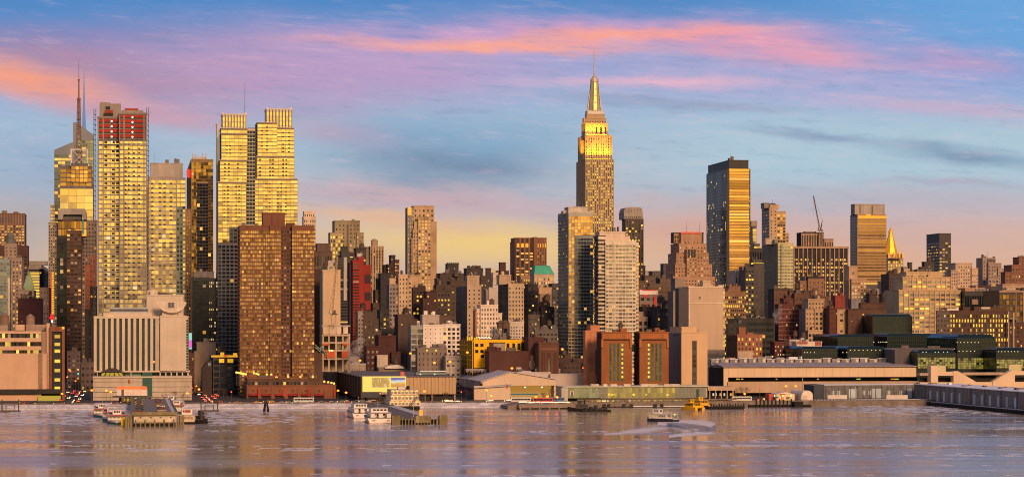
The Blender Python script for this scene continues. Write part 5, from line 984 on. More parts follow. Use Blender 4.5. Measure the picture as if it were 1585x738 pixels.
b.tier(1017, 1041, 479, f=st(8, 6.2, .45, .42, 'grey', .05), dep=22, side=False); b.tier(1029, 1040, 466, dy=6, yb=480, f=None, m=1, dep=12); b.tank(1023, 469, 3.2, 4.4, 8, wall((0.0963, 0.0827, 0.0854))); b.done()
b = B('brick_building', 'brown brick house with a bright side dormer, below the netted frame house', 'building', 2020, 992, [wall((0.0851, 0.0553, 0.05)), wall((.40, .31, .25))])
b.tier(995, 1018, 476, f=st(8, 6, .3, .3, 'dim', .06), dep=20, side=False); b.tier(988, 1003, 492, dy=-8, f=st(10, 7, .6, .6, 'dim', .05, pm=1, sm=1), m=1, dep=12, side=False); b.tier(988, 996, 484, dy=-3, f=None, m=1, dep=8); b.tier(1006, 1018, 487, dy=-5, f=st(7, 5, .3, .3, 'dim', .1), dep=10, side=False); b.done()

# ================================================================== right
b = B('office_tower', 'black slab tower with black roof band, blue grey side and amber reflecting front', 'skyscraper', 2650, 1128, [wall((0.0298, 0.0326, 0.0434), .4), black])
fo = st(4.6, 33, .985, .80, 'amber', .08, po=.40, so=.39, mt=0, lm='deep'); fside = st(4.6, 6.0, .92, .72, 'navy', .06, po=.42, so=.41, lm='pale')  # mirrored sky tones, amber front and blue side, put into the glass colours
b.tier(1128, 1160, 261, xl=1093.5, f=fo, n=fside, side=False, cap=.3, m=0); b.tier(1128.5, 1158.5, 249, yb=261, dy=2, xl=1096, f=None, m=1); b.pbox(1124.5, 1129, 262, 600, dy=-1.0, dep=3, m=1); b.tier(1158.5, 1161.5, 264, dy=2, f=st(4.6, 3, .6, .5, 'dim', .4, lm='deep'), dep=20, side=False); b.clutter(1126, 1150, 249, 3); b.done()
b = B('office_tower', 'narrow tower with a gold front seen right of the black slab tower', 'tower', 3000, 1165, [wall((0.07, 0.0646, 0.07), .4), wall((.28, .23, .2))])
b.tier(1165, 1171, 351, xl=1160, f=st(5, 5.5, .96, .9, 'gold', .2, lm='yellow'), n=None, side=False); b.tier(1163, 1172, 343, yb=351, dy=4, f=None, m=1, dep=14); b.tier(1167, 1176, 378, dy=-3, f=st(5, 4.5, .9, .8, 'gold', .3, lm='yellow'), dep=14, side=False); b.done()
b = B('stone_block', 'low dark ribbed block between black slab tower and pale green office', 'building', 2800, 1160, [wall((0.0597, 0.0543, 0.0624))])
b.tier(1160, 1183, 385, f=st(20, 4, .5, .8, 'navy', .02), dep=24, side=False); b.done()
b = B('residential_tower', 'beige tower with a dark domed roof, grey side and amber windows', 'tower', 2900, 1191, [wall((.44, .32, .22)), wall((.22, .20, .20)), wall((0.0824, 0.0716, 0.0716), .4)])
b.tier(1191, 1203, 322, xl=1179, f=st(5, 6, .3, .4, 'dim', .08, lm='amber'), n=st(5, 5, .6, .6, 'pale', .06, pm=1, sm=1), side=False); b.tier(1203, 1216, 328, dy=1, f=st(5, 4.4, .8, .72, 'amber', .35, lm='deep'), dep=24, side=False); b.tier(1201.6, 1203, 328, dy=.5, dep=2, f=None, m=1)
b.tier(1183, 1191, 315, yb=322, dy=6, f=None, m=1, dep=16); b.tier(1192, 1206, 318, yb=323, dy=4, f=None, dep=16); q = MB(); a = b.X(1196, 14); q.ball((a, 14, b.Z(318.5, a, 14)), 5.6, 10, zs=.55); q.tube((a, 14, b.Z(316, a, 14)), (a, 14, b.Z(309, a, 14)), .2); q.build('dome', b.mats[2], b.o); b.tier(1216, 1221, 362, dy=3, f=st(5, 4, .5, .5, 'dim', .3), dep=16, side=False); b.done()
b = B('office_building', 'pale green gridded office with dull left side and bright yellow green front', 'office building', 2450, 1204, [wall((.48, .44, .26)), wall((.20, .20, .185)), wall((.40, .34, .28))])
b.tier(1204, 1228, 377, xl=1181, f=st(5.0, 4.6, .78, .46, 'pale', .05, so=.5), n=st(5.0, 3.6, .74, .5, 'blue', .015, pm=1, sm=1), side=False, cap=1.0); b.tier(1185, 1199, 370, yb=378, dy=14, f=None, m=2, dep=14); b.tier(1199, 1204, 372, yb=378, dy=8, f=None, m=1, dep=10); b.pbox(1208.5, 1210, 378, 500, dy=-.7, dep=.4, m=1); b.done()
b = B('office_building', 'black office with bright yellow windows and a lit crown, below the black slab tower', 'office building', 2350, 1154, [wall((.045, .042, .05), .5), wall((.20, .16, .17))])
b.tier(1154, 1167, 414, f=st(6.2, 4.2, .66, .42, 'black', .62, lm='yellow'), dep=24, side=False); b.tier(1167, 1183, 409, dy=.6, f=st(6.2, 8, .2, .2, 'dim', .02), dep=24, side=False); b.part('crown_light', [(1163, 1182, 407, 409, 3, 1)], glow_mat((1, .62, .03), 1.4)); b.tier(1165, 1180, 403, yb=408, dy=5, f=None, dep=12); b.tier(1149, 1165, 414, yb=418, dy=4, f=None, m=1, dep=14); b.done()
b = B('classical_building', 'small white classical building with tall lit columns left of the black lit office', 'building', 2380, 1138, [wall((.42, .35, .33))])
b.tier(1138, 1154, 421, f=st(27, 4.2, .5, .75, 'grey', .15, lm='pale', po=.8, mt=6), dep=24, side=False, cap=1.6); b.done()
b = B('loft_building', 'brown loft building with dense bright white and yellow windows', 'building', 2230, 1121, [wall((.22, .13, .085))])
b.tier(1121, 1155, 452, f=st(6.6, 3.3, .58, .52, 'dim', .62, lm='yellow', mt=5), dep=26, side=False); b.tier(1128, 1146, 444, yb=452, dy=6, f=None, dep=14); b.clutter(1130, 1152, 451, 3); b.done()
b = B('black_building', 'black glass low building with steam rising from its roof', 'building', 2000, 1140, [wall((.018, .022, .028), .3), wall((.30, .27, .27))])
b.tier(1146, 1198, 494, f=st(9, 14, .9, .5, 'black', .02), dep=40, side=False, xl=1126); b.tier(1128, 1156, 502, dy=-3, f=st(9, 9, .6, .4, 'black', .25, lm='yellow'), dep=10, side=False); b.part('white_duct', [(1179, 1189, 494, 496, 4, 3), (1166, 1176, 488, 493, 10, 4)], b.mats[1]); b.done()
b = B('brick_building', 'brown brick corner house with yellow windows behind the long concrete shed', 'building', 1790, 1141, [wall((.24, .105, .065)), wall((0.071, 0.0412, 0.0359)), wall((.40, .31, .24))])
b.tier(1141, 1180, 519, xl=1125, f=st(7.4, 5.6, .42, .48, 'dim', .42, lm='yellow', mt=2), n=st(7.4, 5, .3, .4, 'dim', .03, pm=1, sm=1), m=0, side=False); b.tier(1144, 1154, 508, yb=519, dy=4, f=None, dep=8); b.part('pale_base', [(1142, 1165, 543, 556, -.5, .6)], b.mats[2]); b.done()
rb_ = wall((.26, .065, .05)); b = B('brick_building', 'maroon brick apartment tower with stepped roof and pale floor bands', 'apartment building', 2030, 1205, [wall((0.1187, 0.0458, 0.0421)), wall((.36, .17, .13))])
b.tier(1205, 1241, 472, xl=1199, f=st(6.6, 5.0, .36, .42, 'dim', .16, lm='pale', mt=1), n=None, side=False); b.tier(1213, 1228, 463, yb=472, dy=5, f=None, dep=12); b.tier(1217, 1223, 459, yb=463, dy=7, f=None, dep=8)
for i in range(8): b.pbox(1205, 1241, 478 + i * 6.6, 478.8 + i * 6.6, dy=-.25, dep=.3, m=1)
b.done()
b = B('brick_building', 'low red brick house with white windows below the maroon apartment tower', 'building', 1850, 1199, [wall((0.1052, 0.0351, 0.0324)), wall((.05, .03, .035)), wall((.45, .4, .38))])
b.tier(1199, 1214, 530, xl=1192, f=st(6, 4, .36, .45, 'dim', .5, lm='pale'), side=False); b.tier(1214, 1222, 528, dy=2, f=None, m=1, dep=16); b.tier(1222, 1252, 527, dy=4, f=None, m=2, dep=14); b.done()
b = B('signed_roof', 'low white roof structure with a red advertising strip', 'building', 1830, 1232, [wall((.55, .48, .45))])
b.tier(1233, 1272, 530, f=None, dep=14); b.part('red_strip', [(1234, 1250, 528.5, 532, -.4, .3), (1262, 1271, 528.5, 534, -.4, .3)], glow_mat((.5, .06, .03), .5)); b.done()
# black ribbed slab
b = B('office_tower', 'broad black office slab with pale vertical ribs and orange lit floors', 'office tower', 2680, 1228, [wall((.33, .225, .17)), wall((.035, .032, .04)), wall((.30, .22, .18))])
b.tier(1228.5, 1313, 383, f=st(6.0, 3.5, .66, .50, 'black', .80, po=.30, so=.20, sm=1, pm=1, lm='amber', mt=16, hl=-.1), dep=40, side=False, m=1, cap=1.2, capm=0)
for i in range(13): b.pbox(1228.5 + i * 6.95, 1229.9 + i * 6.95, 384, 620, dy=-1.0, dep=1.0, m=0)
b.pbox(1228, 1314, 382, 384.5, dy=-1.2, dep=4, m=0); b.tier(1240, 1275, 361, yb=383, dy=8, xl=1233, f=st(20, 4, .6, .9, 'dim', .0, po=.7, mt=2), side=False, m=1); b.tier(1276, 1290, 371, yb=383, dy=6, f=st(10, 3.6, .55, .9, 'dim', .0, po=.7), dep=16, side=False, m=1); b.tier(1247, 1263, 359.5, yb=361, dy=12, f=None, dep=10); b.part('red_beacon', [(1251, 1252.6, 376, 378, 7.4, .6)], glow_mat((1, .05, .02), 2)); b.done()
luffing_crane('tower_crane', 'slender dark luffing crane high above the black ribbed slab', 2690, 1270.5, 383, 357, None, [(1269, 355), (1264, 330), (1259, 303)], (1274, 341), wall((.30, .2, .18)), wall((.20, .13, .13)), 1.4)
b = B('office_tower', 'tan banded office tower with grey roof box and dark blue side', 'skyscraper', 2700, 1327, [wall((.36, .235, .15)), wall((0.0513, 0.054, 0.0674), .4), wall((.33, .29, .27))])
b.tier(1327, 1372, 332, xl=1316, f=st(4.5, 44, .98, .52, 'bronze', .03, so=.40, lm='amber'), n=st(4.5, 5, .85, .8, 'navy', .01, pm=1, sm=1), side=False, m=0, cap=.3)
b.tier(1323, 1369.5, 317, yb=332, dy=3, xl=1317, f=None, m=2); b.pbox(1331, 1332, 318, 330, dy=2.4, dep=.4, m=1); b.pbox(1349.5, 1351, 318, 331, dy=2.4, dep=.4, m=1)
b.part('gold_band', [(1328, 1372, 334, 338, -.6, .3), (1340, 1348, 331.5, 334, -.6, .3)], GL['amber']); b.part('lit_floor', [(1341, 1362, 437.5, 440, -.6, .4)], lit((1, .5, .05), (1, .55, .1), .7)); b.pbox(1341, 1362, 441, 520, dy=-1, dep=1.4, m=1); b.done()
b = B('spired_tower', 'stone tower with a floodlit golden pyramid roof', 'skyscraper', 3150, 1374, [wall((.40, .285, .19)), wall((.80, .42, .03), .45, .2, .1, .3)])
b.tier(1374, 1398, 400, f=st(5, 4.4, .44, .62, 'dim', .75, po=.7, lm='yellow'), dep=28, side=False); b.tier(1376, 1396, 394, yb=400, dy=2, f=st(6, 4, .4, .6, 'dim', .2, lm='amber'), dep=24, side=False)
q = MB(); x0_, x1_ = b.X(1372.5, 4), b.X(1393.5, 4); xc = (x0_ + x1_) / 2; wv = (x1_ - x0_) / 2; lv = [(396, wv), (380, wv * .66), (367, wv * .40), (366.9, wv * .34), (360, wv * .26), (359.9, wv * .32), (358.5, wv * .3), (353, .4)]
q.loft([[(xc + r * cos(2 * pi * (i + .5) / 8) * 1.08, 16 + r * sin(2 * pi * (i + .5) / 8) * 1.08, b.Z(y, xc, 16)) for i in range(8)] for y, r in lv]); q.tube((xc, 16, b.Z(354, xc, 16)), (xc, 16, b.Z(350, xc, 16)), .3); q.build('gold_roof', b.mats[1], b.o)
flood(b, xc, -6, b.Z(398, xc, 0), 24, 3, 420000, (1, .50, .03), -50)
for x_ in (1375, 1383, 1391, 1396.5): b.part('corner_turret', [(x_, x_ + 1.8, 391, 399, -.4, 2)], b.mats[1])
b.part('floodlight_tray', [(1376, 1396, 399.4, 400, -7.5, 6)], brown); b.done()
b = B('office_tower', 'dark lone office slab on the right skyline', 'office tower', 3150, 1454, [wall((0.041, 0.0375, 0.0445), .5), wall((0.081, 0.0621, 0.0648), .6)])
b.tier(1454, 1472, 362, xl=1434, f=st(4.8, 4.6, .75, .44, 'dim', .42, lm='amber', mt=12), n=st(4.8, 4, .7, .44, 'blue', .12, lm='deep', mt=12), side=False); b.done()
b = B('apartment_building', 'stepped beige apartment house with pale windows under the tan banded tower', 'apartment building', 2300, 1317, [wall((.40, .27, .18)), wall((.46, .33, .23))])
b.tier(1318, 1341, 433, f=st(5.2, 4.4, .42, .42, 'dim', .55, lm='pale'), dep=24, side=False); b.tier(1314, 1327, 413, dy=6, f=st(12, 10, .3, .4, 'grey', .0), m=1, dep=16, side=False); b.tier(1314, 1319, 434, dy=3, f=None, dep=16); b.tier(1340, 1346, 448, dy=2, f=st(6, 4, .4, .4, 'dim', .3), dep=14, side=False); b.done()
b = B('brick_building', 'dark house row with steel gantry right of the beige stepped apartment house', 'building', 2350, 1341, [wall((0.0681, 0.0545, 0.0572)), wall((.26, .23, .24)), wall((.38, .27, .19))])
b.tier(1341, 1366, 452, f=st(6, 5, .4, .35, 'dim', .1, lm='yellow'), dep=22, side=False); b.tier(1366, 1375, 436, dy=1, f=st(6, 8, .3, .5, 'dim', .05), m=2, dep=16, side=False); b.part('gantry', [(1342, 1361, 447, 449, -2, 2), (1342, 1344, 449, 456, -2, 2), (1351, 1353, 449, 456, -2, 2), (1358, 1361, 449, 456, -2, 2)], b.mats[1]); b.tier(1341, 1371, 463, dy=-8, f=st(6, 5, .4, .35, 'dim', .3, lm='yellow'), dep=8, side=False); b.done()
b = B('brick_building', 'dusky brown houses with water tanks left of the beige ribbed office', 'building', 2250, 1372, [wall((0.0704, 0.0526, 0.0526))])
b.tier(1376, 1392, 425, f=st(6, 4.6, .4, .4, 'dim', .12, lm='yellow'), dep=24, side=False); b.tier(1366, 1392, 456, dy=-8, f=st(7, 5, .4, .35, 'dim', .12, lm='yellow'), dep=10, side=False); b.clutter(1377, 1391, 424, 3); b.tank(1385, 424, 2.4, 3.6, 6); b.done()
b = B('roof_cluster', 'dark lift houses and chimney on the skyline behind the beige ribbed office', 'building', 2700, 1398, [wall((0.0683, 0.0575, 0.0575)), wall((.22, .2, .21))])
b.tier(1398, 1452, 424, f=None, dep=24); b.tier(1407, 1412, 407, yb=424, dy=2, f=None, dep=6); b.tier(1431, 1446, 406, yb=424, dy=3, f=st(8, 6, .3, .3, 'dim', 0), dep=10, side=False); b.tier(1425, 1435, 414, yb=424, dy=1, f=None, dep=8); b.tier(1398, 1407, 414, yb=424, dy=4, f=None, m=1, dep=8); b.tank(1419, 423, 2.4, 3.4, 2); b.tank(1438, 405, 2.4, 3.6, 6); b.done()
b = B('loft_building', 'wide beige ribbed office with stepped top and yellow ribbon windows', 'office building', 2150, 1392, [wall((.46, .345, .215)), wall((.38, .29, .2))])
fo = st(6.9, 8.0, .80, .44, 'grey', .42, lm='yellow', po=1.0, so=.3, mt=3)
b.tier(1397, 1472, 430, dy=8, f=fo, dep=30, side=False); b.tier(1403, 1460, 422, yb=431, dy=14, f=st(7, 6, .5, .4, 'dim', .1), dep=20, side=False); b.tier(1391, 1487, 450, f=fo, dep=40, side=False)
b.clutter(1410, 1455, 422, 5, dy=16); b.done()
b = B('apartment_building', 'pale stepped apartment blocks with ivory windows left of the white skyline cluster', 'apartment building', 2750, 1472, [wall((.46, .345, .27))])
b.tier(1479, 1505, 408, f=st(5, 4, .45, .4, 'dim', .15, lm='pale'), dep=24, side=False); b.tier(1472, 1483, 419, dy=-3, f=st(5, 4, .45, .4, 'dim', .15), dep=16, side=False); b.tier(1504, 1514, 416, dy=-2, f=st(5, 4, .45, .4, 'dim', .3, lm='yellow'), dep=20, side=False); b.done()
b = B('apartment_building', 'grey and cream skyline cluster with stepped blocks right of the dark lone slab', 'building', 2850, 1512, [wall((.30, .235, .22)), wall((.40, .30, .25))])
b.tier(1521, 1541, 400, xl=1511, f=st(6, 5, .3, .3, 'dim', .08), n=st(6, 5, .2, .3, 'dim', .05), side=False); b.tier(1530, 1550, 408, dy=-4, f=st(5, 4, .4, .4, 'dim', .15), m=1, dep=20, side=False); b.tier(1545, 1560, 416, dy=-6, f=st(5, 4, .3, .4, 'dim', .1), m=1, dep=18, side=False); b.tier(1530, 1546, 430, dy=-14, f=st(5, 5, .6, .6, 'dim', .05), m=0, dep=8, side=False); b.part('dark_top', [(1528, 1541, 401, 405, -.4, .4)], dgrey); b.clutter(1522, 1550, 400, 3); b.done()
b = B('brick_building', 'brown stepped brick building at the far right edge of the skyline', 'building', 2600, 1556, [wall((.21, .105, .075))])
b.tier(1566, 1600, 411, f=st(6, 5, .4, .4, 'dim', .12), dep=24, side=False); b.tier(1577, 1600, 399, yb=411, dy=6, f=st(6, 4, .4, .4, 'dim', .05), dep=18, side=False); b.tier(1556, 1600, 422, dy=-3, f=st(6, 5, .4, .4, 'dim', .1), dep=14, side=False); b.done()
b = B('office_building', 'black glass hall with roof trusses beside a tan pier, right side', 'office building', 2150, 1493, [wall((.035, .033, .042), .4), wall((.42, .255, .16))])
b.tier(1493, 1534, 452, f=st(30, 4, .8, .8, 'black', .03), dep=40, side=False); b.tier(1534, 1547, 443, dy=-1, f=st(12, 12, .1, .2, 'dim', .15), m=1, dep=34, side=False); b.tier(1494, 1534, 447, yb=452, dy=10, f=None, m=1, dep=20)
for i in range(5): b.part('roof_skylight', [(1511 + i * 5.4, 1515 + i * 5.4, 447, 450, 2, 3)], wall((.2, .22, .28), .3))
b.part('wall_panel', [(1505, 1514, 463, 471, -.4, .3)], wall((.3, .2, .16))); b.done()
b = B('office_building', 'dark brown glass office with pale ribs and roof gallery at the right edge', 'office building', 2080, 1547, [wall((0.0501, 0.0366, 0.0366), .5), wall((.40, .28, .22))])
b.tier(1547, 1605, 451, f=st(9, 5.6, .8, .7, 'bronze', .05, mt=4), dep=40, side=False); 
for x_ in (1572, 1584): b.pbox(x_, x_ + 1.2, 452, 560, dy=-.8, dep=.6, m=1)
b.pbox(1547, 1605, 450, 452, dy=-1, dep=4, m=1); b.tier(1552, 1605, 441, yb=450, dy=8, f=st(8, 7, .8, .5, 'dim', .2, lm='yellow', pm=1, sm=1), m=1, dep=16, side=False); b.done()
b = B('apartment_building', 'wide dark brown apartment block with columns of bright yellow windows and two tall pipes', 'apartment building', 1930, 1450, [wall((0.0802, 0.0462, 0.0371)), wall((0.1141, 0.0871, 0.0844))])
b.tier(1450, 1470, 482, f=st(7.2, 5.4, .44, .44, 'dim', .12, lm='pale', pm=1, sm=1), m=1, dep=24, side=False, xl=1449); b.tier(1470, 1562, 482, dy=.6, f=st(7.2, 4.6, .48, .62, 'dim', .55, lm='yellow'), dep=26, side=False); b.tier(1508, 1520, 476, yb=482, dy=6, f=None, dep=8); b.tier(1534, 1552, 477, yb=482, dy=5, f=None, dep=8)
b.part('roof_shed', [(1466, 1484, 477, 481, 4, 6)], wall((.6, .55, .5))); b.part('roof_shed', [(1519, 1533, 475, 478, 4, 6)], wall((.5, .42, .36)))
for x_, y_ in ((1561, 482), (1569, 484)): q = MB(); a = b.X(x_, -3); q.tube((a, -3, 0), (a, -3, b.Z(y_, a, -3)), .55, .5, 8); q.build('flue_pipe', wall((.45, .36, .32)), b.o)
b.tier(1562, 1600, 500, dy=4, f=st(7.2, 6, .4, .4, 'dim', .05), dep=20, side=False); b.done()
# houses of the middle right
b = B('apartment_building', 'beige apartment house with big dark windows and grey flank, right of the maroon tower', 'apartment building', 2000, 1248, [wall((.42, .30, .20)), wall((.24, .185, .17))])
b.tier(1261, 1274, 479, f=st(7.2, 6, .55, .55, 'dim', .06), dep=22, side=False); b.tier(1247, 1261, 479, dy=1, f=st(7.2, 5.4, .34, .42, 'dim', .1), m=1, dep=20, side=False); b.tier(1251, 1276, 464, yb=479, dy=4, f=st(7.2, 5, .4, .45, 'dim', .06), dep=18, side=False); b.tier(1251, 1273, 512, dy=-4, f=st(8, 6, .7, .6, 'dim', .05), dep=4, side=False); b.tier(1274, 1284, 481, dy=2, f=st(7.2, 5, .35, .45, 'dim', .05, pm=1, sm=1), m=1, dep=18, side=False); b.done()
b = B('brick_building', 'red brick apartment house with a beige bay and red lift house', 'apartment building', 1990, 1284, [wall((0.1003, 0.0409, 0.0366)), wall((.44, .31, .20)), wall((.24, .05, .045))])
b.tier(1284, 1313, 478, f=st(8.2, 7, .22, .3, 'dim', .1, lm='pale'), dep=24, side=False); b.tier(1296, 1309, 480, dy=-1, f=st(8.2, 12, .36, .42, 'dim', .05, pm=1, sm=1), m=1, dep=2, side=False); b.tier(1293, 1308, 459, yb=478, dy=6, f=None, m=2, dep=12); b.tier(1300, 1304, 455, yb=459, dy=8, f=None, m=2, dep=5); b.pbox(1311.5, 1313.5, 479, 530, dy=-.4, dep=.6, m=1); b.done()
b = B('brick_building', 'plain brown brick house with two lit windows right of the beige bay', 'building', 1985, 1313, [wall((0.0958, 0.0516, 0.043)), wall((.20, .2, .23)), wall((0.0596, 0.0407, 0.0407))])
b.tier(1313, 1324, 480, f=st(9, 10, .18, .2, 'dim', .3, lm='pale'), dep=22, side=False); b.tier(1324, 1372, 479, dy=1, f=st(9, 9, .25, .25, 'dim', .06), m=2, dep=22, side=False); b.tier(1318, 1332, 464, yb=480, dy=8, f=None, m=1, dep=10); b.tier(1346, 1357, 456, yb=480, dy=9, f=None, m=2, dep=10); b.tier(1332, 1370, 470, dy=5, f=st(8, 6, .3, .3, 'dim', .1), m=2, dep=14, side=False); b.tank(1352, 455, 2.2, 3.2, 12); b.done()
b = B('roof_cluster', 'brown tank house with a flat dark roof in front of the black ribbed slab', 'building', 2250, 1248, [wall((.235, .14, .095)), wall((0.0478, 0.0373, 0.0338))])
b.tier(1251, 1276, 431, f=st(7, 6, .3, .3, 'dim', .05), dep=20, side=False, cap=1.8, capm=1); b.tier(1238, 1252, 436, dy=3, f=st(6, 5, .3, .3, 'dim', .15), dep=16, side=False); b.clutter(1238, 1252, 436, 4); b.done()
b = B('brick_building', 'umber brick house with a round arched gable below the tank house', 'building', 2120, 1222, [wall((0.1219, 0.0706, 0.0544)), wall((0.0661, 0.0472, 0.0419)), wall((.42, .3, .2))])
b.tier(1222, 1256, 452, f=st(8, 7, .35, .3, 'dim', .12, lm='amber'), dep=20, side=False, cap=1.6, capm=1); b.tier(1258, 1284, 460, dy=-1, f=st(8, 6, .3, .35, 'dim', .1), dep=20, side=False); q = MB(); b.poly([(1258, 462), (1258, 449), (1260.5, 445), (1264.5, 445), (1267, 449), (1267, 462)], -2, 3, mb=q); q.build('gable', b.mats[0], b.o); b.part('gable_arch', [(1262, 1265, 450, 456, -2.3, .3)], b.mats[2]); b.tier(1198, 1224, 449, dy=3, f=st(8, 6, .3, .3, 'dim', .05), m=1, dep=20, side=False, cap=1.4, capm=1); b.tier(1230, 1256, 455, dy=-6, f=st(9, 6, .3, .35, 'dim', .15, lm='amber'), dep=6, side=False); b.done()
# ================================================================== convention halls of dark glass
jg = glass((.008, .020, .021), .22, .2, .012, .0, .25); jr = wall((.07, .10, .11), .35, .2, .05); jm = wall((.015, .026, .028), .5)
def hall(label, D, x0, x1, xl, yt, yb, ch=4.0, dep=70, lit_rows=None, dots=None):
    b = B('glass_hall', label, 'convention hall', D, x0, [jg, jr, jm])
    a, c = 0.0, b.X(x1); zt = b.Z(yt, c / 2); zb_ = max(0, b.Z(yb, c / 2)) if yb else 0; h = ch / b.sc; dN = b.Y(xl, 0) if xl else dep; dep = max(dep, dN + 10)
    q = MB(); q.loft([[(a, 0, zb_), (c, 0, zb_), (c, dep, zb_), (a, dep, zb_)], [(a, 0, zt - h), (c, 0, zt - h), (c, dep, zt - h), (a, dep, zt - h)], [(a + h, h * 1.2, zt), (c - h, h * 1.2, zt), (c - h, dep - h, zt), (a + h, dep - h, zt)]]); q.build('glass_shell', jg, b.o)
    q = MB(); q.loft([[(a + h * .2, h * .5, zt - h * .6), (a + h * .2, dN, zt - h * .6), (a + h * 1.0, dN, zt + .12), (a + h * 1.0, h * 1.4, zt + .12)], [(a + h * .2, h * .5, zt - h * .6 + .1), (a + h * .2, dN, zt - h * .6 + .1), (a + h * 1.0, dN, zt + .25), (a + h * 1.0, h * 1.4, zt + .25)]]); q.build('roof_slope_highlight', jr, b.o)  # lighter sheet on the left chamfer: roof highlight put into the colour
    q = MB(); n = max(2, int((x1 - x0) / 3))
    for i in range(n + 1): u = a + (c - a) * i / n; q.box(u - .12, u + .12, -.12, .05, zb_, zt - h)
    for j in range(1, max(2, int((zt - zb_) / 3))): q.box(a, c, -.10, .04, zb_ + j * 3, zb_ + j * 3 + .18)
    for i in range(5): v = dN * i / 4; q.box(-.12, .04, v - .1, v + .1, zb_, zt - h)
    q.build('mullion', jm, b.o)
    if lit_rows:
        y0, y1, frac = lit_rows; n = max(3, int((x1 - x0) / 4.2)); m_ = max(1, int((y1 - y0) / 3.4)); lm_ = lit((.40, .34, .04), (.62, .50, .06), .42, 1.3)
        for i in range(n):
            for j in range(m_):
                if R.random() < frac: q = MB(); xx = x0 + 1 + (x1 - x0 - 2) * i / n; b.pbox(xx, xx + 3.6, y0 + j * 3.4, y0 + j * 3.4 + 3.0, dy=-.3, dep=.15, mb=q); q.build('lit_pane', lm_, b.o)
    for d_ in dots or []:
        q = MB(); b.pbox(d_[0], d_[0] + 1.2, d_[1], d_[1] + 1.2, dy=-.4, dep=.2, mb=q); q.build('ceiling_lamp', glow_mat((.95, .85, .4), 1.0), b.o)
    b.o['kind'] = 'thing'; return b
hall('tallest dark teal glass hall standing behind the others', 1960, 1351, 1412, 1335, 486, None, 3.5).part('roof_rim', [(1352, 1410, 485.3, 486.3, 10, 2)], jr)
hall('middle dark teal glass hall left of the tallest hall', 1900, 1297, 1352, 1281, 517, None, 4)
hall('long dark teal glass hall below the tallest hall', 1895, 1373, 1466, 1352, 516, None, 4, dots=[(1359.5, 528.5), (1362.5, 528.5), (1366, 528.5), (1369.5, 528.5), (1372, 528.5), (1352, 528.5)])
hall('low dark glass hall with a few yellow lamps, farthest left of the glass halls', 1800, 1242, 1296, 1228, 536, None, 3.5, dots=[(1245, 544.5), (1249, 544.5), (1254, 544.5), (1260, 544.5)], lit_rows=None)
hall('low dark glass hall with a yellow lamp row behind the concrete shed roof units', 1795, 1312, 1372, 1297, 536, None, 3.5, dots=[(1304, 544.5), (1310, 544.5)] + [(1316 + i * 6.5, 541) for i in range(8)])
hall('big black glass hall with yellow glowing base, second from the right', 1790, 1482, 1541, 1456, 517, None, 6, lit_rows=(554, 574, .93), dots=[(1481 + i * 5.5, 529) for i in range(7)] + [(1484 + i * 6, 542.5) for i in range(5)])
hall('low black glass hall with glowing base left of the big black hall', 1760, 1420, 1480, 1399, 541, None, 5, lit_rows=(553, 572, .93), dots=[(1428, 544), (1433, 544), (1447, 544), (1452, 544), (1460, 544), (1466, 544)])
hall('low black glass hall with glowing base at the right edge', 1765, 1542, 1610, None, 538, None, 5, lit_rows=(556, 572, .93), dots=[(1545 + i * 5, 543) for i in range(7)])
b = B('flat_roof_annex', 'snow covered flat roof annex between the glass halls', 'building', 1775, 1385, [wall((.10, .09, .10))]); b.tier(1385, 1476, 540.5, f=None, dep=50); b.part('roof_snow', [(1384, 1478, 539, 540.3, 0, 50)], snow); b.done()

# long concrete shed with two decks
cs = wall((.62, .48, .35), .9, .15, .05); cs2 = wall((.42, .31, .23), .9, .2, .05); rk = wall((.02, .018, .018))
b = B('parking_shed', 'very long beige concrete shed with a dark open slot and rows of grey roof units', 'building', 1740, 1120, [cs, cs2, rk, wall((.30, .25, .25))])
dN = b.Y(1097, 0)
b.pbox(1127, 1422, 568, 583.2, dy=0, dep=60, m=0); b.pbox(1120, 1127, 568, 604, dy=0, dep=60, m=0); b.w.box(-.1, b.X(1127), .2, dN, 0, b.Z(569), 2)
b.pbox(1127, 1422, 583.2, 590, dy=9, dep=2, m=2); b.pbox(1127, 1426, 590, 607, dy=-1.5, dep=14, m=1); b.pbox(1127, 1426, 607, 619, dy=4, dep=14, m=2)
a0, a1 = b.X(1118), b.X(1424); zt = b.Z(568); q = MB(); q.loft([[(a0, -1.5, zt), (a1, -1.5, zt), (a1, 30, zt + 2.4), (a0, 30, zt + 2.4)], [(a0, -1.5, zt + .5), (a1, -1.5, zt + .5), (a1, 30, zt + 2.9), (a0, 30, zt + 2.9)]]); q.build('roof', wall((.28, .25, .27), .8, .4, .1), b.o)
for i in range(22): b.pbox(1127.5 + i * 13.4, 1127.8 + i * 13.4, 569, 583, dy=-.08, dep=.1, m=1)
for i in range(40): b.pbox(1128 + i * 7.4, 1128.2 + i * 7.4, 590.5, 606, dy=-1.58, dep=.1, m=0)
ru = wall((.20, .21, .26)); rw = wall((.62, .52, .38)); rs = wall((.62, .64, .70))
for i in range(21):
    x_ = 1101 + i * 14.4; ly = 34; q = MB(); a = b.X(x_, ly); c = b.X(x_ + 12.6, ly); z_ = b.Z(563.5, a, ly); h_ = R.uniform(3.2, 4.6)
    q.box(a, c, ly, ly + 5, z_ - 2, z_ + h_, 0); q.box(a + 3.4, a + 5.6 if i % 2 else c - 1, ly - .4, ly - .02, z_, z_ + h_ - .4, 1); q.box(a - .2, c + .2, ly - .3, ly + 5.2, z_ + h_, z_ + h_ + .35, 2); q.build('roof_unit', [ru, rw, rs], b.o)
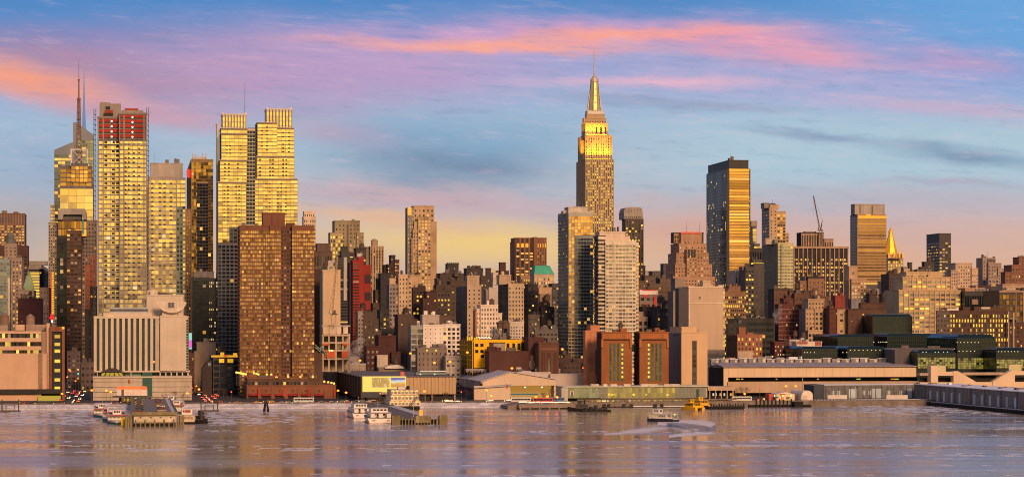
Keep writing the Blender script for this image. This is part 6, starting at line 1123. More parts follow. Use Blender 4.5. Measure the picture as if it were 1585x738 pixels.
for i in range(16):
    x_ = 1110 + i * 18.5; ly = 50; q = MB(); a = b.X(x_, ly); c = b.X(x_ + R.uniform(7, 15), ly); z_ = b.Z(558, a, ly); q.box(a, c, ly, ly + 6, z_ - 4, z_ + R.uniform(1.4, 3.4), 0); q.build('roof_unit', [R.choice([ru, rs, cs2])], b.o)
for x_, c_ in ((1140, (1, .6, .1)), (1143, (1, .5, .05)), (1148, (1, .6, .15)), (1201, (.6, .3, .05)), (1265, (.8, .45, .1)), (1326, (.4, .7, .05)), (1379, (1, .3, .02)), (1385, (.6, .7, .05)), (1419, (.5, .7, .05)), (1429, (.5, .7, .05))): b.part('deck_lamp', [(x_, x_ + (6 if x_ > 1300 else 2.4), 585.5, 587, 8.4, .5)], glow_mat(c_, .9))
b.part('pole', [(1242.2, 1242.9, 584, 605, -2.2, .4)], lgrey)
b.part('roof_lamp', [(1195.2, 1196.6, 550.5, 552, 20, .6)], glow_mat((1, .75, .1), 3)); b.done()
b = B('ramp_structure', 'beige concrete ramps and viaduct with a square pylon and sloping parapets, right side', 'viaduct', 1700, 1424, [cs, wall((.36, .27, .21)), rk])
b.pbox(1424, 1610, 591, 600, dy=0, dep=10, m=0); b.pbox(1424, 1610, 584, 591, dy=9, dep=1, m=2); b.pbox(1424, 1444, 577, 581, dy=2, dep=8, m=1); b.pbox(1441, 1452, 566, 592, dy=-1, dep=8, m=0); b.pbox(1452, 1476, 575, 581, dy=0, dep=8, m=0)
b.poly([(1476, 598), (1476, 574), (1483, 574), (1510, 590), (1510, 598)], -.5, 6, 0); b.pbox(1490, 1555, 576, 580, dy=3, dep=8, m=1); b.poly([(1536, 598), (1537, 590), (1567, 572), (1571, 573), (1571, 598)], -.8, 6, 0); b.pbox(1571, 1610, 574, 580, dy=-.2, dep=6, m=0)
for q_ in ((1451, 1464, 566, 577), (1562, 1581, 564, 575)): b.part('lit_opening', [(q_[0] + 1, q_[1] - 1, q_[2] + 1, q_[3] - 1, 4, .3)], lit((.9, .5, .12), (.9, .55, .15), .8)); b.part('opening_frame', [(q_[0], q_[1], q_[2], q_[2] + 1, 3.5, 1), (q_[0], q_[0] + 1, q_[2], q_[3], 3.5, 1), (q_[1] - 1, q_[1], q_[2], q_[3], 3.5, 1)], wall((.6, .5, .4)))
b.done()
# pier shed that turns towards the viewer
shw = wall((.135, .135, .155), .7, .7, .25); shd = wall((.36, .45, .52), .6); A_ = at(1415, 1680); B_ = at(1585, 1478)
b = B('pier_shed', 'slate grey pier shed with snowy roof and pale doors, bending towards the water at right', 'pier shed', 1680, 1259, [shw, wall((.05, .06, .085)), dgrey])
zt = b.Z(595.5); ex = b.X(1417)
b.w.box(b.X(1275), ex, 0, 24, 0, zt, 0); b.w.box(0, b.X(1275), -1, 24, 0, zt + .3, 1)
b.part('roof_snow', [(1259, 1420, 594.6, 595.6, -.6, 25)], snow)
for i in range(15): b.pbox(1278 + i * 9.6, 1279 + i * 9.6, 597, 620, dy=-.35, dep=.4, m=2)
for x_ in (1287, 1296, 1335, 1344, 1373, 1392): b.part('hatch', [(x_, x_ + 4.5, 604, 611, -.12, .2)], shd)
for q_ in ((1314, 1327, 601.5, 620), (1350, 1364, 601, 620), (1402, 1412, 601, 617), (1324, 1325, 598, 620)): b.part('door', [(*q_, -.15, .3)], shd)
for q_ in ((1281, 1311), (1372, 1405)):
    t_ = B('truck_trailer', 'white truck trailer parked beside the pier shed, ' + ('near its left end' if q_[0] < 1300 else 'near the bend'), 'trailer', 1664, q_[0], [wall((.62, .58, .54))], group='white truck trailers by the pier shed'); t_.pbox(q_[0], q_[1], 611, 617, dy=0, dep=2.6); 
    for xx in (q_[0] + 3, q_[0] + 5.5, q_[1] - 5): a = t_.X(xx); q = MB(); q.loft([[(a + .55 * cos(2 * pi * i / 8), yy_, .55 + .55 * sin(2 * pi * i / 8)) for i in range(8)] for yy_ in (.1, .6)]); q.build('wheel', black, t_.o)
    t_.w.box(.3, t_.X(q_[1]) - .3, .3, 2.3, .8, t_.Z(617) + .05, 0); t_.done('box_body')
b.done()
dAB = (B_ - A_); rotdeg = math.degrees(math.atan2(dAB.y, dAB.x) - ROT)
b2 = B('pier_shed', 'long slate pier shed wing with a row of pale blue doors, running towards the viewer', 'pier shed', 1680, 1415, [shw, wall((.045, .05, .065)), dgrey], rot=rotdeg)
Lw = b2.X(1640); zt = b2.Z(594.5)
b2.w.box(0, Lw, 0, 30, 0, zt, 0)
q = MB(); q.box(-.5, Lw, -.6, 31, zt, zt + .45); q.build('roof_snow', snow, b2.o)
q = MB(); q.box(-2, Lw, -4.5, .2, -3.2, -.2); [q.box(i * 3.0, i * 3.0 + .5, -4.8, -4.4, -3.6, .1) for i in range(int(Lw / 3))]; q.build('dock_edge', wall((.02, .018, .02)), b2.o)
q = MB(); q.box(-2, Lw, -4.4, -1.5, -.2, .05); q.build('dock_snow', snow, b2.o)
for x_ in (1439, 1450, 1460, 1472, 1484, 1507, 1519, 1531, 1544, 1557, 1570): a = b2.X(x_); q = MB(); q.box(a, a + 3.3, -.15, .1, .4, zt * .66); q.build('door', shd, b2.o)
for x_ in (1495, 1582): a = b2.X(x_); q = MB(); q.box(a, a + 4.0, -.15, .1, .2, zt * .74); q.build('rusty_door', wall((.17, .135, .12)), b2.o)
for x_ in (1433, 1456, 1478, 1503, 1525, 1550, 1575): a = b2.X(x_); q = MB(); q.tube((a, -.35, 0), (a, -.35, zt + .6), .22, None, 6); q.build('downpipe', dgrey, b2.o)
for i in range(12): a = Lw * (.04 + .075 * i); q = MB(); yy_ = 6 + (i * 7) % 18; q.box(a, a + R.uniform(1, 4), yy_, yy_ + 2, zt + .4, zt + R.uniform(1, 1.9)); q.build('roof_vent', R.choice([dgrey, rs, brown]), b2.o)
b2.done()
b = B('dock', 'dark timber dock edge under the straight part of the pier shed', 'dock', 1640, 1262, [wall((.025, .022, .022))]); b.pbox(1262, 1440, 618.5, 624.5, dy=0, dep=38)
for i in range(34): b.pbox(1264 + i * 5.2, 1265 + i * 5.2, 618, 626.5, dy=-.5, dep=.5)
b.part('dock_snow', [(1262, 1440, 617.8, 618.6, .2, 6)], snow); b.done()

# gabled white shed with broad roof
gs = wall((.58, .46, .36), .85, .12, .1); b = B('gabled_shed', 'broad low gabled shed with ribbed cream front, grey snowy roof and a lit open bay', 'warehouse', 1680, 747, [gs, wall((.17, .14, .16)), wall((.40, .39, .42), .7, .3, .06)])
dN = b.Y(707, 0); ly = [(747, 590), (790, 576), (860, 587.5)]; zz = [b.Z(y) for _, y in ly]; xx = [b.X(x) for x, _ in ly]; zb_ = b.Z(596.5)
b.w.prism([(xx[0], zb_), (xx[0], zz[0]), (xx[1], zz[1]), (xx[2], zz[2]), (xx[2], zb_)], 0, .8, 0)
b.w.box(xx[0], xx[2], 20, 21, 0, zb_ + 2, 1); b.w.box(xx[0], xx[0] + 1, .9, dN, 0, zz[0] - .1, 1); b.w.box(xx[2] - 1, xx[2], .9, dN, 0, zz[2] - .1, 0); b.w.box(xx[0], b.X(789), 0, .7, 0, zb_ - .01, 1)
q = MB(); e_ = .9; q.loft([[(xx[0] - 1.5, -e_, zz[0] - .3), (xx[1], -e_, zz[1] + .15), (xx[2] + 1.5, -e_, zz[2] - .2), (xx[2] + 1.5, -e_, zz[2] + .3), (xx[1], -e_, zz[1] + .65), (xx[0] - 1.5, -e_, zz[0] + .2)], [(xx[0] - 1.5, dN, zz[0] - .3), (xx[1], dN, zz[1] + .15), (xx[2] + 1.5, dN, zz[2] - .2), (xx[2] + 1.5, dN, zz[2] + .3), (xx[1], dN, zz[1] + .65), (xx[0] - 1.5, dN, zz[0] + .2)]]); q.build('roof', b.mats[2], b.o)
for i in range(28): q = 749 + i * 4; yt_ = 590 - (q - 747) / 43 * 14 if q < 790 else 576 + (q - 790) / 70 * 11.5; b.pbox(q, q + .5, yt_ + .6, 596.4, dy=-.12, dep=.14, m=0)
for i in range(17): v = dN * (.06 + i * .055); q = MB(); q.box(-1.3, -.1, v, v + dN * .02, zz[0] - 4.6, zz[0] - 1.0); q.build('side_window', wall((.5, .46, .44)), b.o)
q = MB(); q.box(-1.2, 0, 0, dN, zz[0] - 1.2, zz[0] - .5); q.box(-1.2, 0, 0, dN, zz[0] - 5.6, zz[0] - 4.8); q.build('side_band', wall((.42, .38, .38)), b.o)
q = MB(); q.box(b.X(790), b.X(858), 12, 12.4, 0, zb_ - .4); q.build('lit_interior', lit((.85, .38, .06), (.85, .40, .07), .5, .1), b.o); q = MB(); q.box(b.X(789), b.X(833), -.4, -.1, b.Z(611), b.Z(609)); q.build('blue_awning', wall((.03, .16, .30)), b.o)
for x_ in (812, 838): b.part('bay_lamp', [(x_, x_ + 2, 598, 599.6, -.3, .5)], glow_mat((1, .8, .4), 3))
b.pbox(734, 790, 597, 619, dy=-7, dep=6, m=0); q = MB(); a0, a1 = b.X(732), b.X(791); z0 = b.Z(600); z1 = b.Z(595.5); q.loft([[(a0, -8.5, z0), (a1, -8.5, z1 - .4), (a1, -.4, z1), (a0, -.4, z0 + .4)], [(a0, -8.5, z0 + .5), (a1, -8.5, z1 + .1), (a1, -.4, z1 + .5), (a0, -.4, z0 + .9)]]); q.build('porch_roof', b.mats[2], b.o)
b.part('roof_duct', [(721, 787, 570.6, 574, dN * .5, 5)], wall((.30, .28, .31))); 
q = MB(); [b.pbox(722 + i * 5.6, 725 + i * 5.6, 572.4 + i * .12, 576 + i * .12, dy=dN * .48, dep=2, mb=q) for i in range(12)]; q.build('roof_fan', wall((.14, .13, .15)), b.o); b.done()
b = B('long_shed', 'long plain white grey shed behind the ferry terminal', 'warehouse', 1720, 812, [wall((.48, .42, .41), .9, .15, .05)])
b.tier(852, 922, 579.5, f=None, dep=30, cap=.6); b.tier(801, 852, 577.5, dy=4, f=None, dep=26); b.part('roof_hip', [(806, 822, 574, 577.6, 8, 10)], wall((.5, .5, .6))); b.done()

# dark corrugated shed with the lit billboard
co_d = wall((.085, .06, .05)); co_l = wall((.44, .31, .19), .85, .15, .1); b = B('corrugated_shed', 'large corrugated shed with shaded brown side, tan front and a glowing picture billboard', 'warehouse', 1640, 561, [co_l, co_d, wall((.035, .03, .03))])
dN = b.Y(501, 0); zt = b.Z(583.5); zb_ = b.Z(610); Wd = b.X(705.5)
b.w.box(.2, Wd, 0, dN, zb_, zt, 0); b.w.box(-.1, .2, 0, dN, 1, zt - .01, 1); b.w.box(3, Wd - 2, 3, dN - 2, 0, zb_, 2)  # side wall in a dark copy of the front: its shade is painted
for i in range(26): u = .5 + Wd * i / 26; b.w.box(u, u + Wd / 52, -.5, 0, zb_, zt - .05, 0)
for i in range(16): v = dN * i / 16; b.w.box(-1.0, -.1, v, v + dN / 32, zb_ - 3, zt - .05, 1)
q = MB(); q.box(-1.2, Wd + .4, -.8, dN, zt, zt + .5); q.build('roof', wall((.13, .115, .13), .85, .5, .05), b.o)
for x_ in (632, 668, 703): b.part('column', [(x_, x_ + 2, 610, 621, 0, 1)], wall((.35, .26, .2)))
yb_ = lambda c, s: glow_mat(c, s, True)
b.part('billboard_frame', [(561.2, 628.5, 582, 606.5, -1.6, .8)], yb_((1.0, .66, .13), 1.0))
mt_, t_, p_, o_ = newmat('billboard_picture'); cc = t_.new('ShaderNodeTexCoord').outputs['Object']
cl_ = t_.ramp(t_.noise(t_.scale(cc, (.35, 1, .12)), .9, 4, .6), [(.35, (.95, .62, .12)), (.52, (.55, .28, .05)), (.65, (1.0, .78, .35))]); t_.put(p_.inputs['Emission Color'], cl_); p_.inputs['Base Color'].default_value = (.05, .05, .05, 1); p_.inputs['Emission Strength'].default_value = .7
mt2, t_, p_, o_ = newmat('billboard_picture'); g_ = t_.new('ShaderNodeTexCoord').outputs['Generated']; sz = t_.new('ShaderNodeSeparateXYZ'); t_.l.new(g_, sz.inputs[0])
hh = t_.m('ADD', sz.outputs[2], t_.m('MULTIPLY', t_.m('SUBTRACT', t_.noise(g_, 3, 3), .5), .5)); t_.put(p_.inputs['Emission Color'], t_.ramp(hh, [(.25, (.75, .33, .03)), (.42, (.9, .55, .10)), (.5, (.85, .8, .75)), (.68, (.75, .78, .85)), (.8, (.08, .18, .5)), (1, (.06, .12, .42))])); p_.inputs['Base Color'].default_value = (.05, .05, .05, 1); p_.inputs['Emission Strength'].default_value = .75
b.part('billboard_picture', [(576, 603, 584, 599, -1.85, .2)], mt_); b.part('billboard_picture', [(605, 627.2, 584, 599, -1.85, .2)], mt2)
b.part('roof_flower_sign', [(620, 626, 575, 581.5, 4, .5)], glow_mat((.75, .10, .06), .7)); b.part('roof_skylight', [(644, 692, 576, 580, 30, 10)], wall((.12, .17, .18), .4)); b.part('roof_snow', [(650, 690, 573.6, 575, 32, 12)], rs)
for x_ in (650, 672): b.part('roof_lamp', [(x_, x_ + 1.6, 578, 579.4, 29, .5)], glow_mat((1, .75, .3), 2.5))
b.clutter(515, 560, 577, 4, dy=60, h=(.8, 2.6)); b.done()
b = B('low_sheds', 'pale low sheds with parked coaches on a roof deck behind the corrugated shed', 'depot', 1840, 500, [wall((.36, .30, .26)), wall((.42, .42, .44)), wall((.52, .45, .38))])
b.tier(500, 537, 560, f=None, dep=26); b.tier(537, 580, 564, dy=2, f=st(12, 3.6, .5, .4, 'grey', .0), m=1, dep=24, side=False); b.tier(584, 600, 551, dy=-6, f=None, m=2, dep=12); b.tier(480, 501, 565, dy=-2, f=None, m=1, dep=20); b.tier(500, 590, 553, dy=20, f=None, dep=2); b.done()
b = B('low_sheds', 'yellow lit low garage with a curved pale roof in the street behind the billboard', 'garage', 1830, 586, [wall((.20, .16, .15)), wall((.52, .5, .5))])
b.tier(586, 626, 570, f=st(10, 9, .7, .5, 'dim', .9, lm='yellow'), dep=20, side=False); q = MB(); b.poly([(596, 568), (602, 565.5), (616, 564), (624, 567), (626, 570), (596, 570)], -2, 16, mb=q); q.build('curved_roof', b.mats[1], b.o); b.done()
b = B('iron_frame', 'green steel lattice stair frame left of the unfinished concrete frame', 'steel frame', 1800, 486, [wall((.09, .055, .05))])
b.tier(486, 500, 545, f=None, dep=16); q = MB(); pts = [(487, 533), (495, 540), (497, 536), (505, 545), (507, 550)]
for (xa_, ya_), (xb_, yb2) in zip(pts, pts[1:]): q.tube((b.X(xa_), -2, b.Z(ya_)), (b.X(xb_), -2, b.Z(yb2)), .35); q.tube((b.X(xa_), -2, b.Z(ya_ + 4)), (b.X(xb_), -2, b.Z(yb2 + 4)), .35); q.tube((b.X(xa_), -2, b.Z(ya_ + 4)), (b.X(xb_), -2, b.Z(yb2)), .25)
q.build('lattice', wall((.22, .30, .26)), b.o); b.done()

# glass ferry terminal on its pier
b = B('ferry_terminal', 'long low ferry terminal with yellow green lit glass front on a pile deck', 'ferry terminal', 1612, 872, [wall((.40, .38, .28)), wall((.05, .045, .04)), wall((.55, .52, .42))])
zt = b.Z(599); z2 = b.Z(616); Wd = b.X(1095); b.w.box(0, Wd, .5, 28, z2, zt, 0); b.w.box(-.5, Wd + .5, -1.0, 29, zt, zt + .5, 2); b.w.box(Wd * .6, Wd + .5, -1.1, 29, zt + .5, zt + .9, 2)
lg = [lit((.40, .36, .12), (.46, .40, .13), .40, .6), lit((.45, .30, .04), (.75, .48, .04), .50, .8), lit((.50, .36, .17), (.52, .38, .19), .26, .15)]
n = 45
for i in range(n):
    x_ = 879 + i * 4.75; x1_ = x_ + 4.4; k_ = 0 if x_ < 926 else (2 if x_ < 940 else (1 if x_ < 1045 else 2))
    b.part('glass_pane', [(x_, x1_, 600, 607.5, .25, .25)], lg[k_]); b.part('glass_pane', [(x_, x1_, 608, 615.6, .25, .25)], lg[1 if (k_ == 1 and R.random() < .7) else k_])
    if k_ == 1 and R.random() < .4: b.part('bright_pane', [(x_ + .4, x1_ - .4, 607 + R.random() * 3, 611.5, .0, .2)], lit((1, .62, .02), (1, .7, .05), 1.0))
b.part('grey_end_wall', [(869, 879, 600, 622, -.2, 1)], lgrey); b.part('door_frame', [(882.5, 888.5, 605, 612, -.1, .3)], wall((.6, .5, .35))); b.part('dark_door', [(884, 887, 606, 612, -.3, .3)], dgrey); b.part('dark_door', [(1078, 1082, 602, 616, -.1, .3)], wall((.04, .09, .08)))
b.w.box(0, Wd, 6, 27, b.Z(633), z2, 1)
for i in range(22): q = 916 + i * 8; b.part('quay_lamp', [(q, q + R.choice([2, 4, 6]), 619.5, 621.5, 5.2, .4)], yb_(R.choice([(1, .72, .12), (1, .82, .4), (1, .6, .05)]), R.choice([1.0, 2.0, 3.0])))
b.part('lit_back_wall', [(912, 1095, 619, 628, 5.6, .3)], lit((.45, .26, .06), (.62, .36, .08), .42, .4))
for x_, w_ in ((915, 12), (945, 10), (966, 10), (992, 12), (1004, 14), (1028, 24), (934, 6)): b.part('roof_unit', [(x_, x_ + w_, 594, 598.4, 6, 4)], wall((.48, .44, .36)))
b.part('stair_ramp', [(905, 925, 598, 599, 5, 3)], wall((.12, .2, .2)))
b.part('gangway', [(894, 1140, 617.2, 619, -9, 3)], wall((.17, .14, .12))); b.part('gangway_rail', [(930, 1090, 615.6, 616, -9.2, .2)], wall((.3, .26, .22)))
for x_ in (970, 1105): b.part('pile_pier', [(x_ - 2, x_ + 2, 619, 638, -9, 3), (x_ - 3.4, x_ + 3.4, 619, 622, -9.3, 3.6)], wall((.16, .12, .10)))
b.done()
b = B('boarding_deck', 'low dark floating landing stage with snow in front of the ferry terminal', 'dock', 1592, 930, [wall((.03, .026, .026)), rs]); b.pbox(935, 1092, 629, 634, dy=0, dep=8); b.pbox(980, 1060, 627.8, 629, dy=.4, dep=6, m=1)
for x_ in (933, 940, 963, 975, 1012, 1022): b.pbox(x_, x_ + 5, 625, 634, dy=-1.2, dep=1.2)
b.done()
b = B('quay_platform', 'grey timber pile platform with coaches and cars, left of the ferry terminal', 'pier', 1560, 800, [wall((.21, .17, .15)), wall((.02, .018, .018)), wall((.30, .24, .19))])
b.pbox(803, 891, 625, 631, dy=0, dep=60); b.pbox(803, 891, 631, 635.5, dy=2, dep=58, m=1); b.poly([(786, 633), (786, 628), (803, 625), (803, 633)], 4, 50, 0)
for i in range(6): b.pbox(805 + i * 15, 806.4 + i * 15, 631, 636, dy=-.3, dep=1, m=2)
b.done()
b = B('timber_dock', 'black timber dock with tall piles right of the yellow water taxis', 'dock', 1560, 1098, [wall((.022, .020, .022)), wall((.6, .42, .05))])
b.pbox(1098, 1153, 629, 636, dy=0, dep=10); [b.pbox(1100 + i * 4.2, 1102 + i * 4.2, 624 + (i % 3), 636, dy=-1, dep=1) for i in range(13)]; b.pbox(1144, 1153, 634.6, 636, dy=-1.2, dep=.3, m=1); b.pbox(1152, 1153.4, 632, 636, dy=-1.2, dep=.3, m=1); b.done()
b = B('station_shelter', 'low beige arcade with shop fronts right of the ferry terminal', 'building', 1640, 1096, [wall((.42, .31, .23)), rk])
b.pbox(1096, 1138, 598, 604, dy=0, dep=20); b.pbox(1096, 1138, 604, 618, dy=6, dep=12, m=1); [b.pbox(1098 + i * 9, 1099.4 + i * 9, 604, 618, dy=0, dep=.8) for i in range(5)]
for x_, c_ in ((1103, (.9, .8, .7)), (1107, (.85, .75, .6)), (1120, (.8, .7, .6)), (1130, (1, .5, .05)), (1133, (1, .5, .05)), (1114, (1, .6, .1))): b.part('shop_light', [(x_, x_ + 2.4, 608, 612, 5.6, .3)], glow_mat(c_, .7))
b.done()

# ------------------------------------------------------------------ piers
def toL(px, D): P_ = at(px, D) - L0; return P_.x * S.x + P_.y * S.y, P_.x * E.x + P_.y * E.y
timber = wall((.20, .165, .095), .9, .6, .3); dk = wall((.015, .013, .013)); cream = wall((.50, .44, .35), .85, .4, .2)
pr_ = empty('pier', L0, ROT); tag(pr_, 'long timber pier with a cream end wall and a car park on its roof, left', 'pier')
xa, ya = toL(207, 1292); xb, yb_2 = toL(272, 1292); zr = 6.4
q = MB(); q.box(xa, xb, ya, 0, 1.6, zr, 0); q.box(xa, xb, ya - .1, ya, 2.2, zr - 1.2, 1); q.build('shed_wall', [timber, cream], pr_)
q = MB(); q.box(xa - 1, xb + 1, ya - .5, 2, zr, zr + .25); q.build('roof_deck', wall((.17, .145, .13), .9, .4, .1), pr_)
q = MB(); q.box(xa - 1.2, xb + 1.2, ya - 1.0, ya - .3, zr - .6, zr + 1.1); q.build('end_parapet', timber, pr_)
for xx_ in (xa - 1.3, xb + .6): q = MB(); q.box(xx_, xx_ + .7, ya, 2, zr, zr + 1.1); q.build('side_parapet', timber, pr_)
q = MB(); q.box(xb - 1.8, xb + .5, ya + 2, 2, zr + .25, zr + .4); q.build('roof_snow', wall((.45, .44, .46), .85, .6, .3), pr_)
q = MB(); [q.cyl(xa + 1 + i * (xb - xa - 2) / 8, ya - .4, -1.5, 1.8 if i % 2 else 3.6, .42, .38, 7) for i in range(9)]; [q.cyl(xa + .5, ya + 8 + i * 12, -1.5, 2, .4, .4, 6) for i in range(22)]; q.build('pile', timber, pr_)
q = MB(); q.box(xa, xb, ya + .6, 0, -.8, 1.6); q.build('under_deck', dk, pr_)
for xx_ in (xa - 4.4, xb + .8): q = MB(); [q.cyl(xx_ + i % 3 * 1.3 + .4, ya - .6 + (i // 3) * 1.3, -1.5, 5.2 + (i * 7 % 3) * .3, .62, .55, 7) for i in range(6)]; q.build('corner_dolphin', timber, pr_)
q = MB(); q.box(xa - 6.5, xa - 1.4, ya + 4, ya + 9, .4, 4.5); q.build('yellow_ramp', wall((.55, .38, .02)), pr_)
q = MB(); [q.box(xa + 3 + i * 5.2, xa + 4 + i * 5.2, ya - .3, ya - .05, 4.4, 5) for i in range(4)]; q.build('wall_vent', dgrey, pr_)
# entrance building and white signboard at the pier's root
b = B('pier_entrance', 'white pier entrance board with red neon top above a lit ticket hall', 'entrance building', 1585, 181, [wall((.66, .56, .52)), dgrey, wall((.12, .09, .08))])
b.pbox(181, 228, 602.5, 612, dy=0, dep=1.6); q = MB(); [b.pbox(181 + i * 2.35, 183 + i * 2.35, 598.4 - (i * 3 % 4) * .5, 602, dy=-.2, dep=.6, mb=q) for i in range(20)]; q.build('neon_top', glow_mat((1, .13, .02), 1.3), b.o)
b.pbox(174, 236, 612.6, 615, dy=1, dep=10, m=1); b.pbox(184, 234, 615, 622, dy=8, dep=3, m=2); b.pbox(188, 192, 602, 622, dy=-.4, dep=1, m=2)
for i in range(7): b.part('hall_light', [(190 + i * 6, 194 + i * 6, 616, 620.5, 7.6, .3)], yb_((1, .6, .12) if i != 3 else (1, .78, .2), .5 if i != 3 else 1.6))
b.done()
pr2 = empty('pier', L0, ROT); tag(pr2, 'short open pile pier with snowy deck edge and masts beside the white yachts', 'pier')
xa, ya = toL(620, 1318); xb, _ = toL(680, 1318)
q = MB(); q.box(xa, xb, ya, 0, 2.4, 3.2, 0); q.build('deck', wall((.12, .10, .09), .9, .5, .2), pr2); q = MB(); q.box(xb - 6, xb, ya + .4, -60, 3.2, 3.35); q.build('deck_snow', wall((.42, .40, .42), .85, .9, .3), pr2)
q = MB(); [q.cyl(xa + 1 + i * (xb - xa - 2) / 11, ya - .2, -1.5, 2.6 if i % 3 else 4.2, .36, .34, 7) for i in range(12)]; [q.cyl(xb - .3, ya + 8 + i * 14, -1.5, 3, .36, .34, 6) for i in range(16)]; q.build('pile', timber, pr2)
q = MB(); q.box(xa + 1, xb - 1, ya + 3, 0, -.5, 2.4); q.build('under_deck', dk, pr2)
for xx_ in (xa - 4.6, xb + .4): q = MB(); q.box(xx_, xx_ + 4.4, ya - 1, ya + 5, -1, 4.6); [q.box(xx_ + i * .9, xx_ + i * .9 + .5, ya - 1.3, ya - 1, -1, 4.9) for i in range(5)]; q.build('fender_cell', timber, pr2)
q = MB(); q.box(xa + 8, xa + 15.5, ya - .8, ya + .3, .8, 4.6); q.build('loading_frame', timber, pr2)
for xx_, h_ in ((xb - 11, 13), (xb - 4.6, 12), (xb - 1, 9)): q = MB(); q.tube((xx_, ya + 22, 3), (xx_, ya + 22, 3 + h_), .16, .1, 5); q.build('flag_pole', lgrey, pr2)
q = MB(); q.box(xb - 9.5, xb - 7.8, ya + 6, ya + 7, 3.3, 7.6); q.build('lit_kiosk', yb_((1, .36, .015), 1.1), pr2)

# ------------------------------------------------------------------ boats
wp = paint((.66, .62, .60)); wp2 = paint((.52, .50, .50)); gwin = glass((.05, .05, .055), .6, .1, .03); hullg = paint((.02, .06, .05)); hulln = paint((.02, .025, .05)); funn = paint((.03, .035, .06)); roofp = wall((.52, .44, .46), .8, .3, .3); redp = paint((.35, .04, .03)); yelp = paint((.75, .42, .01))
def hull(b, L_, Bm, z0, z1, bow=.28, rise=.8, m=0, st_=1.0):
    rings = []
    for i in range(11):
        t_ = i / 10; x = -L_ / 2 + L_ * t_; wv = Bm / 2 * (1 if t_ < 1 - bow else max(.03, cos((t_ - 1 + bow) / bow * pi / 2) ** .75)) * (1 if t_ > .05 else st_); zt = z1 + rise * max(0, (t_ - .55) / .45) ** 2
        rings.append([(x, -wv * .82, z0), (x, wv * .82, z0), (x, wv, zt), (x, -wv, zt)])
    b.loft(rings, m)
def boat(name, label, cat, loc, d, group=None):
    o_ = empty(name, loc, math.atan2(d.y, d.x)); return tag(o_, label, cat, group)
def deckhouse(o_, x0, x1, wv, z0, z1, mat, win=True, wm=None, nw=8, name='deckhouse', roof=None):
    q = MB(); q.box(x0, x1, -wv / 2, wv / 2, z0, z1); q.box(x0 - .3, x1 + .3, -wv / 2 - .25, wv / 2 + .25, z1, z1 + .18); dh = q.build(name, mat, o_)
    if win:
        for sd in (-1, 1):
            for i in range(nw): xa_ = x0 + .8 + (x1 - x0 - 1.6) * i / nw; q = MB(); q.box(xa_, xa_ + (x1 - x0 - 1.6) / nw * .72, sd * wv / 2 - .05, sd * wv / 2 + .05, z0 + (z1 - z0) * .42, z0 + (z1 - z0) * .85); q.build('window', wm or gwin, dh)
        for xe in (x0, x1):
            for i in range(4): ya_ = -wv / 2 + .6 + (wv - 1.2) * i / 4; q = MB(); q.box(xe - .05, xe + .05, ya_, ya_ + (wv - 1.2) / 4 * .75, z0 + (z1 - z0) * .42, z0 + (z1 - z0) * .85); q.build('window', wm or gwin, dh)
    return dh
def sight_boat(label, px, py, L_=46, Bm=10.5, stripe=hullg, group='sightseeing ferries moored at the long pier'):
    p_ = G(px, py, 0); o_ = boat('sightseeing_ferry', label, 'ferry', (p_.x, p_.y, 0) , -E, group)
    o_.location = Vector((p_.x, p_.y, 0)) + Vector((E.x, E.y, 0)) * (L_ / 2)
    q = MB(); hull(q, L_, Bm, -.6, 1.0, .3, .4); q.build('hull', stripe, o_); q = MB(); hull(q, L_ + .2, Bm + .3, 1.0, 2.3, .3, .5); q.build('bulwark', wp, o_)
    deckhouse(o_, -L_ * .46, L_ * .36, Bm * .86, 2.2, 4.7, wp, True, lit((.42, .26, .08), (.25, .18, .1), .5, .9), 12); q = MB(); q.box(-L_ * .47, L_ * .39, -Bm * .47, Bm * .47, 4.9, 5.1); q.build('upper_deck', roofp, o_)
    q = MB(); [q.box(-L_ * .46 + i * L_ * .082, -L_ * .46 + i * L_ * .082 + .18, s_ * Bm * .45 - .06, s_ * Bm * .45 + .06, 5.1, 6.1) for i in range(11) for s_ in (-1, 1)]; q.box(-L_ * .46, L_ * .38, -Bm * .46, -Bm * .45, 5.95, 6.1); q.box(-L_ * .46, L_ * .38, Bm * .45, Bm * .46, 5.95, 6.1); q.build('railing', wp, o_)
    q = MB(); q.box(-L_ * .44, L_ * .16, -Bm * .44, Bm * .44, 7.1, 7.3); q.box(-L_ * .445, L_ * .165, -Bm * .45, Bm * .45, 7.0, 7.1); [q.tube((x_, s_ * Bm * .42, 5.1), (x_, s_ * Bm * .42, 7.1), .08) for x_ in (-L_ * .42, -L_ * .2, 0, L_ * .15) for s_ in (-1, 1)]; q.build('sun_roof', roofp, o_)
    deckhouse(o_, L_ * .18, L_ * .27, Bm * .44, 5.1, 7.4, wp, True, gwin, 3, 'wheelhouse'); q = MB(); q.box(-L_ * .46, L_ * .4, -Bm * .475, -Bm * .47, 4.5, 4.9); q.box(L_ * .39, L_ * .4, -Bm * .47, Bm * .47, 4.55, 5.1); q.build('red_trim', redp, o_)
    q = MB(); q.tube((L_ * .2, 0, 7.5), (L_ * .2, 0, 11), .09, .05); q.build('mast', lgrey, o_); return o_
sight_boat('white sightseeing ferry nearest the water, against the left side of the long pier', 181, 657)
sight_boat('white sightseeing ferry in the middle of the three left of the long pier', 172.5, 652)
sight_boat('white sightseeing ferry farthest left of the three at the long pier', 158, 646)
sight_boat('white sightseeing ferry moored right of the long pier, behind the cream barge', 274, 640, 40, 9.5)
sight_boat('white sightseeing ferry moored right of the long pier near its root', 265, 631.5, 36, 9)
p_ = G(290, 656, 0); o_ = boat('house_barge', 'cream barge cabin with square windows at the right corner of the long pier', 'barge', p_ + Vector((E.x, E.y, 0)) * 12, -E)
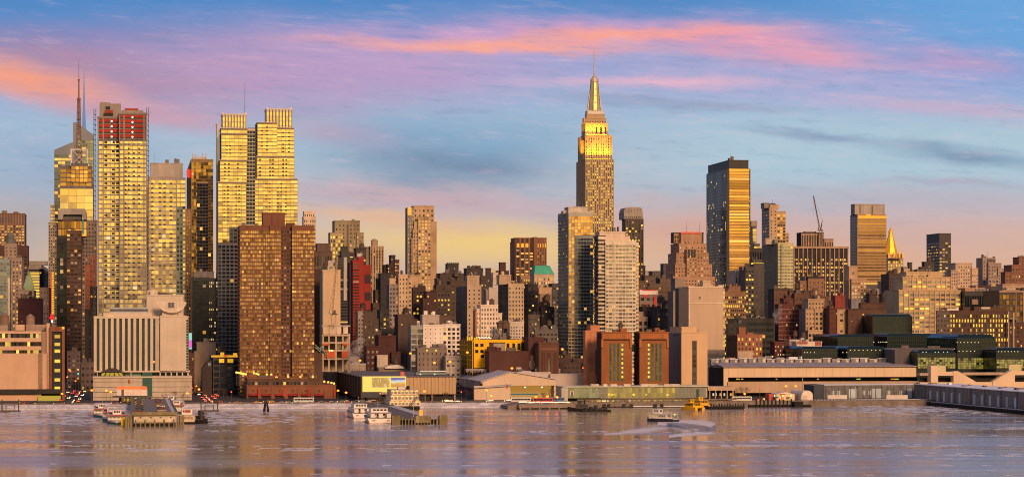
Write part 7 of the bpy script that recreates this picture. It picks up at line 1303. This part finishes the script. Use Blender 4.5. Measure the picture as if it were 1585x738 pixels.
q = MB(); q.box(-12, 12, -4.3, 4.3, -.6, 1.2); q.build('hull', dk, o_); deckhouse(o_, -11, 11.3, 7.8, 1.2, 4.6, wall((.62, .52, .40)), True, wall((.3, .2, .12)), 4); deckhouse(o_, -10, 2, 5.6, 4.8, 7.6, wp, True, wall((.1, .08, .08)), 3, 'upper_cabin'); q = MB(); q.box(2.1, 2.2, -1.2, 1.2, 5.8, 7.3); q.build('red_panel', redp, o_)
def tug(label, px, py, d, L_=20, Bm=6.5, c=None):
    p_ = G(px, py, 0); o_ = boat('tugboat', label, 'tugboat', p_, d); q = MB(); hull(q, L_, Bm, -.6, 1.7, .4, 1.4); q.build('hull', dk, o_)
    deckhouse(o_, -L_ * .2, L_ * .22, Bm * .55, 1.7, 4.0, c or wall((.08, .07, .07)), True, gwin, 4); deckhouse(o_, 0, L_ * .16, Bm * .42, 4.2, 6.2, c or wall((.07, .06, .06)), True, gwin, 2, 'wheelhouse'); q = MB(); q.cyl(-L_ * .08, 0, 4.1, 7, .6, .55, 10); q.build('funnel', dk, o_); q = MB(); q.tube((L_ * .05, 0, 6.3), (L_ * .05, 0, 10), .1, .05); q.build('mast', dgrey, o_)
    q = MB(); [q.cyl(-L_ * .4 + i * L_ * .09, s_ * Bm * .52, .2, 1.2, .45, .45, 8) for i in range(8) for s_ in (-1, 1)]; q.build('tyre_fender', dk, o_); return o_
tug('small black tugboat beside the cream barge', 310, 655, -E * .8 + S * .6, 12, 5)
tug('black tugboat moored in front of the ferry terminal', 901, 636, -S + E * .15, 18, 6); 
p_ = G(922, 637, 0); o_ = boat('work_barge', 'low black work barge with machinery next to the black tugboat', 'barge', p_, S); q = MB(); q.box(-9, 9, -3, 3, -.5, 1.3); q.build('hull', dk, o_); q = MB(); [q.box(-7 + i * 3, -5 + i * 3, -1.6, 1.4, 1.3, 2.4 + (i % 3) * .8) for i in range(5)]; q.build('machinery', wall((.03, .028, .03)), o_)
def yacht(label, px, py, d, L_, Bm):
    p_ = G(px, py, 0); d = d.normalized(); o_ = boat('yacht', label, 'yacht', p_ + Vector((d.x, d.y, 0)) * (L_ / 2), d, 'white yachts at the open pile pier'); q = MB(); hull(q, L_, Bm, -.5, 3.0, .35, 1.6); q.build('hull', paint((.74, .70, .67)), o_)
    q = MB(); hull(q, L_ + .1, Bm + .12, -.5, .15, .35, .1); q.build('boot_stripe', redp, o_); q = MB(); hull(q, L_ + .15, Bm + .2, 2.75, 3.1, .35, 1.6); q.build('rubbing_strake', funn, o_)
    for s_ in (-1, 1):
        q = MB(); q.box(-L_ / 2 - .08, -L_ / 2 + .1, s_ * Bm * .27 - .8, s_ * Bm * .27 + .8, 1.3, 2.1); q.build('stern_window', wall((.40, .27, .17)), o_)
    deckhouse(o_, -L_ * .36, L_ * .24, Bm * .80, 3.0, 5.4, wp, True, gwin, 9); deckhouse(o_, -L_ * .22, L_ * .12, Bm * .62, 5.6, 7.6, wp, True, gwin, 6, 'bridge_deck'); q = MB(); q.box(-L_ * .40, L_ * .2, -Bm * .43, Bm * .43, 5.45, 5.6); q.build('awning_deck', wp2, o_)
    q = MB(); [q.box(-L_ * .44, -L_ * .36, s_ * Bm * .3 - 1.1, s_ * Bm * .3 + 1.1, 3.0, 5.2) for s_ in (-1, 0, 1)]; q.build('aft_locker', wp, o_)
    for s_ in (-1, 1): q = MB(); q.loft([[(-L_ * .1 + x_, s_ * Bm * .26 + y_, z_) for x_, y_ in ((-.9, -.55), (.9, -.55), (.9, .55), (-.9, .55))] for z_ in (5.6, 9.6)]); q.build('funnel', funn, o_)
    q = MB(); q.tube((L_ * .05, 0, 7.6), (L_ * .02, 0, 12), .12, .06); q.tube((L_ * .03, -1.6, 9.6), (L_ * .03, 1.6, 9.6), .07); q.build('mast', lgrey, o_); return o_
yacht('large white yacht with two dark funnels, stern to the viewer, nearest', 590, 655, E * 1.0 + S * .02, 44, 14.5)
yacht('white yacht with dark funnels moored left of the larger yacht', 562, 647, E * 1.0 - S * .03, 42, 12)
p_ = G(627, 633.5, 0); o_ = boat('dining_boat', 'three deck white dining boat strung with yellow lamps behind the yachts', 'boat', p_ + Vector((E.x, E.y, 0)) * 16, -E); q = MB(); q.box(-18, 18, -10, 9, -.4, 2.2); q.build('hull', dk, o_)
for i in range(3):
    z_ = 2.2 + i * 3.4; dh = deckhouse(o_, -17 + i, 16.5 - i * 1.4, 19.4 - i * 1.6, z_, z_ + 3.1, wall((.62, .50, .40)), False)
    for j in range(6): q = MB(); q.box(16.5 - i * 1.4 + .05, 16.7 - i * 1.4, -8.6 + j * 3.1, -7.2 + j * 3.1, z_ + 2.5, z_ + 2.85); q.build('string_lamp', yb_((1, .62, .06), 2.0), dh)
    for j in range(8): q = MB(); q.box(16.5 - i * 1.4 - .05, 16.56 - i * 1.4, -8.8 + j * 2.3, -7.3 + j * 2.3, z_ + .8, z_ + 2.2); q.build('window', lit((.55, .36, .16), (.3, .2, .1), .5, .8), dh)
q = MB(); q.tube((17.2, 2.5, 2.4), (17.2, 7.5, 8.6), .28); q.tube((17.2, 3.6, 2.4), (17.2, 8.6, 8.6), .2); q.build('stair', dgrey, o_); q = MB(); q.box(-4, 4, -3, 3, 12.4, 14); q.build('roof_house', wp2, o_); q = MB(); q.cyl(6, 3, 12.4, 14.6, 1.0, .9, 10); q.build('funnel', dk, o_)
# ferry under way
p_ = G(1024, 652, 0); d_ = (E * .72 - S * .70).normalized(); o_ = boat('ferry', 'small white passenger ferry with navy hull under way, trailing a wake', 'ferry', p_, d_)
q = MB(); hull(q, 19, 7, -.4, 1.5, .36, .9); q.build('hull', hulln, o_); q = MB(); hull(q, 19.2, 7.2, 1.5, 1.8, .36, .9); q.build('rubbing_strake', wp, o_); deckhouse(o_, -5.2, 6.4, 6.2, 1.7, 4.1, paint((.58, .52, .50)), True, lit((.8, .5, .15), (.25, .2, .15), .5, .9), 7); q = MB(); q.box(-8.8, 6.8, -3.3, 3.3, 4.2, 4.45); [q.tube((-8.4, s_ * 3, 1.6), (-8.4, s_ * 3, 4.2), .1) for s_ in (-1, 1)]; q.build('upper_deck', wp2, o_)
q = MB(); [q.box(-8.6 + i * 1.5, -8.5 + i * 1.5, s_ * 3.2 - .04, s_ * 3.2 + .04, 4.4, 5.4) for i in range(10) for s_ in (-1, 1)]; q.box(-8.7, 5, -3.24, -3.16, 5.3, 5.42); q.box(-8.7, 5, 3.16, 3.24, 5.3, 5.42); q.build('railing', wp, o_); deckhouse(o_, .5, 4.6, 3.6, 4.4, 6.6, wp, True, gwin, 3, 'wheelhouse'); q = MB(); q.tube((1.2, 0, 6.7), (1, 0, 9.4), .09, .05); q.tube((1.2, -.9, 8), (1.2, .9, 8), .06); q.build('mast', lgrey, o_); q = MB(); q.ball((-8.7, 0, 4), .32, 6); q.build('stern_lamp', yb_((1, .7, .3), 3), o_)
def taxi(label, px, py, d):
    p_ = G(px, py, 0); o_ = boat('water_taxi', label, 'water taxi', p_, d, 'yellow water taxis at the ferry terminal')
    for s_ in (-1, 1):
        q = MB(); rings = [[(x_, s_ * 2.6 + y_ * w_, z_) for y_, z_ in ((-.8, -.4), (.8, -.4), (1.0, 1.9), (-1.0, 1.9))] for x_, w_ in ((-8, 1), (2, 1), (6, .7), (8.5, .15))]; q.loft(rings); q.build('float', yelp, o_)
    q = MB(); q.box(-8, 5.4, -3.5, 3.5, 1.7, 2.1); q.build('deck', yelp, o_); deckhouse(o_, -5, 4.6, 5.8, 2.1, 4.4, yelp, True, gwin, 6); q = MB(); q.box(-6.5, 2, -3, 3, 4.6, 4.8); q.build('upper_deck', yelp, o_); deckhouse(o_, .2, 3, 2.8, 4.6, 6.6, yelp, True, gwin, 2, 'wheelhouse'); q = MB(); q.box(-7.9, -7.7, -1.2, 1.2, 1.0, 2.0); q.build('stern_panel', dk, o_); return o_
taxi('yellow catamaran water taxi, the nearer one with its stern to the viewer', 1072, 634.5, E - S * .4); taxi('yellow catamaran water taxi half hidden behind the nearer one', 1085, 630.5, E - S * .2)
# wake
mw, t_, p_, o2 = newmat('wake_foam'); cc = t_.new('ShaderNodeNewGeometry').outputs['Position']; p_.inputs['Base Color'].default_value = (.86, .82, .84, 1); p_.inputs['Roughness'].default_value = .6
at_ = t_.new('ShaderNodeAttribute', attribute_name='edge'); f_ = t_.m('MULTIPLY', t_.smooth(t_.m('ADD', t_.noise(t_.scale(cc, (.25, 1, 1)), .22, 5, .7), t_.m('MULTIPLY', at_.outputs['Fac'], .34)), .48, .86), .75); t_.put(p_.inputs['Alpha'], f_)
mw2 = mw.copy()
for n_ in mw2.node_tree.nodes:
    if n_.type == 'MAP_RANGE': n_.inputs[1].default_value = .34; n_.inputs[2].default_value = .66
def wake(pts, mw=mw):
    q = MB(); v_ = []
    for px_, py_, w_ in pts: w_ *= 2.7; v_.append((G(px_, py_ - w_, .02), G(px_, py_, .02), G(px_, py_ + w_, .02)))
    me_v = []; fs_ = []; ed = []
    for a_ in v_: me_v += [tuple(x) for x in a_]; ed += [0, 1, 0]
    for i in range(len(v_) - 1): b_ = i * 3; fs_ += [(b_, b_ + 3, b_ + 4, b_ + 1), (b_ + 1, b_ + 4, b_ + 5, b_ + 2)]
    me = bpy.data.meshes.new('wake'); me.from_pydata(me_v, [], fs_); a_ = me.attributes.new('edge', 'FLOAT', 'POINT'); a_.data.foreach_set('value', [float(x) for x in ed]); me.materials.append(mw); return link('wake', me)
wk = [wake([(1018, 656, 1.5), (1040, 655.5, 2.2), (1065, 656, 2.6), (1088, 657, 2.8), (1102, 660, 3.2), (1108, 663, 2.6), (1100, 666, 2.2), (1080, 669, 1.6), (1060, 672, 1.2), (1035, 675, .8)], mw2), wake([(1040, 657, 1.4), (1030, 661, 2.2), (1010, 664, 2.2), (985, 667, 2.0), (960, 670, 1.4), (935, 672, .8)]), wake([(1032, 657, 1.2), (1060, 659.5, 2.0), (1085, 662.5, 2.2), (1098, 664.5, 1.6)], mw2), wake([(1035, 658, 1), (1050, 661, 2.4), (1062, 665, 2.2), (1075, 668, 1.6)])]
for w_ in wk: w_['kind'] = 'stuff'
# piles standing in the water, small landing stages
for px, py, lb in ((412, 637, 'black pile cluster standing in the icy water before the brick podium'),):
    p_ = G(px, py, 0); q = MB(); [q.tube((1.9 * cos(a_ * pi / 3), 1.9 * sin(a_ * pi / 3), -1), (.6 * cos(a_ * pi / 3), .6 * sin(a_ * pi / 3), 6 + a_ % 2), .36, .3, 7) for a_ in range(6)]; q.cyl(0, 0, 3.8, 4.3, 1.15, 1.15, 8); o_ = q.build('pile_cluster', dk, None, p_); tag(o_, lb, 'pile cluster')
for px, py, lb in ((324, 637, 'small round landing stage with posts right of the long pier'), (16, 637, 'small dark landing stage at the far left quay')):
    p_ = G(px, py, 0); o_ = empty('landing_stage', p_, ROT); tag(o_, lb, 'landing stage'); q = MB(); q.box(-6, 6, -2.2, 2.2, -.4, 1.0); q.build('float', wall((.08, .07, .075)), o_); q = MB(); [q.tube((x_, y_, 0), (x_, y_, 7.5), .28, None, 6) for x_ in (-5, 5) for y_ in (-2, 2)]; q.box(-3, 3, -1.4, 1.4, 3.6, 4.0); [q.tube((x_, 1.2, 1), (x_, 1.2, 3.6), .2) for x_ in (-2.6, 2.6)]; q.build('post', wall((.07, .06, .065)), o_)
# heliport hut, dome tent
b = B('cabin', 'cream gabled quay cabin with lit windows and a small red sign', 'cabin', 1640, 1190, [wall((.60, .47, .32)), wall((.6, .52, .46)), redp])
x0_, x1_ = b.X(1197), b.X(1225); zt = b.Z(609.5); zp = b.Z(606); b.w.box(x0_, x1_, -8, 8, 0, zt, 0); q = MB(); q.loft([[(x0_ - .5, -8.4, zt), (x1_ + .5, -8.4, zt), ((x0_ + x1_) / 2, -8.4, zp)], [(x0_ - .5, 8.4, zt), (x1_ + .5, 8.4, zt), ((x0_ + x1_) / 2, 8.4, zp)]]); q.build('roof', b.mats[1], b.o); b.pbox(1190, 1197, 609, 620, dy=-6, dep=10, m=2)
for x_ in (1198.4, 1211, 1224): b.part('wall_lamp', [(x_, x_ + 1.4, 611, 613.2, -9.4, .5)], yb_((1, .72, .2), 3.2))
b.part('window', [(1217, 1222, 614, 617, -8.4, .2)], dgrey); b.part('door', [(1209.5, 1213, 612.5, 620, -8.4, .2)], wall((.5, .25, .1))); b.part('sign', [(1207.5, 1214.5, 609, 611, -8.7, .2)], glow_mat((.7, .08, .02), .6)); b.part('blue_awning', [(1199, 1205, 613, 615, -9.4, 1)], wall((.05, .12, .3))); b.done()
b = B('dome_tent', 'white half round dome tent with a square door beside the cream cabin', 'tent', 1640, 1227, [wall((.60, .52, .44))])
xa_, xb_2 = b.X(1236), b.X(1253); r_ = (xb_2 - xa_) / 2; zc = b.Z(611); q = MB(); arc = [(xb_2, 0), (xb_2, zc)] + [(xa_ + r_ + r_ * cos(pi * i / 14), zc + (b.Z(603.5) - zc) * sin(pi * i / 14)) for i in range(1, 14)] + [(xa_, zc), (xa_, 0)]; dN = b.Y(1226, xa_ + 1.5); q.prism(arc, -8, max(6, min(30, dN))); q.build('shell', b.mats[0], b.o); b.part('door', [(1240, 1249, 611.5, 618, -8.3, .2)], wall((.46, .4, .34))); b.done()
b = B('floating_office', 'black boxy moored barge below the dome tent', 'barge', 1600, 1230, [dk]); b.pbox(1230, 1243, 621.5, 632, dy=0, dep=8); b.pbox(1243, 1256, 626, 630, dy=2, dep=6); [b.pbox(1170 + i * 6, 1172 + i * 6, 617 + i % 3, 629, dy=4, dep=.8) for i in range(10)]; b.pbox(1160, 1232, 626, 631, dy=5, dep=4); b.done()
sg = B('signboard', 'navy signboard with pale lettering lines above the yacht pier gate', 'sign', 1590, 560, [hulln]); sg.pbox(560.5, 590.5, 606, 614.5, dy=0, dep=.6); sg.part('post', [(563, 564, 614, 623, .2, .3), (587, 588, 614, 623, .2, .3)], dgrey); sg.part('emblem', [(587.4, 589.4, 607, 609.4, -.1, .1)], wp); sg.done('board')
nn = B('neon_strip', 'tall vertical red and yellow neon strip with a red ball at its foot', 'neon sign', 2100, 79, [dgrey]); nn.pbox(79, 83.4, 419, 488, dy=.5, dep=1.2)
for i in range(24): nn.part('neon_tube', [(81, 83, 421 + i * 2.75, 422.8 + i * 2.75, .2, .3)], glow_mat((1, .62, .02), 1.2))
nn.part('red_edge', [(79.3, 80.8, 420, 487, .2, .3)], glow_mat((1, .06, .01), 1.2)); q = MB(); a = nn.X(80); q.ball((a, .5, nn.Z(492, a)), 1.8, 10); q.ball((a, .5, nn.Z(487.5, a)), 1.2, 8); q.build('red_ball', glow_mat((1, .015, .01), 1.6), nn.o); q = MB(); nn.pbox(79.4, 82, 495, 499, dy=0, dep=1, mb=q); q.build('white_lamp', glow_mat((1, .9, .8), 1.6), nn.o); nn.w.box(-.5, .8, .6, 1.6, 0, nn.Z(487), 0); nn.done('support')
# ================================================================== street life
hl = glow_mat((1, .66, .28), 9.0); tl = glow_mat((1, .03, .01), 8.0); tyre = wall((.02, .02, .02)); cg = glass((.04, .045, .05), .5, .1, .02)
def mesh_car(c):
    q = MB(); q.loft([[(x, -.88, z0), (x, .88, z0), (x, .9, z1), (x, -.9, z1)] for x, z0, z1 in ((-2.2, .4, .85), (-2.0, .3, .95), (1.2, .3, .92), (2.0, .32, .80), (2.25, .42, .7))]); q.loft([[(-1.6, -.72, 1.38), (.5, -.72, 1.38), (.5, .72, 1.38), (-1.6, .72, 1.38)], [(-1.55, -.7, 1.45), (.4, -.7, 1.45), (.4, .7, 1.45), (-1.55, .7, 1.45)]]); return q.mesh('car_body', paint(c, .3))
q = MB(); q.loft([[(-2.0, -.84, .92), (1.15, -.84, .92), (1.15, .84, .92), (-2.0, .84, .92)], [(-1.62, -.74, 1.4), (.5, -.74, 1.4), (.5, .74, 1.4), (-1.62, .74, 1.4)]]); CAB = q.mesh('car_window', cg)
q = MB(); q.loft([[(.34 * cos(2 * pi * i / 10), y, .34 * sin(2 * pi * i / 10)) for i in range(10)] for y in (-.11, .11)]); WHL = q.mesh('wheel', tyre)
q = MB(); q.box(-.06, .06, -.24, .24, -.18, .18); HLM = q.mesh('headlight', hl); q = MB(); q.box(-.06, .06, -.24, .24, -.18, .18); TLM = q.mesh('tail_light', tl)
q = MB(); q.box(-.06, .06, -.2, .2, -.12, .12); HLO = q.mesh('headlight', wall((.4, .4, .4), .3)); TLO = q.mesh('tail_light', wall((.25, .02, .02), .3))
CARC = [('white', (.62, .6, .58)), ('black', (.02, .02, .022)), ('silver', (.4, .4, .41)), ('dark red', (.26, .02, .02)), ('navy', (.03, .04, .10)), ('yellow', (.65, .36, .01)), ('grey', (.16, .16, .17))]
CM = [mesh_car(c) for _, c in CARC]; protos = []
def car(i, loc, d, label, group):
    o_ = empty('car', loc, math.atan2(d.y, d.x)); tag(o_, label, 'car', group); link('body', CM[i], o_); link('window', CAB, o_)
    for x in (-1.35, 1.4):
        for y in (-.8, .8): link('wheel', WHL, o_, (x, y, .34))
    pk_ = group.startswith(('cars parked', 'cars on the quay'))
    for y in (-.6, .6): link('headlight', HLO if pk_ else HLM, o_, (2.2, y, .64)); link('tail_light', TLO if pk_ else TLM, o_, (-2.2, y, .78))
    return o_
places = {'hw': 'driving along the riverside road', 'pk': 'parked on the roof of the long pier', 'a1': 'in the side street left of the striped hotel', 'a2': 'in the red lit avenue right of the striped hotel', 'qp': 'parked on the quay platform by the ferry terminal'}
grp = {'hw': 'cars on the riverside road', 'pk': 'cars parked on the long pier', 'a1': 'cars in the left side street', 'a2': 'cars in the avenue by the hotel', 'qp': 'cars on the quay platform'}
def put(kind, x, y, d, z):
    i = R.randrange(len(CARC)); car(i, L(x, y, z), d, '%s car %s' % (CARC[i][0], places[kind]), grp[kind])
for k in range(74):
    px = R.uniform(-20, 1260); yl = (20, 26, 36, 41)[k % 4]; put('hw', Lpx(px, yl), yl, S if k % 4 < 2 else -S, GZ + .02)
xa, ya = toL(207, 1292); xb, _ = toL(272, 1292)
for k in range(22):
    yl = -262 + (k // 2) * 22 + R.uniform(-4, 4); xl_ = xa + 3.2 if k % 2 else xb - 7; put('pk', xl_ + R.uniform(-.4, .8), yl, S * R.choice([1, -1]), zr + .26)
for px, kk in ((118, 'a1'), (316, 'a2')):
    for k in range(36 if kk == 'a2' else 26): yl = 54 + k * 11 + R.uniform(0, 8); put(kk, Lpx(px, 300) + R.choice([-6, -2.2, 2.2, 6]), yl, E if k % 2 == (0 if kk == 'a2' else 1) or (kk == 'a2' and k % 3) else -E, GZ + .02)
for k in range(12): x_, y_ = toL(806 + k * 6.6, 1585); put('qp', x_, y_ + R.uniform(-3, 3), S * R.choice([1, -1]), GZ + .12)
def bus(label, px, D, d, c, L_=13):
    o_ = empty('coach', at(px, D, GZ + .15), math.atan2(d.y, d.x)); tag(o_, label, 'coach', 'coaches near the ferry terminal'); q = MB(); q.box(-L_ / 2, L_ / 2, -1.25, 1.25, .5, 3.3); q.box(-L_ / 2 + .1, L_ / 2 - .1, -1.2, 1.2, 3.3, 3.45); q.build('body', paint(c), o_)
    for s_ in (-1, 1):
        for i in range(6): q = MB(); q.box(-L_ / 2 + .6 + i * 2, -L_ / 2 + 2.4 + i * 2, s_ * 1.26 - .03, s_ * 1.26 + .03, 1.7, 2.8); q.build('window', cg, o_)
    for x in (-3.8, 4):
        for y in (-1.1, 1.1): w_ = link('wheel', WHL, o_, (x, y, .45)); w_.scale = (1.35, 1.6, 1.35)
for a_ in (('white and blue coach on the quay platform, leftmost', 806, 1608, S, (.6, .6, .62)), ('red topped coach on the quay platform, right of the white one', 840, 1600, S, (.5, .05, .06)), ('dark blue coach partly behind the red topped coach', 858, 1612, S, (.06, .14, .36)), ('white coach on the road right of the ferry terminal arcade', 1148, 1632, S, (.6, .58, .56)), ('pale coach on the riverside road below the brick podium', 470, 1606, S, (.55, .55, .58))): bus(*a_)
# street lamps
lampm = glow_mat((1.0, .125, .006), 7.5, True); lampw = glow_mat((1.0, .78, .42), 7.0, True); pole = wall((.12, .11, .11))
q = MB(); q.tube((0, 0, 0), (0, 0, 1), .11, .07, 6); q.tube((0, 0, 1), (0, -1.6, 1.0), .06, .05, 5); POL = None
def lamp(px, py, D, label, m_=None, r=.75, group='street lamps along the waterfront'):
    h = EYE + (HZ - py) / K * D - GZ; o_ = empty('street_lamp', at(px, D, GZ), ROT); tag(o_, label, 'street lamp', group); h = max(3.0, h)
    q = MB(); q.tube((0, 0, 0), (0, 0, h + .6), .13, .08, 6); q.tube((0, 0, h + .6), (0, -1.2, h + .7), .07, .06, 5); q.cyl(0, 0, 0, .5, .25, .22, 8); q.build('pole', pole, o_); q = MB(); q.ball((0, -1.2, h), r, 8, zs=.8); q.build('lamp_head', m_ or lampm, o_)
W1 = 'orange street lamp on the waterfront road '
for px, py, D, lb in ((142, 603.5, 1600, W1 + 'at the left foot of the hotel'), (164.5, 604, 1590, W1 + 'left of the white pier entrance'), (171.5, 606, 1592, W1 + 'close by the white pier entrance'), (290, 608, 1600, W1 + 'at the right foot of the hotel'), (308, 602, 1700, W1 + 'at the avenue mouth'), (523, 604, 1610, W1 + 'left of the shaded shed side'), (535.5, 607, 1605, W1 + 'just before the shaded shed side'), (656.5, 605, 1605, W1 + 'before the tan corrugated front'), (753, 603.5, 1640, W1 + 'before the porch of the gabled shed'), (760, 612, 1630, W1 + 'low beside the gabled shed porch'), (847, 613, 1600, W1 + 'right end of the quay platform'), (829, 614, 1600, W1 + 'left on the quay platform'), (862, 614, 1603, W1 + 'next to the ferry terminal end wall'), (1216, 597, 1680, W1 + 'above the cream quay cabin'), (1231, 597, 1680, W1 + 'above the dome tent'), (1152, 609, 1640, W1 + 'left of the cream quay cabin'), (96, 609, 1610, W1 + 'right of the rounded concrete corner')): lamp(px, py, D, lb)
W2 = 'tall orange sodium lamp '
for px, py, D, lb in ((635, 546.5, 1760, W2 + 'behind the billboard shed'), (792, 569.5, 1700, W2 + 'behind the gabled shed roof'), (557, 557.5, 1780, W2 + 'near the steam plume'), (903, 569, 1720, W2 + 'right of the dark low block'), (723, 545, 1750, W2 + 'before the yellow scaffold building'), (870, 540, 1760, W2 + 'below the left glass tower'), (672, 561, 1700, W2 + 'left of the two lower ones behind the tan shed'), (696, 559.5, 1700, W2 + 'right of the two lower ones behind the tan shed')): lamp(px, py, D, lb, None, .85)
for px, py, lb in ((104, 583, 'at the near end of the left side street'), (109, 574, 'along the left side street'), (117, 589, 'by the trees of the left side street'), (300, 588, 'along the right kerb of the avenue'), (304, 597, 'lowest in the avenue'), (344, 592, 'beside the roof lit grey office'), (324, 604, 'in the middle of the avenue')): lamp(px, py, 1820, 'small amber lamp ' + lb, None, .5, 'street lamps in the side streets')
# traffic signals
for px, py, D, c_, lb in ((297, 600, 1640, (1, .04, .02), 'red traffic signal at the avenue mouth'), (121, 578, 1900, (.05, .9, .5), 'green traffic signal far down the left side street'), (312, 587, 1900, (.05, .9, .4), 'green traffic signal far down the avenue'), (358, 606, 1640, (1, .05, .02), 'red traffic signal left of the brick podium'), (714, 606, 1650, (1, .04, .02), 'red traffic signal left of the gabled shed'), (1176, 600, 1690, (1, .03, .02), 'red traffic signal before the long concrete shed')):
    h = EYE + (HZ - py) / K * D - GZ; o_ = empty('traffic_signal', at(px, D, GZ), ROT); tag(o_, lb, 'traffic signal'); q = MB(); q.tube((0, 0, 0), (0, 0, h + .5), .12, .1, 6); q.build('pole', pole, o_); q = MB(); q.box(-.3, .3, -.3, .1, h - .7, h + .7); q.build('signal_box', dgrey, o_); q = MB(); q.ball((0, -.35, h), .38, 8); q.build('signal_light', glow_mat(c_, 6, True), o_)
# banners and poles on the quay
for px, py, c_, lb in ((276 + 48, 600, None, None),): pass
# bare winter trees
bark = wall((.07, .05, .04)); TR = []
def tree_mesh(seed):
    rr = random.Random(seed); tr = MB(); cr = MB()
    def br(q, p, d, l, r, n):
        e = p + d * l; q.tube(p, e, r, r * .7, 5 if n > 2 else 3)
        if n == 0: return
        for k in range(rr.choice([2, 3, 3])):
            nd = (d + Vector((rr.uniform(-1, 1), rr.uniform(-1, 1), rr.uniform(-.15, .8))) * .62).normalized(); br(cr, e - d * l * rr.uniform(0, .3), nd, l * rr.uniform(.62, .85), r * .62, n - 1)
    br(tr, Vector((0, 0, 0)), Vector((0, 0, 1)), 2.6, .22, 5); return tr.mesh('trunk', bark), cr.mesh('crown', bark)
TR = [tree_mesh(s_) for s_ in range(5)]
def tree(px, D, label, sc=1.0, group='bare street trees on the waterfront'):
    o_ = empty('bare_tree', at(px, D, GZ), R.uniform(0, 6)); o_.scale = (sc, sc, sc * R.uniform(.9, 1.15)); tag(o_, label, 'tree', group); a_, c_ = R.choice(TR); link('trunk', a_, o_); link('crown', c_, o_)
for px, D, lb in ((108, 1760, 'in the lamp lit side street, leftmost'), (113, 1720, 'in the lamp lit side street beside parked cars'), (128, 1800, 'before the low dark building left of the hotel'), (141, 1640, 'at the left corner of the hotel podium'), (254, 1615, 'before the blank right half of the hotel podium'), (272, 1618, 'near the right end of the hotel podium'), (283, 1622, 'at the right corner of the hotel podium'), (346, 1700, 'beside the roof lit grey office'), (352, 1690, 'left of the brick podium corner'), (336, 1740, 'at the kerb of the avenue'), (641, 1608, 'before the left end of the tan corrugated front'), (652, 1609, 'next to the orange lamp of the corrugated front'), (669, 1610, 'before the middle of the tan corrugated front'), (690, 1612, 'before the right end of the tan corrugated front'), (841, 1618, 'before the lit bay of the gabled shed'), (850, 1620, 'right of the lit bay of the gabled shed'), (720, 1640, 'before the shaded side wall of the gabled shed'), (1146, 1660, 'left before the long concrete shed'), (1152, 1664, 'second before the long concrete shed'), (1140, 1668, 'behind the arcade beside the ferry terminal'), (880, 1742, 'below the dark low block of the glass tower'), (893, 1745, 'below the orange patched brick wall'), (1112, 1650, 'behind the arcade shop fronts')): tree(px, D, 'bare winter tree ' + lb, R.uniform(.85, 1.2))
for px, D, lb in ((600, 1800, 'behind the billboard shed, left'), (608, 1805, 'behind the billboard shed, right'), (628, 1790, 'below the umber wall block'), (640, 1792, 'left of the grey brick loft'), (703, 1780, 'right of the grey brick loft'), (715, 1776, 'at the corner of the scaffold building')): tree(px, D, 'bare winter tree ' + lb, 1.3, 'bare trees behind the sheds')
# flag poles
for px, D, lb in ((783, 1600, 'white flag pole with a drooping flag before the gabled shed'), (198, 1600, 'thin flag pole with a red flag over the hotel terrace')):
    o_ = empty('flag_pole', at(px, D, GZ), ROT); tag(o_, lb, 'flag pole'); h = 13 if px > 300 else 16; q = MB(); q.tube((0, 0, 0), (0, 0, h), .12, .07, 6); q.build('pole', lgrey, o_); q = MB(); q.loft([[(.1, -.05, h - .3), (1.4, .1, h - 1.2), (1.2, .05, h - 3.6), (.1, -.05, h - 3.2)], [(.1, .05, h - .3), (1.4, .2, h - 1.2), (1.2, .15, h - 3.6), (.1, .05, h - 3.2)]]); q.build('flag', wall((.35, .1, .12)) if px > 300 else red, o_)
# steam
mS, t_, p_, oS = newmat('steam'); mS.node_tree.nodes.remove(p_); vp = t_.new('ShaderNodeVolumePrincipled'); vp.inputs['Color'].default_value = (.9, .85, .85, 1)
cc = t_.new('ShaderNodeTexCoord').outputs['Object']; t_.put(vp.inputs['Density'], t_.m('MULTIPLY', t_.smooth(t_.noise(cc, .28, 4, .6), .42, .72), .35)); t_.l.new(vp.outputs[0], oS.inputs[1])
for px, py, D, s_, lb in ((1203, 486, 1990, 1.0, 'steam'), (548, 546, 1790, 1.5, 'steam')):
    z_ = EYE + (HZ - py) / K * D; q = MB()
    for dx_, dz_, r_ in ((0, -6, 2.2), (.6, -3, 3), (-.4, 0, 3.6), (1.2, 3.4, 3.2), (2.6, 6, 2.2)): q.ball((dx_ * s_ * 1.2, 0, dz_ * s_), r_ * s_, 10)
    o_ = q.build('steam', mS, None, (kx(px) * D, D, z_)); o_['kind'] = 'stuff'
print('WINDOWS', N_WIN[0], 'OBJECTS', len(SC.objects))
